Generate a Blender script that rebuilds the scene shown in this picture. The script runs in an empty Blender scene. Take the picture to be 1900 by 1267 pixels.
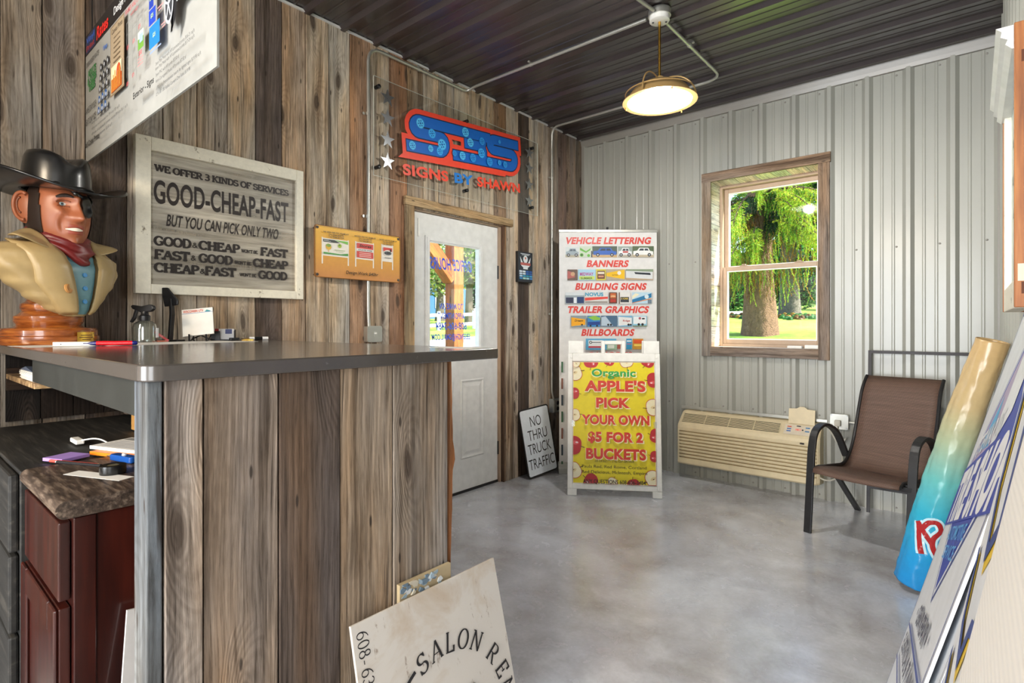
import bpy, bmesh, math, random, os
from math import sin, cos, pi, radians as rad
from mathutils import Vector, Matrix, noise
random.seed(7)
scn = bpy.context.scene
COL = scn.collection
# ------------------------------------------------------------------ camera
cam = bpy.data.cameras.new('camera'); camo = bpy.data.objects.new('camera', cam); COL.objects.link(camo)
cam.sensor_width = 36; cam.sensor_fit = 'HORIZONTAL'
cam.lens = 1014.14/1900*36; cam.shift_y = -30.05/1900; cam.clip_start = .02; cam.clip_end = 300
camo.location = (2.87, -4.45, 1.25); camo.rotation_euler = (rad(90), 0, rad(40.193))
scn.camera = camo
# ------------------------------------------------------------------ exposure, sky, sun, daylight and fill light
vs = scn.view_settings
scn.display_settings.display_device = 'sRGB'
vs.view_transform = 'Standard'; vs.look = 'None'; vs.gamma = 1; vs.use_curve_mapping = False
vs.exposure = 0.68
W = bpy.data.worlds.new('sky'); scn.world = W; W.use_nodes = True
wn = W.node_tree; wn.nodes.clear()
sky = wn.nodes.new('ShaderNodeTexSky'); sky.sky_type = 'NISHITA'; sky.sun_disc = False
sky.sun_elevation = rad(48); sky.sun_rotation = rad(60); sky.dust_density = 2.0; sky.air_density = 1.0
bg = wn.nodes.new('ShaderNodeBackground'); bg.inputs[1].default_value = .42
wo = wn.nodes.new('ShaderNodeOutputWorld')
wn.links.new(sky.outputs[0], bg.inputs[0]); wn.links.new(bg.outputs[0], wo.inputs[0])
def sun(direction, energy, color):
    l = bpy.data.lights.new('sun', 'SUN'); l.energy = energy; l.color = color; l.angle = rad(.6)
    o = bpy.data.objects.new('sun', l); COL.objects.link(o)
    o.rotation_euler = Vector(direction).to_track_quat('-Z', 'Y').to_euler(); return o
sun((-.74, -.22, -.64), 8.0, (1, .95, .84))
def area(name, loc, direction, sx, sy, power, color):
    l = bpy.data.lights.new(name, 'AREA'); l.shape = 'RECTANGLE'; l.size = sx; l.size_y = sy; l.energy = power; l.color = color
    o = bpy.data.objects.new(name, l); COL.objects.link(o); o.location = loc
    o.rotation_euler = Vector(direction).to_track_quat('-Z', 'Y').to_euler(); return o
# daylight that comes in through the wide glazed shop door behind the photographer
area('shop_door_daylight', (1.5, -10.05, 1.45), (0, 1, .02), 2.8, 2.6, 340, (.90, .95, 1))
area('added_side_fill', (2.96, -5.5, 1.5), (-1, .15, 0), 1.5, 1.5, 42, (.92, .96, 1))  # fill light added at the right wall to brighten the planks, no window there
# the shop's other pendants hang behind the photographer
area('pendant_light_rear', (1.9, -7.2, 2.6), (-.2, .5, -1), .9, .9, 90, (1, .82, .60))
# ------------------------------------------------------------------ node helpers
def hexc(h):
    h = h.lstrip('#'); h = h if len(h) == 6 else ''.join(q*2 for q in h); c = [int(h[i:i+2], 16)/255 for i in (0, 2, 4)]
    return tuple((x/12.92 if x <= .04045 else ((x+.055)/1.055)**2.4) for x in c)
def rgba(c):
    if isinstance(c, str): c = hexc(c)
    return (c[0], c[1], c[2], 1)
class NT:
    def __init__(s, name):
        s.m = bpy.data.materials.new(name); s.m.use_nodes = True; s.t = s.m.node_tree; s.t.nodes.clear()
        s.out = s.t.nodes.new('ShaderNodeOutputMaterial')
    def n(s, typ, props=None, **inp):
        nd = s.t.nodes.new('ShaderNode'+typ)
        for k, v in (props or {}).items(): setattr(nd, k, v)
        for k, v in inp.items():
            key = int(k[1:]) if k[0] == '_' and k[1:].isdigit() else k.replace('_', ' ')
            sk = nd.inputs[key]
            if isinstance(v, bpy.types.NodeSocket): s.t.links.new(v, sk)
            else: sk.default_value = v
        return nd
    def math(s, op, a, b=0.0, clamp=False):
        return s.n('Math', {'operation': op, 'use_clamp': clamp}, _0=a, _1=b).outputs[0]
    def vmul(s, v, vec): return s.n('VectorMath', {'operation': 'MULTIPLY'}, _0=v, _1=vec).outputs[0]
    def vadd(s, a, b): return s.n('VectorMath', {'operation': 'ADD'}, _0=a, _1=b).outputs[0]
    def noise(s, vec, scale, detail=4, rough=.55, dist=0):
        return s.n('TexNoise', None, Vector=vec, Scale=scale, Detail=detail, Roughness=rough, Distortion=dist).outputs[0]
    def ramp(s, fac, stops):
        nd = s.n('ValToRGB', None, Fac=fac); e = nd.color_ramp.elements
        e[0].position, e[0].color = stops[0][0], rgba(stops[0][1])
        e[1].position, e[1].color = stops[-1][0], rgba(stops[-1][1])
        for p, c in stops[1:-1]:
            x = e.new(p); x.color = rgba(c)
        return nd.outputs[0]
    def mr(s, v, a, b, c, d): return s.n('MapRange', None, _0=v, _1=a, _2=b, _3=c, _4=d).outputs[0]
    def mix(s, f, a, b, bt='MIX'):
        nd = s.n('Mix', {'data_type': 'RGBA', 'blend_type': bt})
        for i, v in ((0, f), (6, a), (7, b)):
            if isinstance(v, bpy.types.NodeSocket): s.t.links.new(v, nd.inputs[i])
            else: nd.inputs[i].default_value = v if i == 0 else rgba(v)
        return nd.outputs[2]
    def attr(s, name): return s.n('Attribute', {'attribute_name': name})
    def obj(s): return s.n('TexCoord').outputs['Object']
    def bump(s, h, strength, dist=.002): return s.n('Bump', None, Height=h, Strength=strength, Distance=dist).outputs[0]
    def bsdf(s, color, rough=.5, metal=0.0, normal=None, **kw):
        b = s.n('BsdfPrincipled')
        for k, v in (('Base Color', color), ('Roughness', rough), ('Metallic', metal)):
            if isinstance(v, bpy.types.NodeSocket): s.t.links.new(v, b.inputs[k])
            else: b.inputs[k].default_value = rgba(v) if k == 'Base Color' else v
        if normal is not None: s.t.links.new(normal, b.inputs['Normal'])
        for k, v in kw.items():
            k = k.replace('_', ' ')
            if isinstance(v, bpy.types.NodeSocket): s.t.links.new(v, b.inputs[k])
            else: b.inputs[k].default_value = v
        s.t.links.new(b.outputs[0], s.out.inputs[0]); return b
def plain(name, color, rough=.5, metal=0.0, vary=.08, scale=18, bump=0.0, **kw):
    t = NT(name); v = t.noise(t.obj(), scale, 4)
    c = t.mix(1.0, color, t.ramp(v, [(.25, (1-vary,)*3), (.75, (1+vary,)*3)]), 'MULTIPLY')
    nm = t.bump(t.noise(t.obj(), scale*6, 3), bump, .001) if bump else None
    t.bsdf(c, t.mr(v, .2, .8, max(0, rough-.05), min(1, rough+.05)), metal, nm, **kw); return t.m
M = {}
def wood(name, dark=.40, fine=1.0, knots=1.0, rough=.8, bump=.5):
    """weathered board: 'tone' is the board's own colour, 'g' runs across, along and into it"""
    t = NT(name); g = t.attr('g').outputs['Vector']; tone = t.attr('tone').outputs['Color']
    w = t.n('TexNoise', None, Vector=t.vmul(g, (5, 1.1, 5)), Scale=1.0, Detail=2).outputs['Color']
    gw = t.vadd(g, t.vmul(t.vadd(w, (-.5, -.5, -.5)), (.05, 0, .05)))
    kn = t.n('TexVoronoi', {'feature': 'F1', 'voronoi_dimensions': '2D'}, Vector=t.vadd(t.vmul(g, (4.8, 1.5, 0.0)), t.vmul(w, (.35, .35, 0))), Scale=1.0, Randomness=1.0).outputs['Distance']
    pull = t.math('MULTIPLY', t.mr(kn, 0, .30, 1, 0), .10)
    ring = t.n('TexWave', {'wave_type': 'BANDS', 'bands_direction': 'X'}, Vector=t.vadd(t.vmul(gw, (1, .04, 1)), t.n('CombineXYZ', None, X=pull, Y=0.0, Z=0.0).outputs[0]), Scale=22*fine, Distortion=2.6, Detail=3.0, Detail_Scale=1.5).outputs['Fac']
    fineg = t.noise(t.vmul(gw, (180*fine, 7.0, 60)), 1.0, 6, .68)
    streak = t.noise(t.vmul(gw, (30, .8, 20)), 1.0, 5, .65)
    stain = t.noise(t.vmul(gw, (11, .45, 9)), 1.0, 3, .6)
    blotch = t.noise(t.vmul(g, (8, 2.2, 5)), 1.0, 5, .65); tint = t.noise(t.vmul(gw, (9, .9, 5)), 1.0, 3, .55)
    c = t.mix(1.0, tone, t.ramp(tint, [(.34, (.86, .93, 1.05)), (.5, (1, 1, 1)), (.68, (1.14, .98, .80))]), 'MULTIPLY')
    c = t.mix(1.0, c, t.ramp(fineg, [(.30, (.34, .31, .28)), (.45, (.88, .87, .86)), (.57, (1.06, 1.06, 1.06)), (.72, (1.5, 1.48, 1.46))]), 'MULTIPLY')
    c = t.mix(.22, c, t.mix(1.0, c, t.ramp(ring, [(.1, (.55, .50, .46)), (.6, (1.15, 1.15, 1.15))]), 'MULTIPLY'))
    c = t.mix(1.0, c, t.ramp(streak, [(.30, (dark, dark*.92, dark*.84)), (.46, (1, 1, 1)), (.72, (1.22, 1.21, 1.19))]), 'MULTIPLY')
    c = t.mix(1.0, c, t.ramp(stain, [(.30, (dark*.8, dark*.72, dark*.66)), (.42, (1, 1, 1))]), 'MULTIPLY')
    c = t.mix(1.0, c, t.ramp(blotch, [(.3, (.62, .60, .58)), (.5, (1, 1, 1)), (.72, (1.2, 1.22, 1.25))]), 'MULTIPLY')
    crack = t.noise(t.vmul(gw, (95, 1.5, 30)), 1.0, 3, .55)
    c = t.mix(t.mr(crack, .28, .36, .85, 0), c, (.03, .022, .017))
    dots = t.n('TexVoronoi', {'feature': 'F1', 'voronoi_dimensions': '2D'}, Vector=t.vmul(g, (9, 2.2, 0.0)), Scale=1.0, Randomness=1.0).outputs['Distance']
    c = t.mix(t.math('MULTIPLY', t.mr(dots, .022, .04, .85, 0), knots), c, (.03, .022, .017))
    kmask = t.mr(kn, .050, .085, 1*knots, 0)
    c = t.mix(t.math('MULTIPLY', kmask, .8), c, (.05, .034, .024))
    halo = t.mr(kn, .07, .19, .42*knots, 0)
    c = t.mix(t.math('MULTIPLY', halo, t.mr(t.math('SINE', t.math('MULTIPLY', kn, 190.0)), -1, 1, .1, 1)), c, (.09, .065, .05))
    h = t.math('ADD', t.math('ADD', fineg, t.math('MULTIPLY', crack, .8)), t.math('MULTIPLY', ring, .35))
    t.bsdf(c, rough, 0, t.bump(h, bump, .003), Specular_IOR_Level=.3)
    M[name] = t.m
wood('barn_wood'); wood('planed_wood', dark=.8, fine=.8, knots=.7, rough=.6, bump=.25)
def tonemat(name, rough=.5, metal=0.0, **kw):
    t = NT(name); v = t.noise(t.obj(), 40, 3)
    c = t.mix(1.0, t.attr('tone').outputs['Color'], t.ramp(v, [(.2, (.95, .95, .95)), (.8, (1.05, 1.05, 1.05))]), 'MULTIPLY')
    t.bsdf(c, rough, metal, **kw); M[name] = t.m
tonemat('print', .42); tonemat('gloss_print', .22); tonemat('painted', .38); tonemat('matte_print', .7)
for a in (('white_paint', '#e6e6e4', .45), ('white_plastic', '#f0efe9', .4), ('beige_plastic', '#d8c8a4', .45), ('dark_plastic', '#17171a', .38),
          ('black_metal', '#1d1c1d', .42), ('grey_plastic', '#8d9294', .45), ('paper', '#e9e7e2', .75), ('brown_trim', '#4a4039', .6),
          ('vinyl_tan', '#b39a82', .5), ('rubber', '#16161a', .6), ('sheet_white', '#e9edf2', .35), ('cord_grey', '#c9c5b8', .5)):
    M[a[0]] = plain(a[0], hexc(a[1]), a[2])
M['black_iron'] = plain('black_iron', hexc('#2a2728'), .5, .3)
M['galv'] = plain('galv', hexc('#c4c4bd'), .38, .75, .06)
M['steel'] = plain('steel', hexc('#b9bcc0'), .3, 1.0, .05)
M['brass'] = plain('brass', hexc('#d9aa4c'), .25, 1.0, .05)
M['lamp_tan'] = plain('lamp_tan', hexc('#c7a46c'), .4, .35, .05)
M['counter_laminate'] = plain('counter_laminate', hexc('#4c4743'), .24, 0.0, .05, 60, Coat_Weight=.5, Coat_Roughness=.12)
def glassmat(name, tint=(1, 1, 1), rough=0.0, mixf=.9):
    t = NT(name)
    tr = t.n('BsdfTransparent', None, Color=rgba(tint)); gl = t.n('BsdfGlossy', None, Color=(1, 1, 1, 1), Roughness=.03+rough)
    fr = t.math('POWER', t.n('LayerWeight', None, Blend=.5).outputs['Facing'], 4.0); fac = t.math('MULTIPLY', t.math('ADD', t.math('MULTIPLY', fr, .9), .045), mixf, True)
    mx = t.n('MixShader', None, _0=fac, _1=tr.outputs[0], _2=gl.outputs[0]); t.t.links.new(mx.outputs[0], t.out.inputs[0]); M[name] = t.m
glassmat('pane', (.97, .985, .98), 0, .35); glassmat('acrylic', (.985, .99, .985), .02, 1.2); glassmat('bottle_glass', (.9, .93, .92), .02, 1.5)
glassmat('wrap', (.93, .95, .97), .12, 2.5)
def emit(name, color, strength):
    t = NT(name); e = t.n('Emission', None, Color=rgba(color), Strength=strength); t.t.links.new(e.outputs[0], t.out.inputs[0]); M[name] = t.m
# painted ribbed steel of the walls and the ceiling
def steelwall(name, c, rough, coat, vary=.06):
    t = NT(name); o = t.obj(); v = t.noise(t.vmul(o, (3, 3, .8)), 1.6, 4); f = t.noise(o, 260, 2)
    col = t.mix(1.0, c, t.ramp(v, [(.25, (1-vary,)*3), (.75, (1+vary,)*3)]), 'MULTIPLY')
    t.bsdf(col, t.mr(v, .2, .8, rough-.06, rough+.06), 0, t.bump(f, .12, .0006), Coat_Weight=coat, Coat_Roughness=.2, Specular_IOR_Level=.6); M[name] = t.m
steelwall('wall_steel', hexc('#a4a49b'), .40, .25); steelwall('ceiling_steel', hexc('#3c3536'), .33, .5, .12); steelwall('trim_steel', hexc('#8e8a82'), .45, .2)
# concrete
t = NT('concrete'); o = t.obj()
b1 = t.noise(o, 1.3, 6, .62, .4); b2 = t.noise(o, 5.5, 6, .65, .3); b3 = t.noise(o, 60, 4); b4 = t.noise(o, .5, 3)
c = t.ramp(b1, [(.28, '#aaa7a3'), (.45, '#c2c2c5'), (.6, '#d2d5db'), (.78, '#e8edf3')])
c = t.mix(.5, c, t.ramp(b2, [(.3, '#75706a'), (.5, '#9a9a9b'), (.72, '#cfd3d8')]), 'OVERLAY')
c = t.mix(1.0, c, t.ramp(b3, [(.3, (.93,)*3), (.7, (1.05,)*3)]), 'MULTIPLY')
t.bsdf(c, t.mr(b2, .25, .75, .34, .16), 0, t.bump(b2, .10, .004), Coat_Weight=.35, Coat_Roughness=.14, Specular_IOR_Level=.55); M['concrete'] = t.m
# ------------------------------------------------------------------ mesh builder
class MB:
    def __init__(s): s.v = []; s.f = []; s.mi = []; s.tn = []; s.g = []; s.sm = []
    def add(s, vs_, fs, mat=0, tone=(.5, .5, .5), g=None, smooth=False):
        if isinstance(tone, str): tone = hexc(tone)
        b = len(s.v); s.v += [tuple(x) for x in vs_]
        s.g += [tuple(x) for x in g] if g is not None else [tuple(x) for x in vs_]
        for i, f in enumerate(fs):
            s.f.append(tuple(b+k for k in f)); s.mi.append(mat); s.tn.append(tone[i] if isinstance(tone, list) else tone); s.sm.append(smooth)
        return s
    def box(s, a, b, mat=0, tone=(.5, .5, .5), T=None, axis=None, rnd=None):
        x0, y0, z0 = a; x1, y1, z1 = b
        v = [(x0, y0, z0), (x1, y0, z0), (x1, y1, z0), (x0, y1, z0), (x0, y0, z1), (x1, y0, z1), (x1, y1, z1), (x0, y1, z1)]
        g = None
        if axis is not None:
            sz = (abs(x1-x0), abs(y1-y0), abs(z1-z0)); oth = sorted([k for k in range(3) if k != axis], key=lambda k: -sz[k])
            r = rnd if rnd is not None else (random.uniform(0, 40), random.uniform(0, 40), random.uniform(0, 40))
            g = [(p[oth[0]]+r[0], p[axis]+r[1], p[oth[1]]+r[2]) for p in v]
        if T is not None: v = [T @ Vector(p) for p in v]
        return s.add(v, [(0, 3, 2, 1), (4, 5, 6, 7), (0, 1, 5, 4), (1, 2, 6, 5), (2, 3, 7, 6), (3, 0, 4, 7)], mat, tone, g)
    def prism(s, pts, d0, d1, axis='y', mat=0, tone=(.5, .5, .5), T=None, smooth=False, caps=True, side_mat=None):
        """extrude a 2-D outline; axis y: (x, z), axis z: (x, y), axis x: (y, z)"""
        def P(p, d):
            q = {'y': (p[0], d, p[1]), 'z': (p[0], p[1], d), 'x': (d, p[0], p[1])}[axis]
            return T @ Vector(q) if T is not None else q
        n = len(pts); v = [P(p, d0) for p in pts]+[P(p, d1) for p in pts]
        area2 = sum(pts[i][0]*pts[(i+1) % n][1]-pts[(i+1) % n][0]*pts[i][1] for i in range(n))
        ccw = area2 > 0; flip = ccw ^ (d1 > d0) ^ (axis == 'y')
        a = tuple(range(n)); b = tuple(range(n, 2*n))
        if caps:
            s.add(v, [a if flip else a[::-1]], mat, tone); s.f[-1:] = s.f[-1:]
            base = len(s.v)-2*n
            s.f.append(tuple(base+k for k in (b[::-1] if flip else b))); s.mi.append(mat); s.tn.append(hexc(tone) if isinstance(tone, str) else tone); s.sm.append(False)
        else: base = len(s.v); s.add(v, [], mat, tone)
        for i in range(n):
            j = (i+1) % n; q = (i, j, n+j, n+i)
            s.f.append(tuple(base+k for k in (q[::-1] if flip else q))); s.mi.append(mat if side_mat is None else side_mat); s.tn.append(hexc(tone) if isinstance(tone, str) else tone); s.sm.append(smooth)
        return s
    def tube(s, path, r, seg=8, mat=0, tone=(.5, .5, .5), caps=True, closed=False, flat=None, up=None, xa=None):
        """round (or flat: half-width, half-thickness) bar swept along a path; r may be a list"""
        P = [Vector(p) for p in path]; n = len(P); R = r if isinstance(r, (list, tuple)) else [r]*n
        vs_ = []; ref = None
        for i in range(n):
            a = P[i-1] if (i or closed) else P[0]; b = P[(i+1) % n] if (i < n-1 or closed) else P[-1]
            tdir = (b-a).normalized()
            if xa is not None: ref = Vector(xa).cross(tdir)
            elif up is not None: ref = Vector(up)
            elif ref is None: ref = Vector((0, 0, 1)) if abs(tdir.z) < .9 else Vector((1, 0, 0))
            x = tdir.cross(ref)
            if x.length < 1e-5: x = tdir.cross(Vector((.3, .9, .2)))
            x.normalize(); y = x.cross(tdir).normalized()
            if up is None and xa is None: ref = y
            if flat: q = [(-flat[0], -flat[1]), (flat[0], -flat[1]), (flat[0], flat[1]), (-flat[0], flat[1])]
            else: q = [(R[i]*cos(2*pi*k/seg), R[i]*sin(2*pi*k/seg)) for k in range(seg)]
            vs_ += [P[i]+x*c+y*d for c, d in q]
        m = 4 if flat else seg; fs = []
        for i in range(n if closed else n-1):
            for k in range(m):
                A = i*m+k; B = i*m+(k+1) % m; C = ((i+1) % n)*m
                fs.append((A, B, C+(k+1) % m, C+k))
        s.add(vs_, fs, mat, tone, smooth=not flat)
        if caps and not closed:
            b0 = len(s.v)-n*m
            for f in (tuple(range(m))[::-1], tuple(range((n-1)*m, n*m))):
                s.f.append(tuple(b0+k for k in f)); s.mi.append(mat); s.tn.append(hexc(tone) if isinstance(tone, str) else tone); s.sm.append(False)
        return s
    def lathe(s, prof, seg=32, mat=0, tone=(.5, .5, .5), T=None, caps=True):
        n = len(prof); v = []
        for r, z in prof:
            for k in range(seg):
                p = Vector((r*cos(2*pi*k/seg), r*sin(2*pi*k/seg), z)); v.append(T @ p if T is not None else p)
        f = [(i*seg+k, i*seg+(k+1) % seg, (i+1)*seg+(k+1) % seg, (i+1)*seg+k) for i in range(n-1) for k in range(seg)]
        if caps:
            if prof[0][0] > 1e-4: f.append(tuple(range(seg))[::-1])
            if prof[-1][0] > 1e-4: f.append(tuple(range((n-1)*seg, n*seg)))
        return s.add(v, f, mat, tone, smooth=True)
    def ball(s, c, r, seg=16, rings=10, mat=0, tone=(.5, .5, .5), T=None):
        rx, ry, rz = (r, r, r) if not isinstance(r, (tuple, list)) else r
        v = []; c = Vector(c)
        for i in range(rings+1):
            th = pi*i/rings
            for k in range(seg):
                ph = 2*pi*k/seg; p = c+Vector((rx*sin(th)*cos(ph), ry*sin(th)*sin(ph), -rz*cos(th))); v.append(T @ p if T is not None else p)
        f = [(i*seg+k, i*seg+(k+1) % seg, (i+1)*seg+(k+1) % seg, (i+1)*seg+k) for i in range(rings) for k in range(seg)]
        return s.add(v, f, mat, tone, smooth=True)
    def grid(s, fn, nu, nv, mat=0, tone=(.5, .5, .5), smooth=True, flip=False, closed_u=False):
        v = [fn(i/(nu if closed_u else nu-1), j/(nv-1)) for j in range(nv) for i in range(nu)]; f = []
        for j in range(nv-1):
            for i in range(nu if closed_u else nu-1):
                k = (i+1) % nu; q = (j*nu+i, j*nu+k, (j+1)*nu+k, (j+1)*nu+i); f.append(q[::-1] if flip else q)
        return s.add(v, f, mat, tone, smooth=smooth)
    def build(s, name, mats, parent=None, bevel=0, sharp=40, solid=0, sub=0, weld=False):
        off = OFFS.get(parent.name) if parent is not None else None
        if off is not None: s.v = [(a-off[0], b-off[1], c-off[2]) for a, b, c in s.v]
        me = bpy.data.meshes.new(name); me.from_pydata(s.v, [], s.f); me.update()
        if not isinstance(mats, (list, tuple)): mats = [mats]
        for m in mats: me.materials.append(M[m] if isinstance(m, str) else m)
        me.polygons.foreach_set('material_index', s.mi)
        a = me.attributes.new('tone', 'FLOAT_COLOR', 'FACE')
        a.data.foreach_set('color', [x for c in s.tn for x in (c[0], c[1], c[2], 1.0)])
        a = me.attributes.new('g', 'FLOAT_VECTOR', 'POINT'); a.data.foreach_set('vector', [x for c in s.g for x in c])
        me.polygons.foreach_set('use_smooth', s.sm)
        if any(s.sm) and sharp: me.set_sharp_from_angle(angle=rad(sharp))
        o = bpy.data.objects.new(name, me); COL.objects.link(o)
        if parent is not None: o.parent = parent
        if off is not None: OFFS[o.name] = off
        if weld: o.modifiers.new('weld', 'WELD').merge_threshold = .0004
        if solid:
            md = o.modifiers.new('solid', 'SOLIDIFY'); md.thickness = solid; md.offset = 0
        if sub:
            md = o.modifiers.new('sub', 'SUBSURF'); md.levels = sub; md.render_levels = sub
        if bevel:
            md = o.modifiers.new('bevel', 'BEVEL'); md.width = bevel; md.segments = 2; md.limit_method = 'ANGLE'; md.angle_limit = rad(35)
        return o
def tag(o, label=None, cat=None, group=None, kind=None):
    for k, v in (('label', label), ('category', cat), ('group', group), ('kind', kind)):
        if v: o[k] = v
    return o
OFFS = {}
def thing(name, label, cat, mat=None, group=None, kind=None, off=None):
    '''off: where the thing's base lies in the frame its parts are drawn in'''
    o = bpy.data.objects.new(name, None); COL.objects.link(o); o.empty_display_size = .1
    if off is not None: mat = (mat or Matrix()) @ Matrix.Translation(off); OFFS[o.name] = tuple(off)
    if mat is not None: o.matrix_world = mat
    return tag(o, label, cat, group, kind)
def TR(x, y, z, rz=0, rx=0, ry=0):
    return Matrix.Translation((x, y, z)) @ Matrix.Rotation(rad(rz), 4, 'Z') @ Matrix.Rotation(rad(rx), 4, 'X') @ Matrix.Rotation(rad(ry), 4, 'Y')
def struct(o): o['kind'] = 'structure'; return o
# ------------------------------------------------------------------ flat graphics and lettering
FONT = bpy.data.fonts[0] if len(bpy.data.fonts) else None
_tc = {}
def text2d(s, bold=0.0):
    """outline of a line of text, cap height 1, from x = 0"""
    if (s, bold) in _tc: return _tc[(s, bold)]
    cu = bpy.data.curves.new('t', 'FONT'); cu.body = s; cu.size = 1; cu.offset = bold; cu.space_character = 1+1.4*bold; cu.resolution_u = 5; cu.fill_mode = 'FRONT'
    o = bpy.data.objects.new('t', cu); COL.objects.link(o)
    dg = bpy.context.evaluated_depsgraph_get(); dg.update()
    ev = o.evaluated_get(dg); me = ev.to_mesh()
    vs_ = [(v.co.x, v.co.y) for v in me.vertices]; fs = [tuple(p.vertices) for p in me.polygons]
    ev.to_mesh_clear(); bpy.data.objects.remove(o); bpy.data.curves.remove(cu)
    if not vs_: vs_ = [(0, 0)]
    x0 = min(v[0] for v in vs_); k = 1/.69
    vs_ = [((v[0]-x0)*k, v[1]*k) for v in vs_]
    r = (vs_, fs, max(v[0] for v in vs_)); _tc[(s, bold)] = r; return r
def arc(cx, cy, rx, ry, a0, a1, n=10):
    return [(cx+rx*cos(rad(a0+(a1-a0)*i/n)), cy+ry*sin(rad(a0+(a1-a0)*i/n))) for i in range(n+1)]
def ribbon(pts, w, closed=False, cap=0):
    """quads along a polyline; w = width or function of direction"""
    n = len(pts); L = []; Rr = []
    P = [Vector(p) for p in pts]
    for i in range(n):
        a = P[i-1] if (i or closed) else P[i]; b = P[(i+1) % n] if (i < n-1 or closed) else P[i]
        d1 = (P[i]-a); d2 = (b-P[i])
        if d1.length < 1e-9: d1 = d2
        if d2.length < 1e-9: d2 = d1
        d1 = d1.normalized(); d2 = d2.normalized(); d = d1+d2
        d = d1 if d.length < 1e-6 else d.normalized()
        nn = Vector((-d.y, d.x)); k = 1/max(.45, d.dot(d1)); ww = (w(d) if callable(w) else w)/2*k
        off = Vector((0, 0))
        if cap and not closed and i in (0, n-1): off = d*(-cap if i == 0 else cap)
        L.append(tuple(P[i]+nn*ww+off)); Rr.append(tuple(P[i]-nn*ww+off))
    return [(L[i], Rr[i], Rr[(i+1) % n], L[(i+1) % n]) for i in range(n if closed else n-1)]
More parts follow.
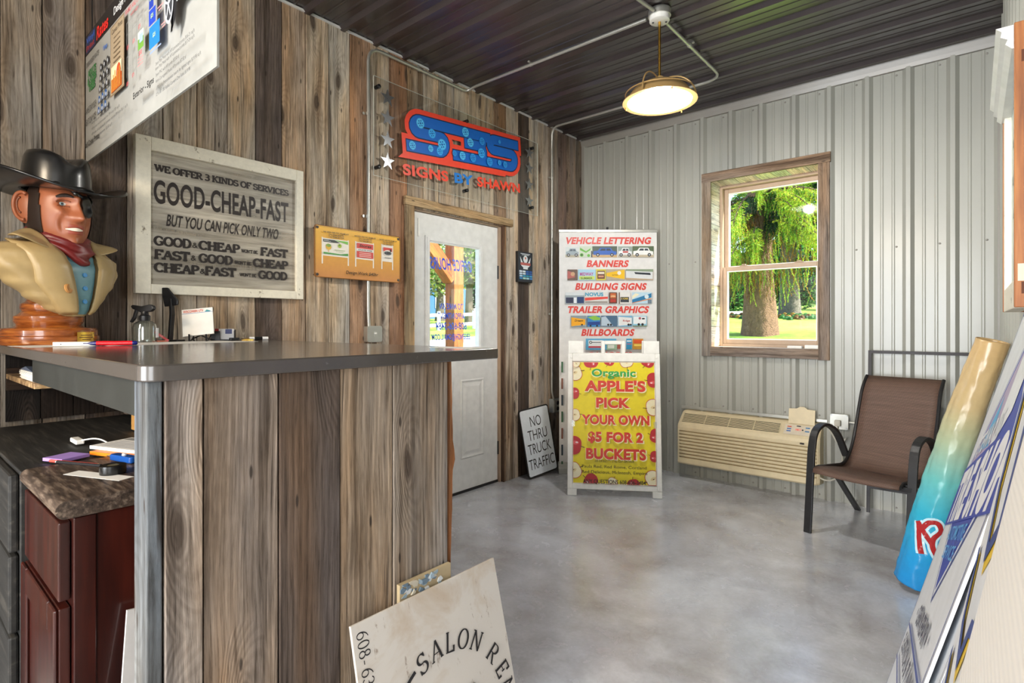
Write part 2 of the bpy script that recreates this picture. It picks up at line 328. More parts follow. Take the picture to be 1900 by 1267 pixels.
# serif capitals as strokes: (advance, [(points, closed, weight)], [serif centres (x, y)])
def _S(): return arc(.33, .74, .25, .24, 20, 270, 12)+arc(.33, .26, .28, .26, 90, -160, 12)[1:]
GL = {
 'A': (.82, [([(.08, 0), (.40, 1)], 0, .6), ([(.40, 1), (.74, 0)], 0, 1), ([(.18, .34), (.62, .34)], 0, .9)], [(.08, 0), (.74, 0)]),
 'B': (.74, [([(.15, 0), (.15, 1)], 0, 1), ([(.05, 1), (.36, 1)]+arc(.38, .76, .24, .24, 90, -90)+[(.15, .52)], 0, 1), ([(.15, .52)]+arc(.40, .26, .28, .26, 90, -90)+[(.05, 0)], 0, 1)], []),
 'C': (.78, [(arc(.42, .5, .36, .5, 38, 322, 20), 0, 1), ([(.70, .68), (.70, .98)], 0, .5)], []),
 'D': (.82, [([(.15, 0), (.15, 1)], 0, 1), ([(.05, 1), (.36, 1)]+arc(.36, .5, .38, .5, 90, -90, 16)+[(.05, 0)], 0, 1)], []),
 'E': (.70, [([(.15, 0), (.15, 1)], 0, 1), ([(.04, 1), (.60, 1), (.60, .76)], 0, 1), ([(.15, .52), (.48, .52)], 0, 1), ([(.48, .40), (.48, .64)], 0, .6), ([(.04, 0), (.64, 0), (.64, .25)], 0, 1)], []),
 'F': (.66, [([(.15, 0), (.15, 1)], 0, 1), ([(.04, 1), (.60, 1), (.60, .76)], 0, 1), ([(.15, .5), (.46, .5)], 0, 1), ([(.46, .38), (.46, .62)], 0, .6)], [(.15, 0)]),
 'G': (.84, [(arc(.42, .5, .36, .5, 38, 300, 20)+[(.68, .12), (.68, .42)], 0, 1), ([(.70, .68), (.70, .98)], 0, .5)], [(.64, .42)]),
 'H': (.86, [([(.16, 0), (.16, 1)], 0, 1), ([(.70, 0), (.70, 1)], 0, 1), ([(.16, .52), (.70, .52)], 0, 1)], [(.16, 0), (.16, 1), (.70, 0), (.70, 1)]),
 'I': (.40, [([(.2, 0), (.2, 1)], 0, 1)], [(.2, 0), (.2, 1)]),
 'K': (.84, [([(.16, 0), (.16, 1)], 0, 1), ([(.68, 1), (.18, .42)], 0, .7), ([(.32, .58), (.70, 0)], 0, 1)], [(.16, 0), (.16, 1), (.68, 1), (.72, 0)]),
 'L': (.68, [([(.15, 0), (.15, 1)], 0, 1), ([(.04, 0), (.62, 0), (.62, .28)], 0, 1)], [(.15, 1)]),
 'N': (.88, [([(.14, 0), (.14, 1)], 0, .7), ([(.14, 1), (.72, 0)], 0, 1), ([(.72, 0), (.72, 1)], 0, .7)], [(.14, 0), (.10, 1), (.72, 1)]),
 'O': (.86, [(arc(.43, .5, .36, .5, 0, 360, 28)[:-1], 1, 1)], []),
 'P': (.70, [([(.15, 0), (.15, 1)], 0, 1), ([(.05, 1), (.36, 1)]+arc(.38, .73, .26, .27, 90, -90)+[(.15, .46)], 0, 1)], [(.15, 0)]),
 'R': (.80, [([(.15, 0), (.15, 1)], 0, 1), ([(.05, 1), (.36, 1)]+arc(.38, .75, .25, .25, 90, -90)+[(.15, .5)], 0, 1), ([(.36, .5), (.68, 0)], 0, 1)], [(.15, 0), (.71, 0)]),
 'S': (.66, [(_S(), 0, 1), ([(.57, .74), (.57, .98)], 0, .5), ([(.06, .02), (.06, .28)], 0, .5)], []),
 'T': (.74, [([(.37, 0), (.37, 1)], 0, 1), ([(.07, .76), (.07, 1), (.67, 1), (.67, .76)], 0, 1)], [(.37, 0)]),
 'U': (.84, [([(.15, 1), (.15, .3)]+arc(.42, .3, .27, .3, 180, 360, 12)+[(.69, 1)], 0, 1)], [(.15, 1), (.69, 1)]),
 'V': (.82, [([(.08, 1), (.42, 0)], 0, 1), ([(.42, 0), (.74, 1)], 0, .65)], [(.08, 1), (.74, 1)]),
 'W': (1.12, [([(.08, 1), (.32, 0)], 0, 1), ([(.32, 0), (.56, .95)], 0, .65), ([(.56, .95), (.80, 0)], 0, 1), ([(.80, 0), (1.04, 1)], 0, .65)], [(.08, 1), (1.04, 1), (.56, .98)]),
 '&': (.86, [([(.74, 0), (.30, .62)]+arc(.36, .80, .15, .19, 200, -40, 10)+[(.18, .44)]+arc(.28, .25, .22, .25, 130, 300, 10)+[(.70, .46)], 0, .9)], []),
 "'": (.24, [([(.14, .72), (.14, 1)], 0, 1)], []), '-': (.46, [([(.08, .36), (.38, .36)], 0, 1.3)], []), ' ': (.34, [], []),
 '6': (.62, [(arc(.31, .30, .24, .30, 0, 360, 20)[:-1], 1, 1), ([(.52, 1)]+arc(.60, .30, .53, .70, 112, 180, 8), 0, 1)], []),
 '0': (.62, [(arc(.31, .5, .24, .5, 0, 360, 24)[:-1], 1, 1)], []),
 '8': (.62, [(arc(.31, .76, .19, .24, 0, 360, 18)[:-1], 1, 1), (arc(.31, .26, .24, .26, 0, 360, 20)[:-1], 1, 1)], []),
 '3': (.62, [(arc(.28, .76, .22, .24, 155, -90, 12)+arc(.27, .27, .27, .27, 90, -155, 12)[1:], 0, 1)], []),
 '2': (.62, [(arc(.29, .73, .23, .27, 165, -25, 12)+[(.07, .02)], 0, 1), ([(.04, 0), (.56, 0), (.58, .16)], 0, 1.3)], []),
}
def serif2d(s, thick=.2, thin=.13, sl=.15, st=.10, shear=0.0, track=.0, squash=1.0):
    polys = []; x = 0
    for ch in s:
        adv, strokes, ser = GL[ch]
        for pts, closed, wt in strokes:
            w = lambda d, wt=wt: (thin+(thick-thin)*abs(d.y)**1.2)*(wt if wt < 1 and abs(d.y) > .3 else 1)*(1.0 if wt <= 1 else wt)
            for q in ribbon([(p[0]*squash, p[1]) for p in pts], w, bool(closed)): polys.append([(a+x, b) for a, b in q])
        for cx, cy in ser:
            y0, y1 = (0, st) if cy < .3 else ((1-st, 1) if cy > .7 else (cy-st/2, cy+st/2))
            y0 -= thin/2*(cy < .3); y1 += thin/2*(cy > .7)
            polys.append([(x+cx*squash-sl, y0), (x+cx*squash+sl, y0), (x+cx*squash+sl, y1), (x+cx*squash-sl, y1)])
        x += adv*squash+track
    return [[(a+shear*b, b) for a, b in q] for q in polys], x
class Art:
    """flat printing on a panel in local x/z; each layer lies a hair in front of the one before (towards -y)"""
    def __init__(s, y=0.0, step=.00025): s.mb = MB(); s.y = y; s.step = step; s.k = 0; s.j = 0
    def lay(s): s.k += 1; return s.y-s.step*s.k
    def poly(s, pts, c, y=None):
        if y is None: y = s.lay()
        else: s.j = (s.j+1) % 40; y = y-math.copysign(3e-6, s.step)*s.j   # overlapping strokes of one layer must not lie in exactly one plane
        if sum(pts[i][0]*pts[(i+1) % len(pts)][1]-pts[(i+1) % len(pts)][0]*pts[i][1] for i in range(len(pts))) < 0: pts = pts[::-1]
        s.mb.add([(p[0], y, p[1]) for p in pts], [tuple(range(len(pts)))], 0, c); return s
    def rect(s, x0, z0, x1, z1, c): return s.poly([(x0, z0), (x1, z0), (x1, z1), (x0, z1)], c)
    def disc(s, x, z, r, c, rz=None, n=24): return s.poly(arc(x, z, r, rz or r, 0, 360, n)[:-1], c)
    def polys(s, ps, c):
        y = s.lay()
        for p in ps: s.poly(list(p), c, y)
        return s
    def line(s, pts, w, c, closed=False): return s.polys(ribbon(pts, w, closed), c)
    def _place(s, vs_, wd, x, z, h, width, align, shear, rot, mirror):
        sx = h if width is None else width/max(wd, 1e-6)
        out = []
        for a, b in vs_:
            X = a*sx-(0 if align == 'l' else (wd*sx/2 if align == 'c' else wd*sx)); Z = b*h; X += shear*Z
            if mirror: X = -X
            out.append((x+X*cos(rot)-Z*sin(rot), z+X*sin(rot)+Z*cos(rot)))
        return out
    def text(s, t, x, z, h, c, align='c', width=None, bold=0.0, shear=0.0, rot=0.0, mirror=False):
        v, f, wd = text2d(t, bold); y = s.lay()
        p = s._place(v, wd, x, z, h, width, align, shear, rad(rot), mirror)
        s.mb.add([(a, y, b) for a, b in p], [q[::-1] if mirror else q for q in f], 0, c); return s
    def serif(s, t, x, z, h, c, align='c', width=None, shear=0.0, rot=0.0, **kw):
        ps, wd = serif2d(t, **kw); y = s.lay()
        for q in ps: s.poly(s._place(q, wd, x, z, h, width, align, shear, rad(rot), False), c, y)
        return s
    def build(s, parent, name='lettering', mat='print'): return s.mb.build(name, mat, parent)
def rrect(x0, z0, x1, z1, r, n=5):
    return arc(x1-r, z1-r, r, r, 0, 90, n)+arc(x0+r, z1-r, r, r, 90, 180, n)+arc(x0+r, z0+r, r, r, 180, 270, n)+arc(x1-r, z0+r, r, r, 270, 360, n)
def copy_thing(root, mat, label=None, group=None):
    r = root.copy(); COL.objects.link(r); r.matrix_world = mat
    if label: r['label'] = label
    if group: r['group'] = group
    for ch in list(root.children):
        c = ch.copy(); COL.objects.link(c); c.parent = r
        for g in ch.children:
            d = g.copy(); COL.objects.link(d); d.parent = c
    return r
# ------------------------------------------------------------------ the room: plank wall x=0, ribbed steel wall y=0, x=2.98, ceiling z=3.02
H = 3.02; XR = 3.015; YB = -10.2
# plank wall, board edges along y
mb = MB()
edges = [-4.114, -3.989, -3.849, -3.701, -3.56, -3.415, -3.274, -3.132, -2.989, -2.851, -2.71, -2.566, -2.422, -2.278, -2.13, -1.991, -1.85, -1.696, -1.558,
         -1.416, -1.275, -1.127, -.977, -.831, -.696, -.554, -.403, -.27, -.123, .03]
tones = ['#7d7160', '#7a6a58', '#54453a', '#9a8a75', '#ab9a82', '#9a8468', '#a18d72', '#5d4c40', '#a08464', '#b19a7a', '#a99b85', '#96704c', '#a8947a',
         '#8d6038', '#8a7458', '#b59f80', '#9c8b75', '#ab9a80', '#a89272', '#a48f72', '#7d5f40', '#a8947a', '#4a3c32', '#a99a84', '#a3917a', '#8c7a66', '#70584a', '#7c6a5a', '#75644f']
y = edges[0]
while y > YB:
    w = random.uniform(.13, .15); edges.insert(0, y-w); tones.insert(0, random.choice(['#7d7160', '#8a7a66', '#6a5a4a', '#96866f'])); y -= w
for a, b, c in zip(edges[:-1], edges[1:], tones):
    d = random.uniform(-.002, .004)
    cc = hexc(c); lum = sum(cc)/3; cc = tuple((k*.66+lum*.34)*1.55 for k in cc)
    if b > -2.085 and a < -1.165: mb.box((-.02, a+.002, 2.04), (d, b-.002, H-.012), 0, cc, axis=2)
    else: mb.box((-.02, a+.002, 0), (d, b-.002, H-.012), 0, cc, axis=2)
    if a < -1.165 < b: mb.box((-.02, -1.155, 0), (d, b-.002, 2.04), 0, cc, axis=2)
    if a < -2.085 < b and a < -2.1: mb.box((-.02, a+.002, 0), (d, -2.085, 2.04), 0, cc, axis=2)
struct(mb.build('wall_left', 'barn_wood', bevel=.0015))
mb = MB(); K = '#15110e'
mb.box((-.16, YB, 0), (-.022, -2.085, H), 0, K); mb.box((-.16, -1.165, 0), (-.022, .12, H), 0, K); mb.box((-.16, -2.085, 2.04), (-.022, -1.165, H), 0, K)
struct(mb.build('wall_left_framing', 'matte_print'))
# ribbed steel: profile of one 9-inch pitch
def profile(u0, u1, first, depth):
    pts = [(u0, 0)]; k = first
    while k-.12 > u0: k -= .2286
    while k < u1+.1:
        for du, d in ((-.033, 0), (-.012, depth), (.012, depth), (.033, 0), (.072, 0), (.078, .0035), (.086, .0035), (.092, 0), (.136, 0), (.142, .0035), (.150, .0035), (.156, 0)):
            u = k+du
            if u0 < u < u1: pts.append((u, d))
        k += .2286
    pts.append((u1, 0)); return pts
def ribbed(name, u0, u1, first, spans, place, mat, depth=.026):
    """spans: (ua, ub, va, vb) pieces of sheet; place(u, v, d)"""
    mb = MB()
    for ua, ub, va, vb in spans:
        pr_ = profile(ua, ub, first, depth)
        for (a, da), (b, db) in zip(pr_[:-1], pr_[1:]):
            mb.add([place(a, va, da), place(b, va, db), place(b, vb, db), place(a, vb, da)], [(0, 1, 2, 3)], 0)
    return struct(mb.build(name, mat))
WX0, WX1, WZ0, WZ1 = 1.242, 2.02, 1.075, 2.412
ribbed('wall_back', 0, XR, .94, [(0, WX0, 0, H), (WX1, XR, 0, H), (WX0, WX1, 0, WZ0), (WX0, WX1, WZ1, H)], lambda u, v, d: (u, -d, v), 'wall_steel')
ribbed('wall_right', YB, 0, -.09, [(YB, 0, 0, H)], lambda u, v, d: (XR-d, u, v), 'wall_steel')
ribbed('ceiling', YB, 0, -.10, [(YB, 0, 0, XR)], lambda u, v, d: (v, u, H-d), 'ceiling_steel', .022)
mb = MB()
mb.box((-.3, YB, -.15), (XR+.2, .3, 0)); struct(mb.build('floor', 'concrete'))
mb = MB()   # outer skins so that no daylight leaks in
mb.box((-.02, .03, 0), (WX0-.021, .28, H)); mb.box((WX1+.021, .03, 0), (XR+.15, .28, H)); mb.box((WX0-.021, .03, 0), (WX1+.021, .28, WZ0-.021)); mb.box((WX0-.021, .03, WZ1+.021), (WX1+.021, .28, H))
struct(mb.build('wall_back_core', 'white_paint'))
mb = MB(); mb.box((XR+.02, YB, 0), (XR+.15, .03, H)); struct(mb.build('wall_right_core', 'white_paint'))
mb = MB(); mb.box((-.16, YB-.1, H+.02), (XR+.15, .28, H+.2)); struct(mb.build('ceiling_core', 'white_paint'))
mb = MB(); mb.box((-.16, YB-.1, 0), (XR+.15, YB, H)); struct(mb.build('wall_front', 'white_paint'))
mb = MB(); mb.box((0, -5.2, 0), (.68, -5.08, H)); struct(mb.build('light_blocker_wall', 'white_paint'))  # unseen wall added to shade the counter, bust and rate board
# trims
mb = MB(); mb.prism([(0, H-.075), (0, H-.03), (-.035, H-.005), (-.045, H-.005), (-.03, H-.05), (-.024, H-.075)], .0, XR, 'x', 0); struct(mb.build('trim_1', 'trim_steel'))
mb = MB(); mb.box((XR-.035, -.033, 0), (XR-.02, -.021, H)); mb.box((XR-.033, -.06, 0), (XR-.021, -.02, H)); struct(mb.build('trim_2', 'trim_steel'))
mb = MB(); mb.box((0, YB, H-.016), (.012, -.03, H-.004)); struct(mb.build('trim_3', 'white_paint'))
mb = MB(); mb.box((.004, -.03, 0), (.03, -.0, H-.07)); struct(mb.build('trim_4', 'trim_steel'))
mb = MB()   # roofing screws along the sheets
sc_ = [(.94+.2286*k-.065, z) for k in range(-3, 10) for z in (.03, .60, 1.775, 2.92)]
for x, z in sc_:
    if WX0-.1 < x < WX1+.1 and WZ0-.1 < z < WZ1+.1: continue
    if .02 < x < XR: mb.lathe([(.007, 0), (.006, .004), (.003, .006)], 8, T=Matrix.Translation((x, 0, z)) @ Matrix.Rotation(rad(90), 4, 'X'))
struct(mb.build('wall_back_screws', 'trim_steel'))
# ------------------------------------------------------------------ door in the plank wall (faces +x; local x runs along +y)
TD = TR(0, 0, 0, 90)
door = thing('door_1', None, None, TD); struct(door)
X0, X1, ZT, Yf = -2.063, -1.186, 2.028, .04      # local y = -world x
GX0, GX1, GZ0, GZ1 = -1.915, -1.395, 1.075, 1.845
FX = .055
mb = MB()
for x0, z0, x1, z1 in ((X0, .02, GX0, ZT), (GX1, .02, X1, ZT), (GX0, .02, GX1, GZ0), (GX0, GZ1, GX1, ZT)): mb.box((x0, Yf, z0), (x1, Yf+.044, z1))
def raised(mb, x0, z0, x1, z1, y):
    for i, (d, t) in enumerate(((0, .003), (.012, -.004), (.03, .004))):
        pass
    fr = [(0, y), (.010, y-.006), (.020, y-.001), (.028, y+.002), (.055, y-.005)]
    for (d0, y0), (d1, y1) in zip(fr[:-1], fr[1:]):
        A = [(x0+d0, z0+d0), (x1-d0, z0+d0), (x1-d0, z1-d0), (x0+d0, z1-d0)]; B = [(x0+d1, z0+d1), (x1-d1, z0+d1), (x1-d1, z1-d1), (x0+d1, z1-d1)]
        mb.add([(p[0], y0-.0006, p[1]) for p in A]+[(p[0], y1-.0006, p[1]) for p in B], [(i, (i+1) % 4, 4+(i+1) % 4, 4+i) for i in range(4)])
    d, yy = fr[-1]; mb.add([(x0+d, yy-.0006, z0+d), (x1-d, yy-.0006, z0+d), (x1-d, yy-.0006, z1-d), (x0+d, yy-.0006, z1-d)], [(0, 1, 2, 3)])
raised(mb, -1.60, .25, -1.345, .845, Yf); raised(mb, -1.93, .25, -1.675, .845, Yf)
slab = mb.build('door_panel', 'white_paint', door)
mb = MB()   # glazing frame
for i, (d0, d1, y) in enumerate(((-.03, .012, Yf-.010), (-.018, .004, Yf-.016))):
    for x0, z0, x1, z1 in ((GX0+d0, GZ0+d0, GX0+d1, GZ1-d0), (GX1-d1, GZ0+d0, GX1-d0, GZ1-d0), (GX0+d1, GZ0+d0, GX1-d1, GZ0+d1), (GX0+d1, GZ1-d1, GX1-d1, GZ1-d0)): mb.box((x0, y, z0), (x1, Yf+.02, z1))
mb.build('window_frame', 'white_paint', door, bevel=.002)
mb = MB(); mb.box((GX0, Yf+.018, GZ0), (GX1, Yf+.024, GZ1)); mb.build('pane', 'pane', door)
art = Art(Yf+.0262, -.0001); BL = '#2458e6'
cx = (GX0+GX1)/2
art.text('OFFICE HOURS', cx+.00, 1.655, .080, BL, width=.42, bold=.022, shear=.18, mirror=True)
for s, z, w, h in (('TO MAKE AN', 1.368, .235, .042), ('APPOINTMENT', 1.298, .265, .042), ('608-606-3484', 1.220, .31, .050), ('SBSENGH@GMAIL.COM', 1.145, .385, .040)):
    art.text(s, cx-.005, z, h, BL, width=w, bold=.02, shear=.15, mirror=True)
art.build(door, 'lettering')
mb = MB()
for z in (.22, 1.62): mb.box((X1-.002, Yf-.004, z), (X1+.026, Yf+.01, z+.105), 0, (.05, .05, .05)); mb.tube([(X1+.006, Yf-.004, z), (X1+.006, Yf-.004, z+.105)], .007, 8)
for k, z in enumerate((.22, 1.62)):
    m2 = MB(); m2.box((X1-.002, Yf-.003, z), (X1+.024, Yf+.01, z+.105)); m2.tube([(X1+.008, Yf-.005, z), (X1+.008, Yf-.005, z+.105)], .007, 8); m2.build('hinge', 'black_metal', door)
mb = MB(); mb.lathe([(.0, 0), (.03, 0), (.03, .008), (.012, .012), (.012, .045), (.026, .055), (.028, .075), (.018, .088), (0, .09)], 20, T=Matrix.Translation((X0+.07, Yf, .98)) @ Matrix.Rotation(rad(90), 4, 'X')); mb.build('door_knob', 'steel', door)
mb = MB(); mb.box((X0+.055, Yf-.006, 1.86), (X0+.068, Yf, 1.985)); mb.build('alarm_sensor', 'white_plastic', door, bevel=.002)
mb = MB(); mb.box((X0, Yf-.004, .0), (X1, Yf+.05, .018), 0, (.03, .03, .03)); mb.build('threshold', 'black_metal', door)
# jamb, stops and casing boards
mb = MB(); mb.box((X1+.004, .02, 0), (X1+.02, .16, 2.045)); mb.box((X0-.02, .02, 0), (X0-.004, .16, 2.045)); mb.box((X0-.02, .02, ZT+.003), (X1+.02, .16, 2.05))
mb.box((X0-.004, Yf+.045, 0), (X0+.012, Yf+.12, ZT)); mb.box((X1-.012, Yf+.045, 0), (X1+.004, Yf+.12, ZT))
jm = mb.build('trim_5', 'vinyl_tan'); jm.matrix_world = TD; struct(jm)
mb = MB()
mb.box((-2.164, -.026, 2.046), (-1.067, -.002, 2.104), 0, tuple(k*.85 for k in hexc('#c5a67c')), axis=0)
mb.box((-2.155, -.020, 0), (-2.083, .02, 2.046), 0, tuple(k*.8 for k in hexc('#b29a78')), axis=2)
mb.box((X1+.021, -.012, 0), (X1+.031, .10, 2.046), 0, tuple(k*.8 for k in hexc('#6b5240')), axis=2)
ca = mb.build('trim_6', 'barn_wood', bevel=.002); ca.matrix_world = TD; struct(ca)
# ------------------------------------------------------------------ window in the steel wall
win = thing('window_1', None, None, TR(0, 0, 0)); struct(win)
WD = .19
mb = MB(); c1 = hexc('#857567'); c2 = hexc('#8a8075')
mb.box((1.172, -.042, 1.0), (WX0+.003, -.021, 2.475), 0, c2, axis=2)
mb.box((WX1-.003, -.042, 1.0), (2.09, -.021, 2.475), 0, c1, axis=2)
mb.box((1.172, -.046, WZ1-.003), (2.095, -.021, 2.482), 0, c1, axis=0)
mb.box((WX0, -.044, 1.005), (WX1, -.021, WZ0+.003), 0, c1, axis=0)
mb.build('casing', 'barn_wood', win, bevel=.002)
mb = MB(); c3 = hexc('#eadfd0')
n = 8
for k in range(n):
    z0 = WZ0+(WZ1-WZ0)*k/n; z1 = WZ0+(WZ1-WZ0)*(k+1)/n-.003
    mb.box((WX0-.02, -.021, z0), (WX0, WD+.06, z1), 0, tuple(q*random.uniform(.8, 1.05) for q in c3), axis=1); mb.box((WX1, -.021, z0), (WX1+.02, WD+.06, z1), 0, tuple(q*random.uniform(.8, 1.05) for q in c3), axis=1)
n = 7
for k in range(n):
    x0 = WX0+(WX1-WX0)*k/n; x1 = WX0+(WX1-WX0)*(k+1)/n-.003
    mb.box((x0, -.021, WZ1), (x1, WD+.06, WZ1+.02), 0, tuple(q*random.uniform(.8, 1.05) for q in c3), axis=1)
mb.box((WX0, -.021, WZ0-.02), (WX1, WD+.06, WZ0), 0, tuple(q*.9 for q in hexc('#d8d2c8')), axis=0)
mb.build('reveal', 'planed_wood', win)
def frame(mb, x0, z0, x1, z1, w, y0, y1, wb=None, wt=None):
    wb = wb or w; wt = wt or w
    mb.box((x0, y0, z0), (x0+w, y1, z1)); mb.box((x1-w, y0, z0), (x1, y1, z1)); mb.box((x0+w, y0, z0), (x1-w, y1, z0+wb)); mb.box((x0+w, y0, z1-wt), (x1-w, y1, z1))
mb = MB(); frame(mb, WX0, WZ0, WX1, WZ1, .022, WD-.01, WD+.09); mb.build('window_frame', 'vinyl_tan', win, bevel=.002)
for nm, z0, z1, y in (('lower_sash', WZ0+.022, 1.735, WD), ('upper_sash', 1.70, WZ1-.022, WD+.038)):
    mb = MB(); frame(mb, WX0+.022, z0, WX1-.022, z1, .032, y, y+.034, .036, .034); s_ = mb.build(nm, 'vinyl_tan', win, bevel=.003)
    mb = MB(); frame(mb, WX0+.054, z0+.036, WX1-.054, z1-.034, .008, y+.006, y+.03); mb.build('glazing_bead', 'white_plastic', s_)
    mb = MB(); mb.box((WX0+.055, y+.015, z0+.037), (WX1-.055, y+.020, z1-.035)); mb.build('pane', 'pane', s_)
for x in (1.43, 1.84):
    mb = MB(); mb.box((x-.03, WD-.002, 1.735), (x+.03, WD+.03, 1.742)); mb.box((x-.012, WD-.008, 1.742), (x+.018, WD+.01, 1.750)); mb.build('sash_lock', 'vinyl_tan', win, bevel=.001)
for i, (x, wd, c) in enumerate(((1.83, .10, 'white'), (1.945, .09, 'clear'))):
    mb = MB(); mb.box((x-wd/2, .10, WZ0), (x+wd/2, .15, WZ0+.018+.008*i)); o = mb.build('plastic_case', 'white_plastic' if i else 'paper', bevel=.002)
    tag(o, ('smaller flat white case on the windowsill, left of the other', 'taller white case at the right end of the windowsill')[i], 'case', 'cases on the windowsill')
# ------------------------------------------------------------------ outside: sloping lawn, spruces, hedge, porch post, fence
def gz(x, y):
    d = max(0.0, math.hypot(x-2.87, y+4.45)-5.5)
    q = -x/max(.5, y+4.45) if x < 0 else 0; k = 1-.34*min(1, max(0, (q-.42)/.35))
    return -.15+k*(min(d, 13.5)*.066+max(0, min(d-13.5, 9))*.10+max(0, d-22.5)*.062)
t = NT('grass'); o = t.obj(); n1 = t.noise(o, .35, 5, .6); n2 = t.noise(o, 7, 4); n3 = t.noise(o, 60, 3)
c = t.ramp(n1, [(.3, '#4f7a1e'), (.5, '#8bb03a'), (.7, '#b9c858')]); c = t.mix(1.0, c, t.ramp(n2, [(.3, (.75,)*3), (.7, (1.15,)*3)]), 'MULTIPLY'); c = t.mix(1.0, c, t.ramp(n3, [(.3, (.7,)*3), (.7, (1.2,)*3)]), 'MULTIPLY')
t.bsdf(c, .9, 0, t.bump(n3, .6, .03)); M['grass'] = t.m
t = NT('bark'); o = t.obj(); w = t.noise(t.vmul(o, (1, 1, .5)), 14, 8, .75, .6); v = t.n('TexVoronoi', {'feature': 'DISTANCE_TO_EDGE'}, Vector=t.vmul(o, (1, 1, .55)), Scale=24.0).outputs['Distance']
c = t.mix(1.0, t.attr('tone').outputs['Color'], t.ramp(w, [(.3, (.45, .42, .4)), (.55, (1, 1, 1)), (.75, (1.45, 1.4, 1.3))]), 'MULTIPLY'); c = t.mix(t.mr(v, 0, .05, .3, 0), c, (.02, .014, .01))
t.bsdf(c, .9, 0, t.bump(t.math('ADD', w, v), .9, .05)); M['bark'] = t.m
t = NT('leaves'); c = t.attr('tone').outputs['Color']; b = t.bsdf(c, .6); b.inputs['Transmission Weight'].default_value = 0
tl = t.n('BsdfTranslucent', None, Color=c); mx = t.n('MixShader', None, _0=.4, _1=b.outputs[0], _2=tl.outputs[0]); t.t.links.new(mx.outputs[0], t.out.inputs[0]); M['leaves'] = t.m
mb = MB(); N = 56
for j in range(N+1):
    for i in range(N+1): pass
mb.grid(lambda u, v: (-60+90*u, -30+100*v, (lambda x, y: gz(x, y) if not (-.3 < x < 3.3 and -10.4 < y < .5) else -.2)(-60+90*u, -30+100*v)), 91, 101)
lawn = struct(mb.build('lawn', 'grass', sharp=0))
mb = MB()
def road(u, v):
    x = -26+18*u; yy = -12+40*v; return (x, yy, gz(x, yy)+.03)
mb.grid(lambda u, v: (lambda x, y: (x, y, gz(x, y)+.04))(-13.5+7.5*u, -16+44*v), 8, 40); rd = struct(mb.build('gravel_drive', 'paper', sharp=0))
rng = random.Random(3)
def leafcards(mb, pts, size, cols, rng, droop=0.0, long=1.6):
    for p in pts:
        a = Vector((rng.uniform(-1, 1), rng.uniform(-1, 1), rng.uniform(-.6, .6)-droop)).normalized(); s = size*rng.uniform(.6, 1.3)
        b = a.cross(Vector((rng.uniform(-1, 1), rng.uniform(-1, 1), rng.uniform(-1, 1)))).normalized()
        P = Vector(p); c = rng.choice(cols)
        mb.add([P-b*s*.5, P+a*s*long*.5-b*s*.3, P+a*s*long, P+b*s*.5+a*s*long*.4], [(0, 1, 2, 3)], 0, tuple(k*rng.uniform(.7, 1.25) for k in c))
def trunk(mb, x, y, z, r, h, flare, tone, lean=0.0):
    prof = [(r*(1+flare*math.exp(-k*7.0)), k*h) for k in [i/24 for i in range(25)]]
    for i in range(25): prof[i] = (prof[i][0]*(1-.55*(i/24)), prof[i][1])
    v = []; seg = 28
    for rr, zz in prof:
        for k in range(seg):
            a = 2*pi*k/seg; q = rr*(1+.05*sin(a*5+zz*.7)+.035*sin(a*11-zz*1.3)+.10*flare*math.exp(-zz*1.6)*sin(a*4)); v.append((x+q*cos(a)+lean*zz, y+q*sin(a), z+zz-.25))
    f = [(i*seg+k, i*seg+(k+1) % seg, (i+1)*seg+(k+1) % seg, (i+1)*seg+k) for i in range(24) for k in range(seg)]
    mb.add(v, f, 0, tone, smooth=True)
SPR = [hexc(c) for c in ('#2f5a22', '#4c7a24', '#7d9a2c', '#a9bd3a', '#c9d24a')]
DRK = [hexc(c) for c in ('#10250f', '#1a3a1a', '#274a22', '#2d4f3a')]
GLD = [hexc(c) for c in ('#6a4a1a', '#8a661e', '#a58428', '#7a5a24')]
def strand(mb, p, length, cols, rng, needle, sway=.25, step=.036):
    """one hanging twig with needles on both sides"""
    P = Vector(p); d = Vector((rng.uniform(-sway, sway), rng.uniform(-sway, sway), -1)).normalized(); n = int(length/step); c0 = rng.choice(cols)
    for i in range(n):
        d = (d+Vector((rng.uniform(-.12, .12), rng.uniform(-.12, .12), -.05))).normalized(); Q = P+d*step
        c = tuple(k*rng.uniform(.7, 1.35) for k in c0); ln = needle*(1-.35*i/n)
        for s in (-1, 1):
            side = d.cross(Vector((rng.uniform(-1, 1), rng.uniform(-1, 1), .2))).normalized()*s
            tip = P+side*ln+d*ln*.9; wv = d.cross(side).normalized()*needle*.16
            mb.add([P-wv, P+d*step*.8, tip, P+wv], [(0, 1, 2, 3)], 0, c)
        P = Q
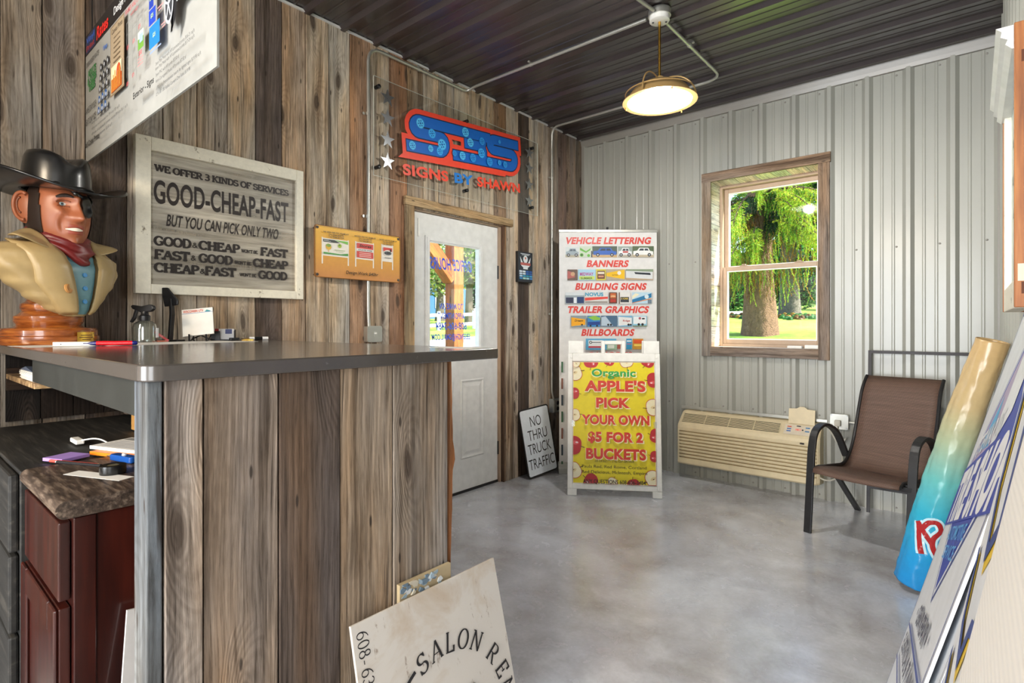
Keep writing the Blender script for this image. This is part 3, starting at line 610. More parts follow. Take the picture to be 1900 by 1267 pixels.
def spray(mb, root, direction, length, cols, rng, needle, dens=1.0, tipcols=None):
    """a bough that arches out and down and carries hanging twigs and side fingers"""
    P = Vector(root); d = Vector(direction).normalized(); n = int(length/.12); br = [P.copy()]
    for i in range(n):
        d = (d+Vector((0, 0, -.045))).normalized(); P = P+d*.12; br.append(P.copy())
        for k in range(int(2*dens)):
            cc = (tipcols if tipcols and i > n*.6 else cols)
            strand(mb, P+Vector((rng.uniform(-.1, .1), rng.uniform(-.1, .1), 0)), rng.uniform(.25, .9), cc, rng, needle)
        if tipcols and i > n*.45:
            for s in (-1, 1):
                sd = (d.cross(Vector((0, 0, 1))).normalized()*s+d*.8+Vector((0, 0, rng.uniform(-.3, .2)))).normalized()
                Q = P.copy()
                for j in range(7):
                    for q in range(3):
                        c = tuple(k*rng.uniform(.75, 1.35) for k in rng.choice(tipcols)); wv = sd.cross(Vector((rng.uniform(-1, 1), rng.uniform(-1, 1), rng.uniform(-1, 1)))).normalized()
                        tip = Q+sd*needle*1.1+wv*needle*.8; wd = sd.cross(wv).normalized()*needle*.20
                        mb.add([Q-wd, (Q+tip)/2-wd, tip, (Q+tip)/2+wd], [(0, 1, 2, 3)], 0, c)
                    Q = Q+sd*needle*.75+Vector((0, 0, -.008))
    return br
# the near spruce
TX, TY = -2.83, 15.6; tz = gz(TX, TY)
sp = thing('spruce_tree', 'big spruce with thick brown trunk and drooping boughs, nearest outside the window', 'tree', TR(TX, TY, tz))
mb = MB(); trunk(mb, 0, 0, 0, .44, 14, .4, hexc('#8a6a52')); mb.build('trunk', 'bark', sp, sharp=0)
fm = MB(); bm_ = MB()
for i in range(62):
    a = rng.uniform(-pi, 0) if i < 46 else rng.uniform(0, pi); zz = rng.uniform(3.2, 9.5) if i > 22 else rng.uniform(2.7, 5.0)
    L = rng.uniform(1.6, 3.4); br = spray(fm, (.35*cos(a), .35*sin(a), zz), (cos(a), sin(a), .12), L, rng.choice([SPR[:3], DRK, SPR[1:4], GLD+SPR[:2]]), rng, .052, 1.6, SPR[2:])
    bm_.tube(br, [.05*(1-.8*k/len(br)) for k in range(len(br))], 5, 0, hexc('#6a5240'))
for i in range(330):   # curtain of old golden twigs under the boughs
    a = rng.uniform(-pi, 0); r = rng.uniform(.4, 2.4); strand(fm, (r*cos(a)*1.1, r*sin(a), rng.uniform(1.9, 3.4)), rng.uniform(.5, 1.2), rng.choice([GLD, GLD, SPR[1:3], SPR[2:]]), rng, .045, .15)
fm.build('foliage', 'leaves', sp); bm_.build('branches', 'bark', sp, sharp=0)
# the farther spruce
T2X, T2Y = -4.1, 25.0; t2z = gz(T2X, T2Y)
sp2 = thing('spruce_tree', 'slimmer grey spruce trunk farther up the lawn, seen at the right of the window', 'tree', TR(T2X, T2Y, t2z))
mb = MB(); trunk(mb, 0, 0, 0, .40, 14, .3, hexc('#7a736a')); mb.build('trunk', 'bark', sp2, sharp=0)
fm = MB(); bm_ = MB()
for i in range(44):
    a = rng.uniform(-pi, pi*.3); zz = rng.uniform(2.6, 8.5); L = rng.uniform(1.6, 3.6)
    br = spray(fm, (.3*cos(a), .3*sin(a), zz), (cos(a), sin(a), .1), L, rng.choice([SPR[:3], DRK, DRK, GLD]), rng, .12, 1.0, SPR[1:4]); bm_.tube(br, .025, 5, 0, hexc('#6a5240'))
fm.build('foliage', 'leaves', sp2); bm_.build('branches', 'bark', sp2, sharp=0)
def bush(name, label, cx, cy, rx, ry, rz, n, size, cols, cat='shrub'):
    z0 = gz(cx, cy); b = thing(name, label, cat, TR(cx, cy, z0)); mb = MB(); pts = []
    for i in range(n):
        u = rng.uniform(-1, 1); th = rng.uniform(0, 2*pi); q = math.sqrt(1-u*u); rr = rng.uniform(.72, 1.0)
        pts.append((rx*rr*q*cos(th), ry*rr*q*sin(th), max(.02, rz*.5+rz*.55*rr*u)))
    leafcards(mb, pts, size, cols, rng); mb.build('foliage', 'leaves', b)
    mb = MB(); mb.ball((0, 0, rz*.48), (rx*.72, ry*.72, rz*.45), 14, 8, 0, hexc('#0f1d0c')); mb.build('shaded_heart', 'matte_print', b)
    return b
GRN = [hexc(c) for c in ('#2f6a2a', '#3f7f34', '#4f8f45', '#235528', '#6aa04a')]
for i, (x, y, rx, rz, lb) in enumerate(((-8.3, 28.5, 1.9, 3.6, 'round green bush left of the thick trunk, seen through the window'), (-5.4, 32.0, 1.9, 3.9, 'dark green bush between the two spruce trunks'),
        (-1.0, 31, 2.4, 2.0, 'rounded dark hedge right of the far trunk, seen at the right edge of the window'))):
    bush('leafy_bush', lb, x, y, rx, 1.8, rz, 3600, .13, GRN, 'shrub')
for i, (x, y, lb) in enumerate(((-37, 38, 'tall dark tree farthest off, right of the porch post in the door glass'), (-17, 42, 'tall dark tree on the far side of the lawn, behind the left bush'), (-6.8, 45, 'tall dark tree far behind the near spruce trunk'), (3.4, 44, 'tall dark tree far behind, at the right of the window'))):
    tr = thing('background_tree', lb, 'tree', TR(x, y, gz(x, y))); mb = MB(); trunk(mb, 0, 0, 0, .35, 7, .4, hexc('#4a4038')); mb.build('trunk', 'bark', tr, sharp=0)
    mb = MB(); pts = []
    for k in range(3000):
        u = rng.uniform(-1, 1); th = rng.uniform(0, 2*pi); q = math.sqrt(1-u*u); rr = rng.uniform(.6, 1.0); pts.append((4.2*rr*q*cos(th), 3*rr*q*sin(th), 6.0+5.8*rr*u))
    leafcards(mb, pts, .42, DRK+GRN[:3], rng); mb.build('foliage', 'leaves', tr)
hs = thing('house', 'pale distant house wall high up behind the spruces, right side of the window', 'house', TR(-1.5, 56, gz(-1.5, 56)+1.0, 8))
mb = MB(); mb.box((-4, 0, 0), (7, 5, 3.4)); mb.build('wall', plain('pale_siding', hexc('#8fa6b2'), .6), hs); mb = MB(); mb.prism([(-4.4, 3.4), (7.4, 3.4), (1.5, 5.4)], -.3, 5.3, 'y'); mb.build('roof', 'brown_trim', hs)
mb = MB()
for k in range(240):
    x = rng.uniform(-8.5, .8); y = 22.2+rng.uniform(-1, 1.2); mb.ball((x, y, gz(x, y)), (.14, .14, rng.uniform(.06, .2)), 6, 4, 0, rng.choice(GRN+GLD))
tag(mb.build('groundcover', 'leaves'), 'low strip of leafy groundcover across the lawn between the spruces', 'plants', kind='stuff')
# porch: timber posts with a brace, beam above
OR = tuple(k*.62 for k in hexc('#c8743a'))
def post(lb, x, y, brace):
    z0 = gz(x, y); p = thing('timber_post', lb, 'post', TR(x, y, z0)); mb = MB(); mb.box((-.083, -.083, -.1), (.083, .083, 2.9-z0), 0, OR, axis=2); mb.build('post', 'planed_wood', p, bevel=.004)
    if brace:
        mb = MB(); L = 1.15; mb.box((-.078, -.083, 0), (.078, .083, L), 0, tuple(k*1.1 for k in OR), axis=2, T=TR(0, -.06, 1.84-z0, 0, 45)); mb.build('brace', 'planed_wood', p, bevel=.004)
post('orange timber porch post with a diagonal brace, outside the glazed door', -2.2, .41, True)
post('plain timber porch post at the right edge of the door glass', -2.2, 1.13, False)
mb = MB(); mb.box((-2.29, -7, 2.9), (-2.11, 2.6, 3.15), 0, OR, axis=1); tag(mb.build('porch_beam', 'planed_wood'), 'orange timber beam over the porch posts', 'beam')
mb = MB(); mb.box((-2.5, -7, -.16), (-.16, 2.6, -.06)); struct(mb.build('porch_slab', 'concrete'))
# white rail fence beyond the drive
fx = -17.5
fn = thing('rail_fence', 'white two-rail fence across the lawn, seen through the door glass', 'fence', TR(fx, 14, gz(fx, 14), 0))
for k in range(9):
    yy = -10+2.5*k; mb = MB(); z = gz(fx, 14+yy)-gz(fx, 14); mb.box((-.06, yy-.06, z-.1), (.06, yy+.06, z+.95)); mb.build('post', 'white_paint', fn)
for zz in (.25, .75):
    mb = MB()
    for k in range(8):
        y0 = -10+2.5*k; a = gz(fx, 14+y0)-gz(fx, 14); b = gz(fx, 14+y0+2.5)-gz(fx, 14)
        mb.add([(.07, y0, a+zz-.07), (.07, y0+2.5, b+zz-.07), (.07, y0+2.5, b+zz+.09), (.07, y0, a+zz+.09), (.03, y0, a+zz-.07), (.03, y0+2.5, b+zz-.07), (.03, y0+2.5, b+zz+.09), (.03, y0, a+zz+.09)], [(0, 1, 2, 3), (7, 6, 5, 4), (3, 2, 6, 7), (0, 4, 5, 1)])
    mb.build('rail', 'white_paint', fn)
OLV = [hexc(c) for c in ('#5f7a2a', '#8a9a4a', '#b0b878', '#44622a', '#d0d0a0')]
for lb, x, y, r, cz, rr in (('spreading shade tree right of the porch post, behind the fence', -20.4, 19.1, .24, 4.9, (3.6, 4.2, 2.5)), ('leafy tree left of the porch post, beyond the drive', -27.5, 23.2, .30, 5.2, (3, 3.6, 3.4))):
    z0 = gz(x, y); tr = thing('shade_tree', lb, 'tree', TR(x, y, z0)); mb = MB(); trunk(mb, 0, 0, 0, r, 6.5, .5, hexc('#6f665e'))
    for k in range(6):
        a = k*1.05; mb.tube([(0, 0, 2.2+.15*k), (.9*cos(a), .9*sin(a), 3.4+.1*k), (2.0*cos(a), 2.0*sin(a), 4.6)], [.16, .11, .05], 7, 0, hexc('#6f665e'))
    mb.build('trunk', 'bark', tr, sharp=0); mb = MB(); pts = []
    for k in range(5200):
        u = rng.uniform(-1, 1); th = rng.uniform(0, 2*pi); q = math.sqrt(1-u*u); k2 = rng.uniform(.45, 1.0)**.5; pts.append((rr[0]*k2*q*cos(th), rr[1]*k2*q*sin(th), cz+rr[2]*k2*u))
    leafcards(mb, pts, .20, OLV, rng); mb.build('foliage', 'leaves', tr)
bl = thing('house', 'blue house with a white porch far beyond the fence, left of the porch post', 'house', TR(-33.5, 25.2, gz(-33.5, 25.2), 60))
mb = MB(); mb.box((-6, 0, 0), (5, 6, 3.3), 0, '#3f6fae'); mb.build('wall', 'matte_print', bl); mb = MB(); mb.prism([(-6.6, 3.2), (5.6, 3.2), (-.5, 5.6)], -.5, 6.5, 'y', 0, '#5a5f68'); mb.build('roof', 'matte_print', bl)
for x in (-3.6, -1.2, 2.2):
    mb = MB(); mb.box((x, -.06, .9), (x+.9, 0, 2.3), 0, '#f2efe8'); mb.build('window', 'matte_print', bl)
mb = MB(); mb.box((.4, -.06, 0), (1.4, 0, 2.2), 0, '#a5643a'); mb.build('front_door', 'matte_print', bl)
# ------------------------------------------------------------------ things on the plank wall (drawn in the wall's frame: x = along the wall, z = up, -y = into the room)
# weathered sash with the printed film
fs = thing('framed_window_sign', 'cream distressed window frame lettered with three kinds of service', 'sign', TD, off=(-3.28, 0, 1.395))
t = NT('worn_cream'); o = t.obj(); a = t.noise(t.vmul(o, (1, 1, 1)), 9, 6, .7); b = t.noise(o, 45, 5, .7)
c = t.mix(t.mr(t.math('ADD', t.math('MULTIPLY', a, .65), t.math('MULTIPLY', b, .35)), .60, .66, 0, .9), hexc('#f6efdc'), hexc('#7a6a4c'))
t.bsdf(t.mix(1.0, c, t.ramp(b, [(.3, (.9,)*3), (.7, (1.05,)*3)]), 'MULTIPLY'), .6, 0, t.bump(b, .3, .002)); M['worn_cream'] = t.m
x0, x1, z0, z1 = -3.678, -2.883, 1.393, 2.102; ix0, ix1, iz0, iz1 = -3.617, -2.924, 1.437, 2.042
mb = MB()
mb.box((x0, -.036, z0), (ix0, -.002, z1)); mb.box((ix1, -.036, z0), (x1, -.002, z1)); mb.box((ix0, -.036, z0), (ix1, -.002, iz0)); mb.box((ix0, -.036, iz1), (ix1, -.002, z1))
mb.build('frame', 'worn_cream', fs, bevel=.003)
t = NT('grain_film'); o = t.obj(); n1 = t.noise(t.vmul(o, (1.6, 1, 26)), 1.6, 5, .6); n2 = t.noise(t.vmul(o, (.8, 1, 7)), 1.3, 3)
f = t.math('MULTIPLY', t.mr(n1, .32, .68, .30, .95), t.mr(n2, .3, .7, .65, 1.0))
c = t.ramp(n2, [(.3, '#a59d90'), (.5, '#cfc7b8'), (.7, '#e4ddcf')])
tr = t.n('BsdfTransparent', None, Color=(.92, .92, .9, 1)); df = t.n('BsdfPrincipled', None, Roughness=.35); t.t.links.new(c, df.inputs['Base Color'])
mx = t.n('MixShader', None, _0=f, _1=tr.outputs[0], _2=df.outputs[0]); t.t.links.new(mx.outputs[0], t.out.inputs[0]); M['grain_film'] = t.m
mb = MB(); mb.box((ix0-.004, -.018, iz0-.004), (ix1+.004, -.015, iz1+.004)); mb.build('pane', 'grain_film', fs)
art = Art(-.0185); K = '#2c2523'; sl = dict(thick=.27, thin=.20, sl=.17, st=.15)
art.serif('WE OFFER 3 KINDS OF SERVICES', -3.598, 1.955, .028, K, 'l', .636, **sl)
art.text('GOOD-CHEAP-FAST', -3.602, 1.812, .100, K, 'l', .640, bold=.026)
art.text('BUT YOU CAN PICK ONLY TWO', -3.552, 1.711, .052, K, 'l', .53, bold=.02, shear=.12)
for zz, A, xa, B, xb, wb, xw, Cc, xc, wc in ((1.618, 'GOOD', .153, 'CHEAP', -3.412, .19, -3.213, 'FAST', -3.115, .147), (1.556, 'FAST', .146, 'GOOD', -3.412, .155, -3.247, 'CHEAP', -3.153, .185), (1.496, 'CHEAP', .186, 'FAST', -3.386, .145, -3.222, 'GOOD', -3.126, .154)):
    art.serif(A, -3.6, zz, .038, K, 'l', xa, **sl); art.serif('&', -3.6+xa+.006, zz+.004, .022, K, 'l', .024, thick=.2, thin=.16)
    art.serif(B, xb, zz, .038, K, 'l', wb, **sl); art.serif("WON'T BE", xw, zz+.004, .015, K, 'l', .082, **sl); art.serif(Cc, xc, zz, .038, K, 'l', wc, **sl)
art.build(fs)
# amber price sign
ds = thing('price_sign', 'amber metal sign with three framed sign examples and design work price', 'sign', TD, off=(-2.523, 0, 1.522))
mb = MB(); mb.prism(rrect(-2.824, 1.522, -2.221, 1.819, .014), -.044, -.040, 'y', 0, '#8a5a2a'); mb.build('panel', 'gloss_print', ds)
art = Art(-.0442); n = 26; a_ = hexc('#f2b731'); b_ = hexc('#c98a4e')
for k in range(n):
    f = k/(n-1); zt = 1.815-(1.815-1.526)*k/n; zb = 1.815-(1.815-1.526)*(k+1)/n; e = .008*max(0, 1-min(k, n-1-k)/2)
    art.poly([(-2.819+e, zb), (-2.226-e, zb), (-2.226-e, zt), (-2.819+e, zt)], tuple(p*(1-f)+q*f for p, q in zip(a_, b_)), -.0444)
art.line(rrect(-2.816, 1.530, -2.229, 1.811, .012), .0016, '#5a3a1a', True)
Wt = '#f3ece0'
def frm(xa, xb, zt, zm, zb, w=.008):
    art.rect(xa, zm-.006, xb, zt+.002, Wt); art.rect(xa, zb, xa+w, zt+.006, Wt); art.rect(xb-w, zb, xb, zt+.006, Wt)
frm(-2.779, -2.602, 1.746, 1.654, 1.601); frm(-2.560, -2.426, 1.748, 1.654, 1.601); frm(-2.371, -2.281, 1.752, 1.656, 1.601)
art.poly([(-2.77, 1.742), (-2.70, 1.742), (-2.66, 1.728), (-2.70, 1.726), (-2.77, 1.727)], '#3a3f3c'); art.poly([(-2.70, 1.742), (-2.61, 1.742), (-2.61, 1.725), (-2.65, 1.733)], '#7cc04a'); art.rect(-2.766, 1.731, -2.722, 1.733, '#cfd4d0'); art.rect(-2.766, 1.736, -2.735, 1.738, '#cfd4d0')
art.disc(-2.737, 1.700, .018, '#e2b43a'); art.disc(-2.737, 1.708, .016, '#86a846', .009); art.rect(-2.739, 1.670, -2.735, 1.685, '#d8a23a'); art.disc(-2.665, 1.712, .012, '#a8c43a'); art.disc(-2.667, 1.716, .005, '#5a7a2a'); art.rect(-2.70, 1.684, -2.63, 1.688, '#b9c49a'); art.rect(-2.69, 1.675, -2.64, 1.678, '#c9d0b4')
art.poly([(-2.77, 1.658), (-2.61, 1.658), (-2.61, 1.672), (-2.66, 1.664), (-2.77, 1.668)], '#4f9a4a')
art.rect(-2.551, 1.712, -2.434, 1.744, '#d4473e'); art.rect(-2.551, 1.697, -2.434, 1.712, '#f4efe8'); art.rect(-2.551, 1.658, -2.434, 1.695, '#d4473e')
art.text('Stores', -2.492, 1.722, .016, '#2a1a1a', width=.085, bold=.02, shear=.3); art.text('COUNTRY STORE', -2.492, 1.701, .007, '#3a3a3a', width=.10, bold=.03)
for zz in (1.686, 1.676, 1.666): art.rect(-2.535, zz-.002, -2.45, zz+.002, '#f0c8c0')
art.rect(-2.360, 1.715, -2.292, 1.738, '#d4473e'); art.disc(-2.326, 1.705, .030, '#e8e2d8', .018); art.disc(-2.326, 1.703, .028, '#5a5f62', .012); art.text('LSK', -2.326, 1.698, .014, '#1e1e1e', width=.045, bold=.03); art.disc(-2.305, 1.722, .006, '#2a2020', .010); art.rect(-2.35, 1.672, -2.30, 1.676, '#6a6a6a')
for xc, w in ((-2.691, .165), (-2.494, .152), (-2.325, .135)):
    zt = 1.783
    art.text('4x8 SIGN AND PVC FRAME KIT', xc, zt-.004, .0085, '#4a3216', width=w, bold=.02); art.text('One Sided $637.99', xc, zt-.0165, .0085, '#4a3216', width=w*.6, bold=.02); art.text('Two Sided $819.99', xc, zt-.029, .0085, '#4a3216', width=w*.6, bold=.02)
art.text('Design Work $40hr', -2.516, 1.553, .018, '#231a10', width=.225, bold=.012, shear=.2)
art.build(ds)
for x, z in ((-2.806, 1.804), (-2.806, 1.538), (-2.239, 1.803), (-2.239, 1.540)):
    mb = MB(); mb.lathe([(.0085, 0), (.0085, .002), (.005, .004), (0, .0045)], 12, T=TR(x, -.044, z) @ Matrix.Rotation(rad(90), 4, 'X')); mb.lathe([(.004, 0), (.004, .042)], 8, T=TR(x, 0, z) @ Matrix.Rotation(rad(90), 4, 'X')); mb.build('screw', 'brown_trim', ds)
# clear acrylic shop sign on stand-offs
ac = thing('acrylic_shop_sign', 'clear acrylic panel with red and blue gear lettering above the door', 'sign', TD, off=(-1.57, 0, 2.181))
ZB = -.034
mb = MB(); mb.box((-2.418, ZB, 2.181), (-.755, ZB+.006, 2.797)); mb.build('acrylic_panel', 'acrylic', ac)
mb = MB()
for a, b in (((-2.4195, ZB, 2.18), (-2.418, ZB+.006, 2.797)), ((-.755, ZB, 2.18), (-.7535, ZB+.006, 2.797)), ((-2.418, ZB, 2.797), (-.755, ZB+.006, 2.7985)), ((-2.418, ZB, 2.1795), (-.755, ZB+.006, 2.181))): mb.box(a, b)
mb.build('edge_highlight', plain('edge_highlight', hexc('#d8dcd2'), .2), ac)  # pale strips paint the bright light line along the acrylic edges
for x, z in ((-2.383, 2.74), (-2.383, 2.238), (-1.607, 2.743), (-1.607, 2.237), (-.83, 2.738), (-.83, 2.24)):
    mb = MB(); mb.lathe([(.012, -.001), (.012, .028)], 14, T=TR(x, 0, z) @ Matrix.Rotation(rad(90), 4, 'X')); mb.lathe([(.013, .034), (.013, .044), (.010, .046)], 14, T=TR(x, 0, z) @ Matrix.Rotation(rad(90), 4, 'X')); mb.build('standoff', 'dark_plastic', ac, bevel=.001)
for x in (-2.314, -.869):
    for z in (2.69, 2.562, 2.424, 2.288):
        pts = [((.058 if k % 2 == 0 else .023)*sin(k*pi/5), (.058 if k % 2 == 0 else .023)*cos(k*pi/5)) for k in range(10)]
        mb = MB(); mb.prism([(x+a, z+b) for a, b in pts], ZB-.0015, ZB-.0002, 'y', 0); mb.build('star', 'steel', ac)
ca_, sa_ = cos(rad(4.9)), sin(rad(4.9))
def LG(u, v): u2 = u+.22*v; return (-2.165+u2*ca_-v*sa_, 2.388+u2*sa_+v*ca_)
S1 = [(.78, .222), (.12, .222)]+arc(.085, .182, .048, .040, 90, 270, 8)+[(.28, .142)]+arc(.285, .092, .050, .050, 90, -90, 8)+[(.0, .042)]
B1 = [(.60, .222), (.655, .222)]+arc(.665, .184, .042, .038, 90, -90, 8)+[(.52, .146)]
B2 = [(.52, .146), (.66, .146)]+arc(.675, .094, .050, .052, 90, -90, 8)+[(.42, .042)]
S2 = [(1.115, .222), (.86, .222)]+arc(.835, .182, .048, .040, 90, 270, 8)+[(1.03, .142)]+arc(1.045, .092, .050, .050, 90, -90, 8)+[(.62, .042)]
art = Art(ZB-.0005, .0004)
RED = '#ee4a34'; NV = '#122a52'
def logo(w, c, cap):
    y = art.lay()
    for p in (S1, B1, B2, S2):
        q = [LG(a, b) for a, b in p]
        for r in ribbon(q, w, False, cap): art.poly(list(r), c, y)
        for e in q[1:-1]: art.poly(arc(e[0], e[1], w/2, w/2, 0, 360, 14)[:-1], c, y)
logo(.150, RED, .04); art.poly([LG(-.06, -.045), (LG(1.0, -.045)), LG(1.0, .0), LG(.0, .01)], RED); logo(.086, NV, .010); logo(.070, '#1766c4', .004)
rg = random.Random(5)
def gear(x, z, r, c, c2, teeth=14):
    y = art.lay(); pts = []
    for k in range(teeth*4):
        a = 2*pi*k/(teeth*4); rr = r*(1 if k % 4 < 2 else .84); pts.append((x+rr*cos(a), z+rr*sin(a)))
    art.poly(pts, c, y); y2 = art.lay()
    for k in range(6):
        a = k*pi/3+.3; art.poly(arc(x+r*.5*cos(a), z+r*.5*sin(a), r*.15, r*.15, 0, 360, 10)[:-1], c2, y2)
    art.poly(arc(x, z, r*.2, r*.2, 0, 360, 12)[:-1], c2, y2)
for u, v, r, tt in ((.09, .205, .036, 24), (.20, .155, .034, 22), (.30, .095, .040, 26), (.285, .045, .030, 16), (.20, .05, .024, 14), (.04, .045, .030, 26), (.51, .222, .036, 18), (.57, .155, .034, 18), (.69, .185, .030, 16), (.695, .095, .038, 18), (.61, .046, .033, 16), (.50, .045, .032, 14), (.42, .05, .022, 12), (.79, .042, .034, 18), (.97, .045, .026, 14), (.88, .212, .014, 10), (.90, .05, .020, 12)):
    x, z = LG(u, v); gear(x, z, r, rg.choice(['#2f9ae6', '#3fb0f4', '#58c4f8']), '#0f57b0', tt)
A0 = 4.9
for s, u, w, c in (('SIGNS', -.03, .40, RED), ('BY', .43, .19, '#1f7ad0'), ('SHAWN', .665, .50, RED)):
    x, z = (-2.172+u*ca_, 2.228+(u+.03)*sa_+.0); art.text(s, x, z, .066, c, 'l', w, bold=.035, rot=A0)
art.build(ac)
# small dark award plaque right of the door
pq = thing('wall_plaque', 'small dark blue plaque with a white emblem on planks right of door', 'plaque', TD, off=(-.92, 0, 1.605))
mb = MB(); mb.box((-1.012, -.030, 1.605), (-.822, -.002, 1.858)); mb.build('panel', 'black_metal', pq, bevel=.002)
art = Art(-.0303); art.rect(-1.005, 1.612, -.828, 1.852, '#1d2733'); art.rect(-.98, 1.838, -.855, 1.843, '#dfe6ea'); art.rect(-.965, 1.829, -.87, 1.833, '#dfe6ea')
cx, cz = -.917, 1.772
art.poly([(cx-.07, cz+.045), (cx-.03, cz-.01), (cx, cz+.01), (cx+.03, cz-.01), (cx+.07, cz+.045), (cx+.055, cz-.03), (cx+.02, cz-.05), (cx-.02, cz-.05), (cx-.055, cz-.03)], '#e6ecee'); art.disc(cx, cz+.025, .03, '#e6ecee'); art.poly([(cx-.012, cz+.04), (cx+.012, cz+.04), (cx, cz+.018)], '#c8603a'); art.rect(cx-.066, cz-.026, cx+.066, cz-.004, '#b8605a'); art.rect(cx-.03, cz-.058, cx+.03, cz-.046, '#e6ecee')
cols = ['#dfe9f2', '#e8f0f4', '#2f62b0', '#2a58a4', '#cfe0f0', '#d8e6ee', '#2f6ac0', '#2f62b0', '#b8d8ea', '#3aa0c8', '#35a0b8', '#4aa8d8', '#3f8ac8', '#b9e0d0', '#b0dce0', '#4a8ac8']
for k, c in enumerate(cols):
    i, j = k % 4, k//4; art.rect(-.998+.043*i, 1.688-.019*j, -.998+.043*i+.037, 1.702-.019*j, c)
art.build(pq)
# light switch, its conduit, and the conduits on the ceiling
sw = thing('light_switch', 'grey steel box with toggle light switch on planks left of door', 'switch', TD, off=(-2.42, 0, 1.145))
mb = MB(); mb.box((-2.472, -.045, 1.148), (-2.368, -.002, 1.244)); mb.build('box', 'galv', sw, bevel=.004)
mb = MB(); mb.prism(rrect(-2.474, 1.146, -2.366, 1.246, .012), -.049, -.045, 'y'); mb.box((-2.426, -.051, 1.178), (-2.414, -.049, 1.212)); mb.build('cover_plate', 'galv', sw, bevel=.001)
mb = MB(); mb.box((-2.425, -.063, 1.196), (-2.415, -.049, 1.206), T=None); mb.build('toggle', 'white_plastic', sw, bevel=.001)
def bend(pts, r=.10, n=8):
    """polyline with rounded corners"""
    P = [Vector(p) for p in pts]; out = [P[0]]
    for a, b, c in zip(P[:-2], P[1:-1], P[2:]):
        d1 = (a-b).normalized(); d2 = (c-b).normalized(); rr = min(r, (a-b).length*.49, (c-b).length*.49)
        s, e = b+d1*rr, b+d2*rr
        for k in range(n+1):
            t_ = k/n; out.append(s*(1-t_)**2+b*2*t_*(1-t_)+e*t_**2)
    out.append(P[-1]); return out
def conduit(lb, pts, r=.0105, straps=(), rb=.10):
    base = Vector(pts[0]); cd = thing('electrical_conduit', lb, 'conduit', TR(*base)); mb = MB(); mb.tube([p-base for p in bend(pts, rb)], r, 10); mb.build('pipe', 'galv', cd)
    for p, d, nrm in straps:
        p = Vector(p)-base; d = Vector(d); nrm = Vector(nrm); mb = MB(); s = d.cross(nrm).normalized()
        mb.tube([p-d*.009, p+d*.009], r+.003, 10); q = p-s*(r+.012)-nrm*(r+.004); mb.tube([q, q+nrm*.006], .009, 8); mb.build('strap', 'galv', cd)
    return cd
xc, zc = .024, H-.036
conduit('galvanised conduit rising from the light switch, along the ceiling edge to the lamp', [(xc, -2.447, 1.245), (xc, -2.452, 1.33), (xc+.004, -2.455, 2.965), (xc+.004, -1.60, 2.965), (.10, -1.592, zc), (1.452, -1.59, zc)],
        straps=[((xc, -2.455, 1.92), (0, 0, 1), (1, 0, 0)), ((xc, -2.455, 2.55), (0, 0, 1), (1, 0, 0)), ((xc+.004, -2.05, 2.965), (0, 1, 0), (1, 0, 0)), ((.62, -1.59, zc), (1, 0, 0), (0, 0, -1))])
conduit('galvanised conduit from the lamp across the ceiling, then down the plank wall by the corner', [(1.524, -1.50, zc), (1.524, -.575, zc), (.05, -.565, zc), (.026, -.538, 2.85), (.026, -.538, .66), (.032, -.520, .60)],
        straps=[((1.524, -1.15, zc), (0, 1, 0), (0, 0, -1)), ((.85, -.572, zc), (1, 0, 0), (0, 0, -1)), ((.026, -.538, 2.55), (0, 0, 1), (1, 0, 0)), ((.026, -.538, 1.35), (0, 0, 1), (1, 0, 0))], rb=.13)
conduit('galvanised conduit running from the lamp over the ceiling towards the near end', [(1.524, -1.65, zc), (1.50, -1.85, zc), (1.49, -5.6, zc)], straps=[((1.5, -2.3, zc), (0, 1, 0), (0, 0, -1))])
ob = thing('outlet_box', 'grey double outlet box at the foot of the plank wall in the corner', 'outlet', TR(.0, -.50, .48))
mb = MB(); mb.box((.004, -.055, 0), (.055, .06, .12)); mb.build('box', 'grey_plastic', ob, bevel=.004)
mb = MB(); mb.box((.055, -.05, .008), (.060, .055, .112)); mb.build('cover_plate', 'galv', ob, bevel=.002)
for z in (.035, .085):
    mb = MB(); mb.lathe([(.018, 0), (.018, .004), (.0, .004)], 14, T=TR(.060, .002, z, 0, 0, 90)); mb.box((.0635, -.008, z-.006), (.0645, -.005, z+.006), 0); mb.build('receptacle', 'dark_plastic', ob)
# road sign leaning on the planks
bl_, br_, tl_ = Vector((.128, -.995, .006)), Vector((.166, -.648, .032)), Vector((.034, -1.078, .545))
ex = (br_-bl_).normalized(); up = tl_-bl_; ez = (up-ex*up.dot(ex)).normalized(); ey = ez.cross(ex)
MX = Matrix(((ex.x, ey.x, ez.x, bl_.x), (ex.y, ey.y, ez.y, bl_.y), (ex.z, ey.z, ez.z, bl_.z), (0, 0, 0, 1)))
rs = thing('traffic_sign', 'white NO THRU TRUCK TRAFFIC sign leaning on planks near the corner', 'sign', MX)
w, h = .352, .556
mb = MB(); mb.prism(rrect(0, 0, w, h, .025), -.004, .004, 'y', 0); mb.build('panel', 'dark_plastic', rs)
art = Art(-.0042); art.poly(rrect(.011, .011, w-.011, h-.011, .018), '#e4ebf2')
for s, z, wd in (('NO', .402, .128), ('THRU', .292, .225), ('TRUCK', .182, .268), ('TRAFFIC', .062, .30)): art.text(s, w/2+.0, z, .084, '#1d2024', width=wd, bold=-.004)
art.build(rs)
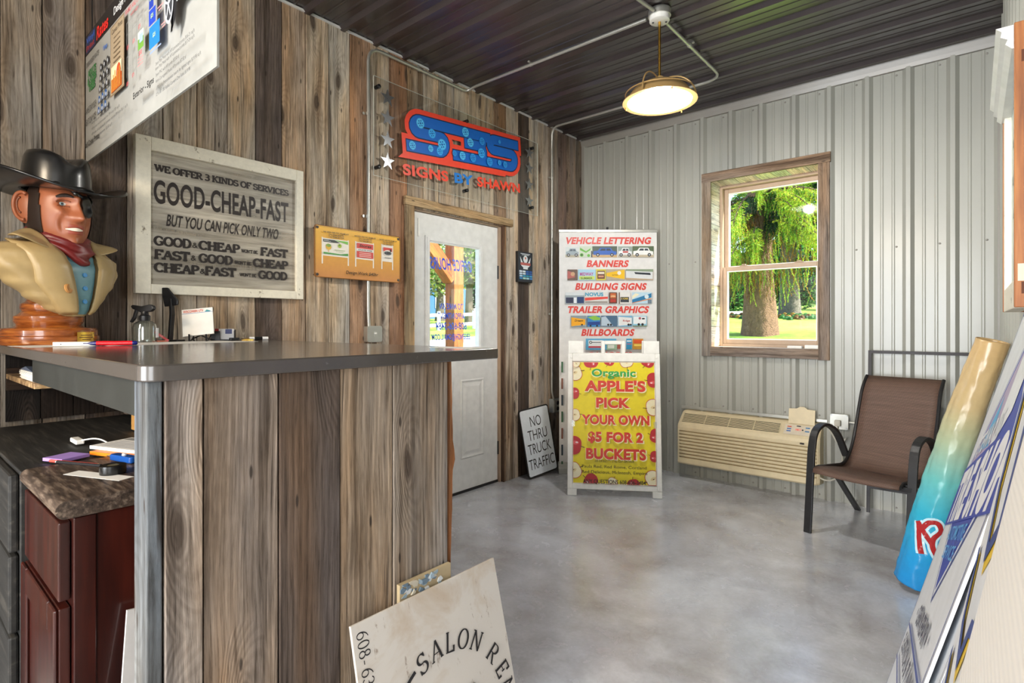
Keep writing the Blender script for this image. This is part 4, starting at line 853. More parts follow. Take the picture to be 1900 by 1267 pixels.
# ------------------------------------------------------------------ rate board hanging square to the wall over the counter
rb_ = thing('rate_board', 'large grey price board hanging over the counter with black header', 'sign', TR(0, 0, 0), off=(.67, -3.85, 1.935))
mb = MB(); mb.box((.012, -3.85, 1.935), (1.342, -3.844, 2.462)); mb.build('panel', plain('board_grey', hexc('#a3a29c'), .4), rb_)
art = Art(-3.8503)
art.rect(.012, 2.378, 1.342, 2.462, '#1a1718'); art.rect(.02, 2.384, .165, 2.455, '#26355e'); art.text('Vinyl', .09, 2.425, .022, '#3a6ad0', width=.12, bold=.03); art.text('Print', .09, 2.392, .022, '#b03a3a', width=.12, bold=.03)
art.text('Rates', .265, 2.392, .048, '#ee2a24', width=.16, bold=.03, shear=.15); art.text('Design rates and more', .62, 2.405, .028, '#e8e8e8', width=.40, bold=.02, shear=.1)
art.text('EMBROIDERY RATES', .125, 2.325, .020, '#4a4a48', width=.19, bold=.0)
for s, z, w in (('ADULTS', 2.278, .12), ('& SIZES', 2.246, .13), ('TEES', 2.214, .10)): art.text(s, .118, z, .026, '#2f8a44', width=w, bold=.04)
art.text('SAME DAY $35', .10, 2.130, .026, '#3a3a3c', width=.165, bold=.0); art.text('NEXT DAY $25', .10, 2.082, .026, '#3a3a3c', width=.165, bold=.0); art.text('Full Color Prints', .122, 1.992, .022, '#1c1c1c', width=.215, bold=.02)
art.text('Wraps', .315, 2.315, .018, '#2a6ac0', width=.06, bold=.02)
for j in range(5):
    z = 2.262-.043*j; art.rect(.243, z-.017, .385, z-.013, '#2a2a2c')
    for i in range(3):
        x = .258+.047*i; c = '#3a3d42' if j < 3 else '#2a5a9a'; art.poly([(x-.014, z-.012), (x+.018, z-.012), (x+.016, z+.004), (x+.006, z+.014), (x-.008, z+.012)], c); art.disc(x+.004, z-.004, .007, '#c9ccd0')
art.rect(.424, 2.092, .592, 2.350, '#8a7458'); art.rect(.430, 2.098, .586, 2.344, '#a89478'); art.text('Canvas Prints', .508, 2.318, .018, '#2a2018', width=.13, bold=.0)
for k in range(6): art.rect(.468, 2.296-.018*k, .548, 2.301-.018*k, '#7a6850')
art.rect(.445, 2.102, .570, 2.195, '#c8642a'); art.rect(.445, 2.150, .570, 2.195, '#eadcae'); art.disc(.535, 2.150, .028, '#c4502a', .04)
for k in range(6): art.rect(.45+.02*k, 2.104, .458+.02*k, 2.15+.012*(k % 3), '#e89a3a')
art.text('FRAMES AND STANDS', .72, 2.322, .018, '#c04a50', width=.20, bold=.01); art.text('with sign', .72, 2.300, .011, '#c04a50', width=.08)
def sketch(x, z, w, h, c='#8a8a88'): art.line([(x, z), (x, z+h), (x+w, z+h), (x+w, z)], .0022, c); art.line([(x, z+h*.45), (x+w, z+h*.45)], .0022, c)
sketch(.636, 2.215, .05, .075); sketch(.705, 2.215, .045, .075); sketch(.765, 2.235, .035, .06); sketch(.645, 2.10, .04, .07); sketch(.705, 2.125, .004, .07)
for x, z in ((.66, 2.195), (.725, 2.195), (.785, 2.222), (.66, 2.07), (.722, 2.082)): art.text('$75', x, z, .012, '#c04a50', width=.022, bold=.02)
art.rect(.773, 2.150, .830, 2.209, '#6a9a3a'); art.rect(.773, 2.185, .830, 2.209, '#c8d8c0'); art.rect(.790, 2.170, .822, 2.198, '#9ab0d0')
art.text('$50', .80, 2.130, .014, '#c04a50', width=.03, bold=.02)
for k in range(3): art.rect(.775, 2.118-.011*k, .828, 2.122-.011*k, '#c88a88')
art.rect(.887, 2.240, .929, 2.300, '#1f3a9a'); art.rect(.887, 2.187, .949, 2.236, '#2244b0'); art.rect(.892, 2.112, .985, 2.182, '#1f78cc')
for x, z in ((.908, 2.265), (.918, 2.208), (.938, 2.142)): art.text('$25', x, z, .012, '#bcd8a0', width=.024, bold=.02)
for x, z in ((.96, 2.262), (.972, 2.212), (1.005, 2.150)):
    art.rect(x, z, x+.05, z+.004, '#c88a88'); art.rect(x+.01, z-.010, x+.035, z-.006, '#c88a88')
art.rect(.905, 2.094, 1.005, 2.099, '#8a9cc0')
art.poly([(1.10, 2.10)]+arc(1.075, 2.185, .062, .085, -80, 90, 14)+[(1.07, 2.30), (1.05, 2.30), (1.055, 2.20)], '#1d1d20'); art.disc(1.072, 2.19, .036, '#b8bcc0', .058); art.disc(1.072, 2.19, .028, '#3a3c40', .048)
for k in range(5):
    a = k*72+20; art.line([(1.072, 2.19), (1.072+.028*cos(rad(a)), 2.19+.048*sin(rad(a)))], .007, '#c8ccd0')
art.poly([(1.10, 2.30), (1.34, 2.30), (1.34, 2.21), (1.14, 2.17)], '#d8dcdc')
for s, x, z, w in (('3mm Poly Metal with HP Laminated prints $16-21 sq.ft', .966, 2.040, .305), ('6mm Poly Metal with HP Laminated prints $17-24 sq.ft', .966, 2.025, .305), ('3mm PVC with HP prints $7.50 sf', .969, 2.005, .19), ('4mm Corrugated Plastic HP prints $7.50 sf', .969, 1.986, .245),
                  ('.177 (3/16) Polycarbonate Inserts for lighted signs $19.98 sq.ft', .972, 1.964, .345), ('12" x 18" .080 Radius Corners One Sided $19.98', .974, 1.944, .27)): art.text(s, x, z, .010, '#3c3c3c', 'l', w, bold=.0)
art.text('Exterior - Signs', .855, 1.993, .020, '#1c1c1c', width=.20, bold=.025)
for s, z, w in (('HP prints on 3M vinyl $5 sq.ft', 2.030, .245), ('HP prints and laminated on 3M vinyl $9 sq.ft', 2.008, .36), ('HP prints & laminated & contour cut on 3M vinyl $11 sq.ft', 1.987, .45), ('HP printed paper poster $3.50 sq.ft', 1.966, .275)): art.text(s, .249, z, .0105, '#3c3c3c', 'l', w)
art.build(rb_)
for x in (.10, 1.25):
    mb = MB(); mb.tube([(x, -3.847, 2.455), (x, -3.847, H-.001)], .0022, 6); mb.build('hanging_wire', 'black_metal', rb_)
# ------------------------------------------------------------------ service counter: stands out from the plank wall along +x
ZT, TH = 1.1785, .031
CX, CY0, CY1 = 1.745, -4.134, -3.178          # free end, near edge, far edge of the top
ct = thing('countertop', 'dark brown laminate counter top with rounded corner', 'countertop', TR(.9, -3.65, ZT-TH), off=None)
OFFS[ct.name] = (.9, -3.65, ZT-TH)
r_ = .035
pts = [(.004, CY1), (.004, CY0)]+arc(CX-r_, CY0+r_, r_, r_, -90, 0, 8)+arc(CX-.012, CY1-.012, .012, .012, 0, 90, 4)
mb = MB(); mb.prism(pts, ZT-TH, ZT, 'z', 0, smooth=True); mb.build('laminate_top', 'counter_laminate', ct, bevel=.003, sharp=30)
cb = thing('counter_base', 'weathered plank counter base with boarded end panel under the laminate top', 'counter', TR(1.6, -3.72, 0)); OFFS[cb.name] = (1.6, -3.72, 0)
PX = 1.718; zt = ZT-TH-.001
mb = MB(); e = [-4.090, -4.022, -3.870, -3.720, -3.565, -3.372]
for a, b, c in zip(e[:-1], e[1:], ('#a3968a', '#8f7f70', '#62554c', '#a08e7a', '#95897c')): mb.box((PX-.022, a+.0015, 0), (PX+random.uniform(-.002, .002), b-.0015, zt), 0, tuple(k*1.0 for k in hexc(c)), axis=2)
mb.build('end_boards', 'barn_wood', cb, bevel=.002)
mb = MB(); mb.box((PX-.075, -4.118, 0), (PX-.004, -4.092, zt), 0, hexc('#6c6f70'), axis=2); mb.build('corner_board', 'barn_wood', cb, bevel=.003)
mb = MB(); mb.box((PX-.03, -4.092, 0), (PX-.0225, -3.372, zt), 0, hexc('#3a2a20'), axis=2); mb.box((PX-.045, -3.378, 0), (PX-.0225, -3.340, zt), 0, hexc('#5a4030'), axis=2); mb.build('studs', 'planed_wood', cb)
mb = MB(); v = []; n = 40     # live edge of the last board
rg = random.Random(2)
for k in range(n+1):
    z = zt*k/n; w = .020+.004*sin(z*9)+.012*math.exp(-((z-.87)/.03)**2)+rg.uniform(-.0015, .0015); v += [(PX-.018, -3.373, z), (PX-.002, -3.372+w*.9, z), (PX-.022, -3.372+w, z)]
f = [(3*k+i, 3*k+(i+1) % 3, 3*k+3+(i+1) % 3, 3*k+3+i) for k in range(n) for i in range(3)]
mb.add(v, f, 0, hexc('#8a5a34'), [(p[1]*2, p[2], p[0]) for p in v], smooth=True); mb.build('bark_edge', 'planed_wood', cb)
mb = MB(); mb.box((.62, -4.112, 1.074), (PX-.078, -4.100, zt), 0, hexc('#3f3f3a')); mb.build('apron_plate', plain('dull_steel', hexc('#2b2c28'), .6, .2, .2, 9), cb)
mb = MB()  # shade under the counter painted into boards and wall rail as near-black tones
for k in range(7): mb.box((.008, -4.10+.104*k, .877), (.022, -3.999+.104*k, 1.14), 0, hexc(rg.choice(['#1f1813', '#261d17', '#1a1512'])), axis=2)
mb.build('shade_toned_boards', 'barn_wood', cb)
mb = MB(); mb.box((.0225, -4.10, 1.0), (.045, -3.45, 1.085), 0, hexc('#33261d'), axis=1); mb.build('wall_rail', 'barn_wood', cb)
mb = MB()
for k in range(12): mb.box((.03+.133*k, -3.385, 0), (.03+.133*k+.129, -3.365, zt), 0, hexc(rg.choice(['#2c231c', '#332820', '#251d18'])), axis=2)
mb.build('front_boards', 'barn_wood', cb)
mb = MB()
for z in (.99, .10): mb.box((.02, -3.44, z-.09), (PX-.08, -3.40, z+.0), 0, hexc('#4a3a2e'), axis=0)
mb.build('rails', 'barn_wood', cb)
def mm(name, label, cat, x, y, z, rz=0, group=None): return thing(name, label, cat, TR(x, y, z, rz), group)
# shelf with paper under the near end
sh = mm('wall_shelf', 'rough chipboard shelf under the counter top at the left', 'shelf', .335, -3.98, 1.048)
mb = MB(); mb.box((-.27, -.125, 0), (.27, .18, .018)); t = NT('chipboard'); o = t.obj(); v = t.n('TexVoronoi', None, Vector=o, Scale=70.0).outputs['Color']; t.bsdf(t.mix(1.0, t.ramp(t.noise(o, 30, 4), [(.3, '#5a4430'), (.5, '#9a8058'), (.7, '#c8b088')]), t.ramp(v, [(0, (.6, .5, .5)), (1, (1.2, 1.15, 1.1))]), 'MULTIPLY'), .85); M['chipboard'] = t.m
mb.build('board', 'chipboard', sh, bevel=.001)
for x in (-.18, .18):
    mb = MB(); mb.box((x-.02, .14, -.12), (x+.02, .18, 0), 0, '#4a3a2e'); mb.build('cleat', 'matte_print', sh)
pp = mm('paper_stack', 'stack of white paper on the chipboard shelf under the counter', 'paper', .44, -4.0, 1.066)
mb = MB()
for k in range(14): d = rg.uniform(-.003, .003); mb.box((-.12+d, -.10+d, .0022*k), (.115+d, .12+d, .0022*k+.0019))
mb.build('sheets', 'paper', pp)
mb = MB(); mb.add([(-.12, -.10, .031), (.11, -.10, .031), (.11, .1, .034), (-.12, .1, .034), (-.02, -.10, .045)], [(0, 1, 4), (1, 2, 4), (2, 3, 4), (3, 0, 4)], 0, '#4a5568'); mb.build('curled_flyer', 'print', pp)
# lower cabinets behind the counter
CT = .875
wd = NT('cherry_wood'); o = wd.obj(); n1 = wd.noise(wd.vmul(o, (22, 22, 1.6)), 1.5, 4, .6); wd.bsdf(wd.ramp(n1, [(.3, '#220c09'), (.5, '#36120c'), (.7, '#471910')]), .32, 0, None, Coat_Weight=.3); M['cherry_wood'] = wd.m
wd = NT('black_oak'); o = wd.obj(); n1 = wd.noise(wd.vmul(o, (2, 30, 30)), 2, 5, .6); wd.bsdf(wd.ramp(n1, [(.3, '#171716'), (.55, '#262523'), (.75, '#4a4640')]), .6, 0, wd.bump(n1, .4, .002)); M['black_oak'] = wd.m
wd = NT('walnut_laminate'); o = wd.obj(); n1 = wd.noise(wd.vmul(o, (9, 60, 60)), 1.4, 5, .65); wd.bsdf(wd.ramp(n1, [(.32, '#221b17'), (.5, '#4a3d34'), (.66, '#7a6a5c')]), .4); M['walnut_laminate'] = wd.m
c1 = mm('base_cabinet', 'dark red cherry cabinet with drawer and door below the brown worktop', 'cabinet', 1.19, -3.85, 0)
mb = MB(); mb.box((-.21, -.31, 0), (.185, .30, CT-.04)); mb.build('carcass', 'cherry_wood', c1)
mb = MB(); mb.box((.186, -.27, .0), (.194, .30, CT-.041)); mb.box((.185, -.31, 0), (.2, -.27, CT-.041)); mb.build('end_panel', 'cherry_wood', c1, bevel=.002)
mb = MB(); mb.box((-.20, -.333, .655), (.182, -.312, .825)); d1 = mb.build('drawer', 'cherry_wood', c1, bevel=.003)
mb = MB(); mb.box((-.20, -.333, .03), (.182, -.312, .640)); fr_ = mb.build('door', 'cherry_wood', c1, bevel=.003)
mb = MB(); frame(mb, -.20, .03, .182, .640, .065, -.341, -.333); mb.build('door_frame', 'cherry_wood', fr_, bevel=.004)
c2 = mm('base_cabinet', 'black weathered board cabinet left of the cherry cabinet', 'cabinet', .54, -3.85, 0)
mb = MB(); mb.box((-.44, -.34, 0), (.435, .30, CT-.005)); mb.build('carcass', 'black_oak', c2, bevel=.003)
for k in range(4):
    mb = MB(); mb.box((-.44, -.362, .03+.21*k), (.43, -.341, .232+.21*k)); mb.build('front_board', 'black_oak', c2, bevel=.006)
wt_ = mm('worktop', 'brown wood-grain laminate worktop on the low cabinets under the counter', 'worktop', 1.19, -3.85, CT-.038)
mb = MB(); pr2 = [(-.337, .019)]+arc(-.325, .019, .017, .019, 180, 90, 6)+[(.31, .038), (.31, 0), (-.325, 0)]+arc(-.325, .019, .017, .019, 270, 180, 6)[1:-1]
mb.prism([(p[0], p[1]) for p in pr2], -.208, .205, 'x', 0, smooth=True); mb.build('laminate', 'walnut_laminate', wt_)
mb = MB(); mb.box((.2052, -.10, .006), (.2062, .12, .036), 0, '#a06a34'); mb.build('bare_edge', 'matte_print', wt_)
# things on the worktop
zw = CT+.0005
o = mm('cardboard_tray', 'open tan cardboard strip standing at the back of the low worktop', 'tray', 1.0, -3.815, zw, 2)
mb = MB(); mb.box((-.45, .0, 0), (.30, .007, .052), 0, '#b58546'); mb.build('cardboard', 'matte_print', o)
o = mm('sticky_note_pad', 'lilac sticky note pad at left on the low worktop', 'note pad', 0.925, -4.085, zw, 24); mb = MB(); mb.box((-.037, -.037, 0), (.037, .037, .009), 0, '#a686d0'); mb.build('pad', 'matte_print', o, bevel=.0008)
o = mm('folder', 'orange folder lying under the printed papers on the low worktop', 'folder', 0.99, -3.945, zw, 20); mb = MB(); mb.box((-.10, -.055, 0), (.13, .07, .010), 0, '#f08a1e'); mb.build('cover', 'print', o, bevel=.001)
o = mm('paper_stack', 'printed white form papers lying on the orange folder', 'papers', 0.975, -3.935, zw+.0105, 20)
mb = MB(); mb.box((-.12, -.05, 0), (.14, .075, .010)); mb.build('sheets', 'paper', o, bevel=.001)
mb = MB(); mb.box((-.11, .04, .0101), (.13, .066, .0104), 0, '#9a9a98')
for k in range(5): mb.box((-.10, -.035+.014*k, .0101), (.12, -.030+.014*k, .0103), 0, '#b0b0b4')
mb.build('lettering', 'print', o)
o = mm('pencil', 'flat red carpenter pencil on the low worktop in front of the papers', 'pencil', 1.02, -4.085, zw, 25); mb = MB(); mb.tube([(-.09, 0, .004), (.08, 0, .004)], .004, 6, 0, '#d8564a'); mb.tube([(.08, 0, .004), (.095, 0, .004)], [.004, .0008], 6, 0, '#d8b48a'); mb.build('shaft', 'print', o)
o = mm('pen', 'slim dark pen beside the red pencil on the low worktop', 'pen', 1.05, -4.078, zw, 25); mb = MB(); mb.tube([(-.085, 0, .0045), (.07, 0, .0045)], .0042, 8, 0, '#2a2a2c'); mb.tube([(-.089, 0, .0045), (-.085, 0, .0045)], .003, 8, 0, '#d0d0d0'); mb.build('barrel', 'gloss_print', o)
o = mm('utility_knife', 'blue snap-blade cutter on the low worktop beside the black tape', 'knife', 1.085, -3.99, zw, 15); mb = MB(); mb.prism(rrect(-.05, -.013, .05, .013, .010), .001, .018, 'z', 0, '#1c4f9c', smooth=True); mb.build('handle', 'gloss_print', o, bevel=.003); mb = MB(); mb.box((-.072, -.006, .008), (-.048, .006, .010)); mb.build('blade', 'steel', o); mb = MB(); mb.lathe([(.006, 0), (.005, .004), (0, .005)], 10, T=TR(.0, 0, .018)); mb.build('thumb_slider', 'white_plastic', o)
o = mm('paper_strip', 'cut white strip of paper on the low worktop under the black tape', 'paper', 1.185, -4.085, zw-.0003, 23); mb = MB(); mb.box((-.075, -.016, 0), (.115, .022, .0006)); mb.build('sheet', 'paper', o)
o = mm('tape_roll', 'black roll of tape lying on the white paper strip', 'tape', 1.205, -4.045, zw+.0006); mb = MB(); mb.lathe([(.014, 0), (.028, 0), (.0285, .011), (.028, .021), (.014, .021), (.014, 0)], 28, 0, '#1a1a1a', caps=False); mb.build('roll', 'gloss_print', o); mb = MB(); mb.lathe([(.0, .016), (.0135, .016), (.0135, .020), (0, .020)], 20, 0, '#6a6248'); mb.build('core', 'print', o)
o = mm('charging_cable', 'thin white cable with a plug lying at the back of the low worktop', 'cable', 0.68, -3.98, zw); mb = MB(); mb.tube(bend([(.04, -.03, .012), (.09, .0, .022), (.15, .02, .008), (.22, .0, .003)], .05), .0022, 6); mb.build('cord', 'white_plastic', o); mb = MB(); mb.box((-.03, -.045, 0), (.045, -.022, .014)); mb.build('plug', 'white_plastic', o, bevel=.003)
o = mm('cardboard_sheet', 'white sheet leaning on the side of the cherry cabinet', 'board', 1.50, -4.02, 0); mb = MB(); mb.box((-.004, -.11, 0), (.004, .11, .585), 0, '#c9c6c4', T=TR(0, 0, .02, 0, 0, -9) @ Matrix.Rotation(rad(-6), 4, 'X')); mb.build('sheet', 'matte_print', o)
# things on the counter top
z = ZT+.0003
o = mm('paper_sheet', 'large white paper lying across the middle of the counter top', 'paper', .40, -3.66, z, 12); mb = MB(); mb.box((-.14, -.28, 0), (.14, .30, .0005)); mb.build('sheet', 'paper', o)
o = mm('paper_sheet', 'white paper lying at the left end of the counter top by the bust', 'paper', .45, -4.02, z, 8); mb = MB(); mb.box((-.12, -.10, 0), (.10, .08, .0005)); mb.build('sheet', 'paper', o)
o = mm('white_box', 'long flat white box lying on the counter in front of the bust', 'box', .50, -3.975, z+.0006, 62); mb = MB(); mb.box((-.065, -.016, 0), (.065, .016, .0135)); mb.build('case', 'white_plastic', o, bevel=.0015); mb = MB(); mb.lathe([(.0018, 0), (.0018, .0004)], 8, T=TR(-.042, -.0161, .006) @ Matrix.Rotation(rad(90), 4, 'X')); mb.build('hole', 'dark_plastic', o)
o = mm('retractable_pen', 'chunky red pen with dark blue ends on the counter top', 'pen', .58, -3.89, z+.0006, 62); mb = MB(); mb.lathe([(.0015, -.088), (.0018, -.076), (.0055, -.066), (.0075, -.05)], 12, 0, '#1c2470', T=TR(0, 0, .0085) @ Matrix.Rotation(rad(90), 4, 'Y')); mb.build('tip', 'gloss_print', o)
mb = MB(); mb.lathe([(.0075, -.05), (.0082, -.03), (.0074, 0), (.0080, .04), (.0072, .055)], 14, 0, '#e0202a', T=TR(0, 0, .0085) @ Matrix.Rotation(rad(90), 4, 'Y')); mb.build('grip', 'gloss_print', o); mb = MB(); mb.lathe([(.0074, .055), (.0074, .066), (.004, .070)], 12, 0, '#1c2470', T=TR(0, 0, .0085) @ Matrix.Rotation(rad(90), 4, 'Y')); mb.build('cap', 'gloss_print', o)
sb = mm('spray_bottle', 'clear plastic spray bottle with black trigger head beside the bust', 'bottle', .24, -3.70, z)
mb = MB(); mb.lathe([(.0, .0), (.040, 0), (.044, .004), (.044, .062), (.040, .078), (.026, .088), (.016, .092), (.016, .100)], 28); mb.lathe([(.016, .098), (.0155, .092), (.024, .087), (.038, .076), (.0425, .062), (.0425, .006), (0, .002)], 28, caps=False); mb.build('bottle', 'bottle_glass', sb)
mb = MB(); mb.lathe([(.019, .090), (.020, .094), (.020, .110), (.014, .116), (.013, .128)], 20); mb.build('collar', 'dark_plastic', sb)
Ts = TR(0, 0, 0, 215)
mb = MB(); mb.prism([(-.030, .128), (.012, .124), (.050, .140), (.056, .150), (.050, .156), (.010, .150), (-.026, .158), (-.040, .152), (-.044, .140)], -.010, .010, 'y', 0, T=Ts); mb.build('spray_head', 'dark_plastic', sb, bevel=.003)
mb = MB(); mb.prism([(.030, .134), (.042, .136), (.050, .108), (.064, .086), (.056, .082), (.040, .100)], -.006, .006, 'y', 0, T=Ts); mb.build('trigger', 'dark_plastic', sb, bevel=.002)
mb = MB(); mb.box((-.0008, -.02, .02), (.0, .02, .06), 0, '#e8e8ee', T=TR(0, 0, 0, 60) @ Matrix.Translation((.0448, 0, 0))); mb.build('label', 'print', sb)
o = mm('folding_ruler', 'red zigzag plastic strip standing beside the spray bottle', 'ruler', .20, -3.60, z, 60); mb = MB(); mb.box((-.06, -.002, 0), (.0, .002, .006), 0, '#d0603a'); mb.tube([(.0, 0, .004), (-.052, 0, .044)], .004, 4, 0, '#cf3a3a', flat=(.003, .0045)); mb.build('strip', 'gloss_print', o)
es = mm('note_pad_stand', 'black wire easel holding a blank note pad with a red and blue heading', 'stand', .20, -3.47, z, 55)
mb = MB()
for x in (-.034, .034): mb.tube(bend([(x, -.045, .012), (x, -.045, .0), (x, .0, .008), (x, .03, .03), (x*.9, .075, .15)], .012, 4), .003, 6); mb.tube([(x, -.045, .0), (x, -.048, .032)], .0038, 6); mb.tube([(x, .0, .010), (x*1.2, .05, .002)], .0035, 6)
mb.tube(arc3 if False else [(-.034, 0, .010), (0, 0, .026), (.034, 0, .010)], .003, 6); mb.build('wire_easel', 'dark_plastic', es)
Tn = TR(0, -.036, .028, 0, -17, -7)
mb = MB(); mb.box((-.062, 0, 0), (.062, .008, .125), T=Tn); mb.build('note_pad', 'paper', es)
mb = MB(); mb.box((-.062, -.0006, .104), (.062, -.0003, .1055), 0, '#3a6ab0', T=Tn)
v, f, wdt = text2d('WISCONSIN UTV', .03); k = .082/wdt; mb.add([Tn @ Vector((-.057+a*k, -.0007, .1085+b*.011)) for a, b in v], f, 0, '#d05a48'); mb.prism([(.03, .107), (.038, .116), (.046, .113), (.056, .108), (.05, .106)], -.0008, -.0004, 'y', 0, '#2a8a96', T=Tn); mb.build('lettering', 'print', es)
o = mm('phone_stand', 'black folding clip stand rising behind the blank note pad', 'stand', .095, -3.56, z, 40); mb = MB(); mb.box((-.05, -.03, 0), (.05, .03, .006)); mb.tube([(0, 0, .003), (.0, .015, .12), (-.012, .03, .19)], .006, 4, flat=(.013, .005)); mb.build('arm', 'dark_plastic', o, bevel=.001)
mb = MB(); mb.prism([(-.03, 0), (.03, 0), (.034, .02), (-.005, .085), (-.03, .088), (-.034, .06)], -.006, .006, 'y', 0, T=TR(-.012, .03, .16, 0, 0, -8)); mb.build('clip', 'dark_plastic', o, bevel=.003)
ch = mm('card_holder', 'small black holder of business cards at the right of the note pad', 'card holder', .17, -3.36, z, 60); mb = MB(); mb.box((-.05, -.022, 0), (.05, .022, .004)); mb.box((-.05, .018, 0), (.05, .022, .05)); mb.box((-.05, -.022, 0), (-.012, -.018, .044)); mb.box((.046, -.022, 0), (.05, .022, .046)); mb.build('tray', 'dark_plastic', ch, bevel=.001)
mb = MB(); mb.box((-.045, -.010, .004), (.044, .016, .054), 0, '#eceaea', T=TR(0, 0, 0, 0, -8)); mb.box((.008, -.0106, .030), (.036, -.0100, .052), 0, '#2e3a7a', T=TR(0, 0, 0, 0, -8)); mb.box((-.036, -.0106, .04), (-.02, -.0100, .054), 0, '#c23a3a', T=TR(0, 0, 0, 0, -8)); mb.build('business_cards', 'print', ch)
ky = mm('key_bunch', 'bunch of keys with black fobs lying near the back of the counter', 'keys', .235, -3.265, z, 72); mb = MB()
mb.prism(rrect(-.09, -.014, -.045, .014, .010), .001, .013, 'z', 0); mb.build('key_fob', 'dark_plastic', ky, bevel=.002)
mb = MB(); mb.tube([(-.04+.018*cos(a), .018*sin(a), .004) for a in [k*pi/8 for k in range(16)]], .0012, 5, closed=True); mb.build('ring', 'steel', ky)
mb = MB()
for k, a in enumerate((-20, 15, 50)): mb.box((0, -.009, .001+.0025*k), (.022, .009, .0032+.0025*k), 0, T=TR(-.035, 0, 0, a)); mb.box((.022, -.004, .001+.0025*k), (.052, .003, .0032+.0025*k), 0, T=TR(-.035, 0, 0, a))
mb.build('keys', 'brass', ky)
o = mm('marker', 'black and white marker lying right of the keys on the counter', 'marker', .20, -3.135+.03, z, 80); mb = MB(); mb.tube([(-.05, 0, .008), (-.028, 0, .008)], .008, 10, 0, '#eeeeee'); mb.tube([(-.028, 0, .008), (.008, 0, .008)], .008, 10, 0, '#1a1a1a'); mb.tube([(.008, 0, .008), (.035, 0, .008)], .008, 10, 0, '#e8e8e8'); mb.build('barrel', 'gloss_print', o); o.location = (.20, -3.20, z)
o = mm('paper_sheet', 'single white paper at the far right corner of the counter top', 'paper', 1.62, -3.235, z, 4); mb = MB(); mb.box((-.10, -.03, 0), (.09, .045, .0005)); mb.build('sheet', 'paper', o)
# salon board and the bracket behind it, leaning on the end of the counter
LA = 14
sal = thing('salon_sign', 'scuffed cream board lettered SALON RENTAL leaning against the counter end', 'sign', TR(1.755+.13, -3.716, .004) @ Matrix.Rotation(rad(90), 4, 'Z') @ Matrix.Rotation(rad(-LA), 4, 'X'))
w, h = .50, .555
t = NT('scuffed_board'); o_ = t.obj(); a = t.noise(o_, 5, 5, .65, .6); b = t.noise(t.vmul(o_, (1, 1, .35)), 40, 5, .7); c = t.mix(t.mr(a, .50, .70, 0, .6), hexc('#d6d1ca'), hexc('#b49a78')); c = t.mix(t.mr(b, .62, .70, 0, .8), c, hexc('#7a624a')); t.bsdf(c, .5); M['scuffed_board'] = t.m
mb = MB(); mb.box((0, -.004, 0), (w, .004, h)); mb.build('panel', 'scuffed_board', sal, bevel=.001)
art = Art(-.0043); K = '#1f1d20'; kw = dict(thick=.15, thin=.06, sl=.11, st=.035)
x = .030
for i, chh in enumerate('608-632'):
    art.serif(chh, .012, .535-.0205*i, .030, K, 'l', None, rot=-90, thick=.10, thin=.055, sl=.08, st=.03)
R0, cx, cz = .184, .256, .199
for chh, a in zip('SALONRENTAL', (21, 7, -6.5, -20, -34.5, -56, -72, -87, -103, -118, -133)):
    art.serif(chh, cx-R0*sin(rad(a)), cz+R0*cos(rad(a)), .047, K, 'c', None, rot=a, shear=.10, **kw)
art.line(arc(cx, cz, .212, .212, 118, 172, 12), .009, K)
art.disc(.334, .235, .026, K, .042); art.poly([(.29, .17), (.37, .17), (.42, .07), (.24, .07)], K)
art.build(sal)
br = thing('plywood_offcut', 'paint-stained plywood offcut standing behind the cream salon board', 'board', TR(1.731, -3.455, 0, 90)); T_ = TR(0, 0, 0, 0, 0)
mb = MB(); mb.box((-.105, -.008, .0), (.075, .004, .578), 0, '#b8a684', T=T_); mb.build('board', 'matte_print', br)
mb = MB(); rg = random.Random(8)
for k in range(26):
    x = rg.uniform(-.10, .035); z_ = .535+rg.uniform(0, .042); a = rg.uniform(0, 3); p = [(x+rg.uniform(.004, .016)*cos(q+a), z_+rg.uniform(.003, .012)*sin(q+a)) for q in (0, 1.2, 2.4, 3.8, 5)]
    mb.prism([(max(-.104, min(.074, u)), min(.577, v)) for u, v in p], -.0085-.0002*k, -.008, 'y', 0, rg.choice(['#9fb4c2', '#d8dde0', '#6a7f90', '#c9c2b0']), T=T_)
mb.build('paint_smears', 'print', br)
# ------------------------------------------------------------------ roll-up banner
Rv = Vector((cos(rad(40.193)), sin(rad(40.193)), 0)); Fv = Vector((-sin(rad(40.193)), cos(rad(40.193)), 0))
bc = Vector((2.87, -4.45, 0))+Fv*4.65+Rv*(.1755*4.65)
bn = thing('rollup_banner', 'tall white roll-up banner listing vehicle lettering and banners in corner', 'banner', TR(bc.x, bc.y, 0, 40.193))
kb = 4.65/1014.14
def bx(px): return (1020+px/5.068-1128)*kb
def bz(py): return 1.25+(603.45-(410+py/5.068))*kb
mb = MB(); mb.box((-.415, -.001, .07), (.415, .001, 2.045)); mb.build('banner_sheet', plain('banner_vinyl', hexc('#e3e1de'), .5), bn)
mb = MB(); mb.box((-.42, -.009, 2.040), (.42, .009, 2.064)); mb.build('top_rail', 'galv', bn, bevel=.003)
mb = MB(); mb.prism([(-.06, 0), (.06, 0), (.062, .05), (.03, .085), (-.03, .085), (-.062, .05)], -.425, .425, 'x', 0); mb.build('base_cassette', 'galv', bn, bevel=.004)
mb = MB(); mb.tube([(0, .03, .06), (0, .03, 2.06)], .008, 8); mb.lathe([(.008, 0), (.010, .01), (.010, .03), (.0, .034)], 10, T=TR(0, .03, 2.058)); mb.build('pole', 'dark_plastic', bn)
art = Art(-.0012)
RD = '#d9463c'
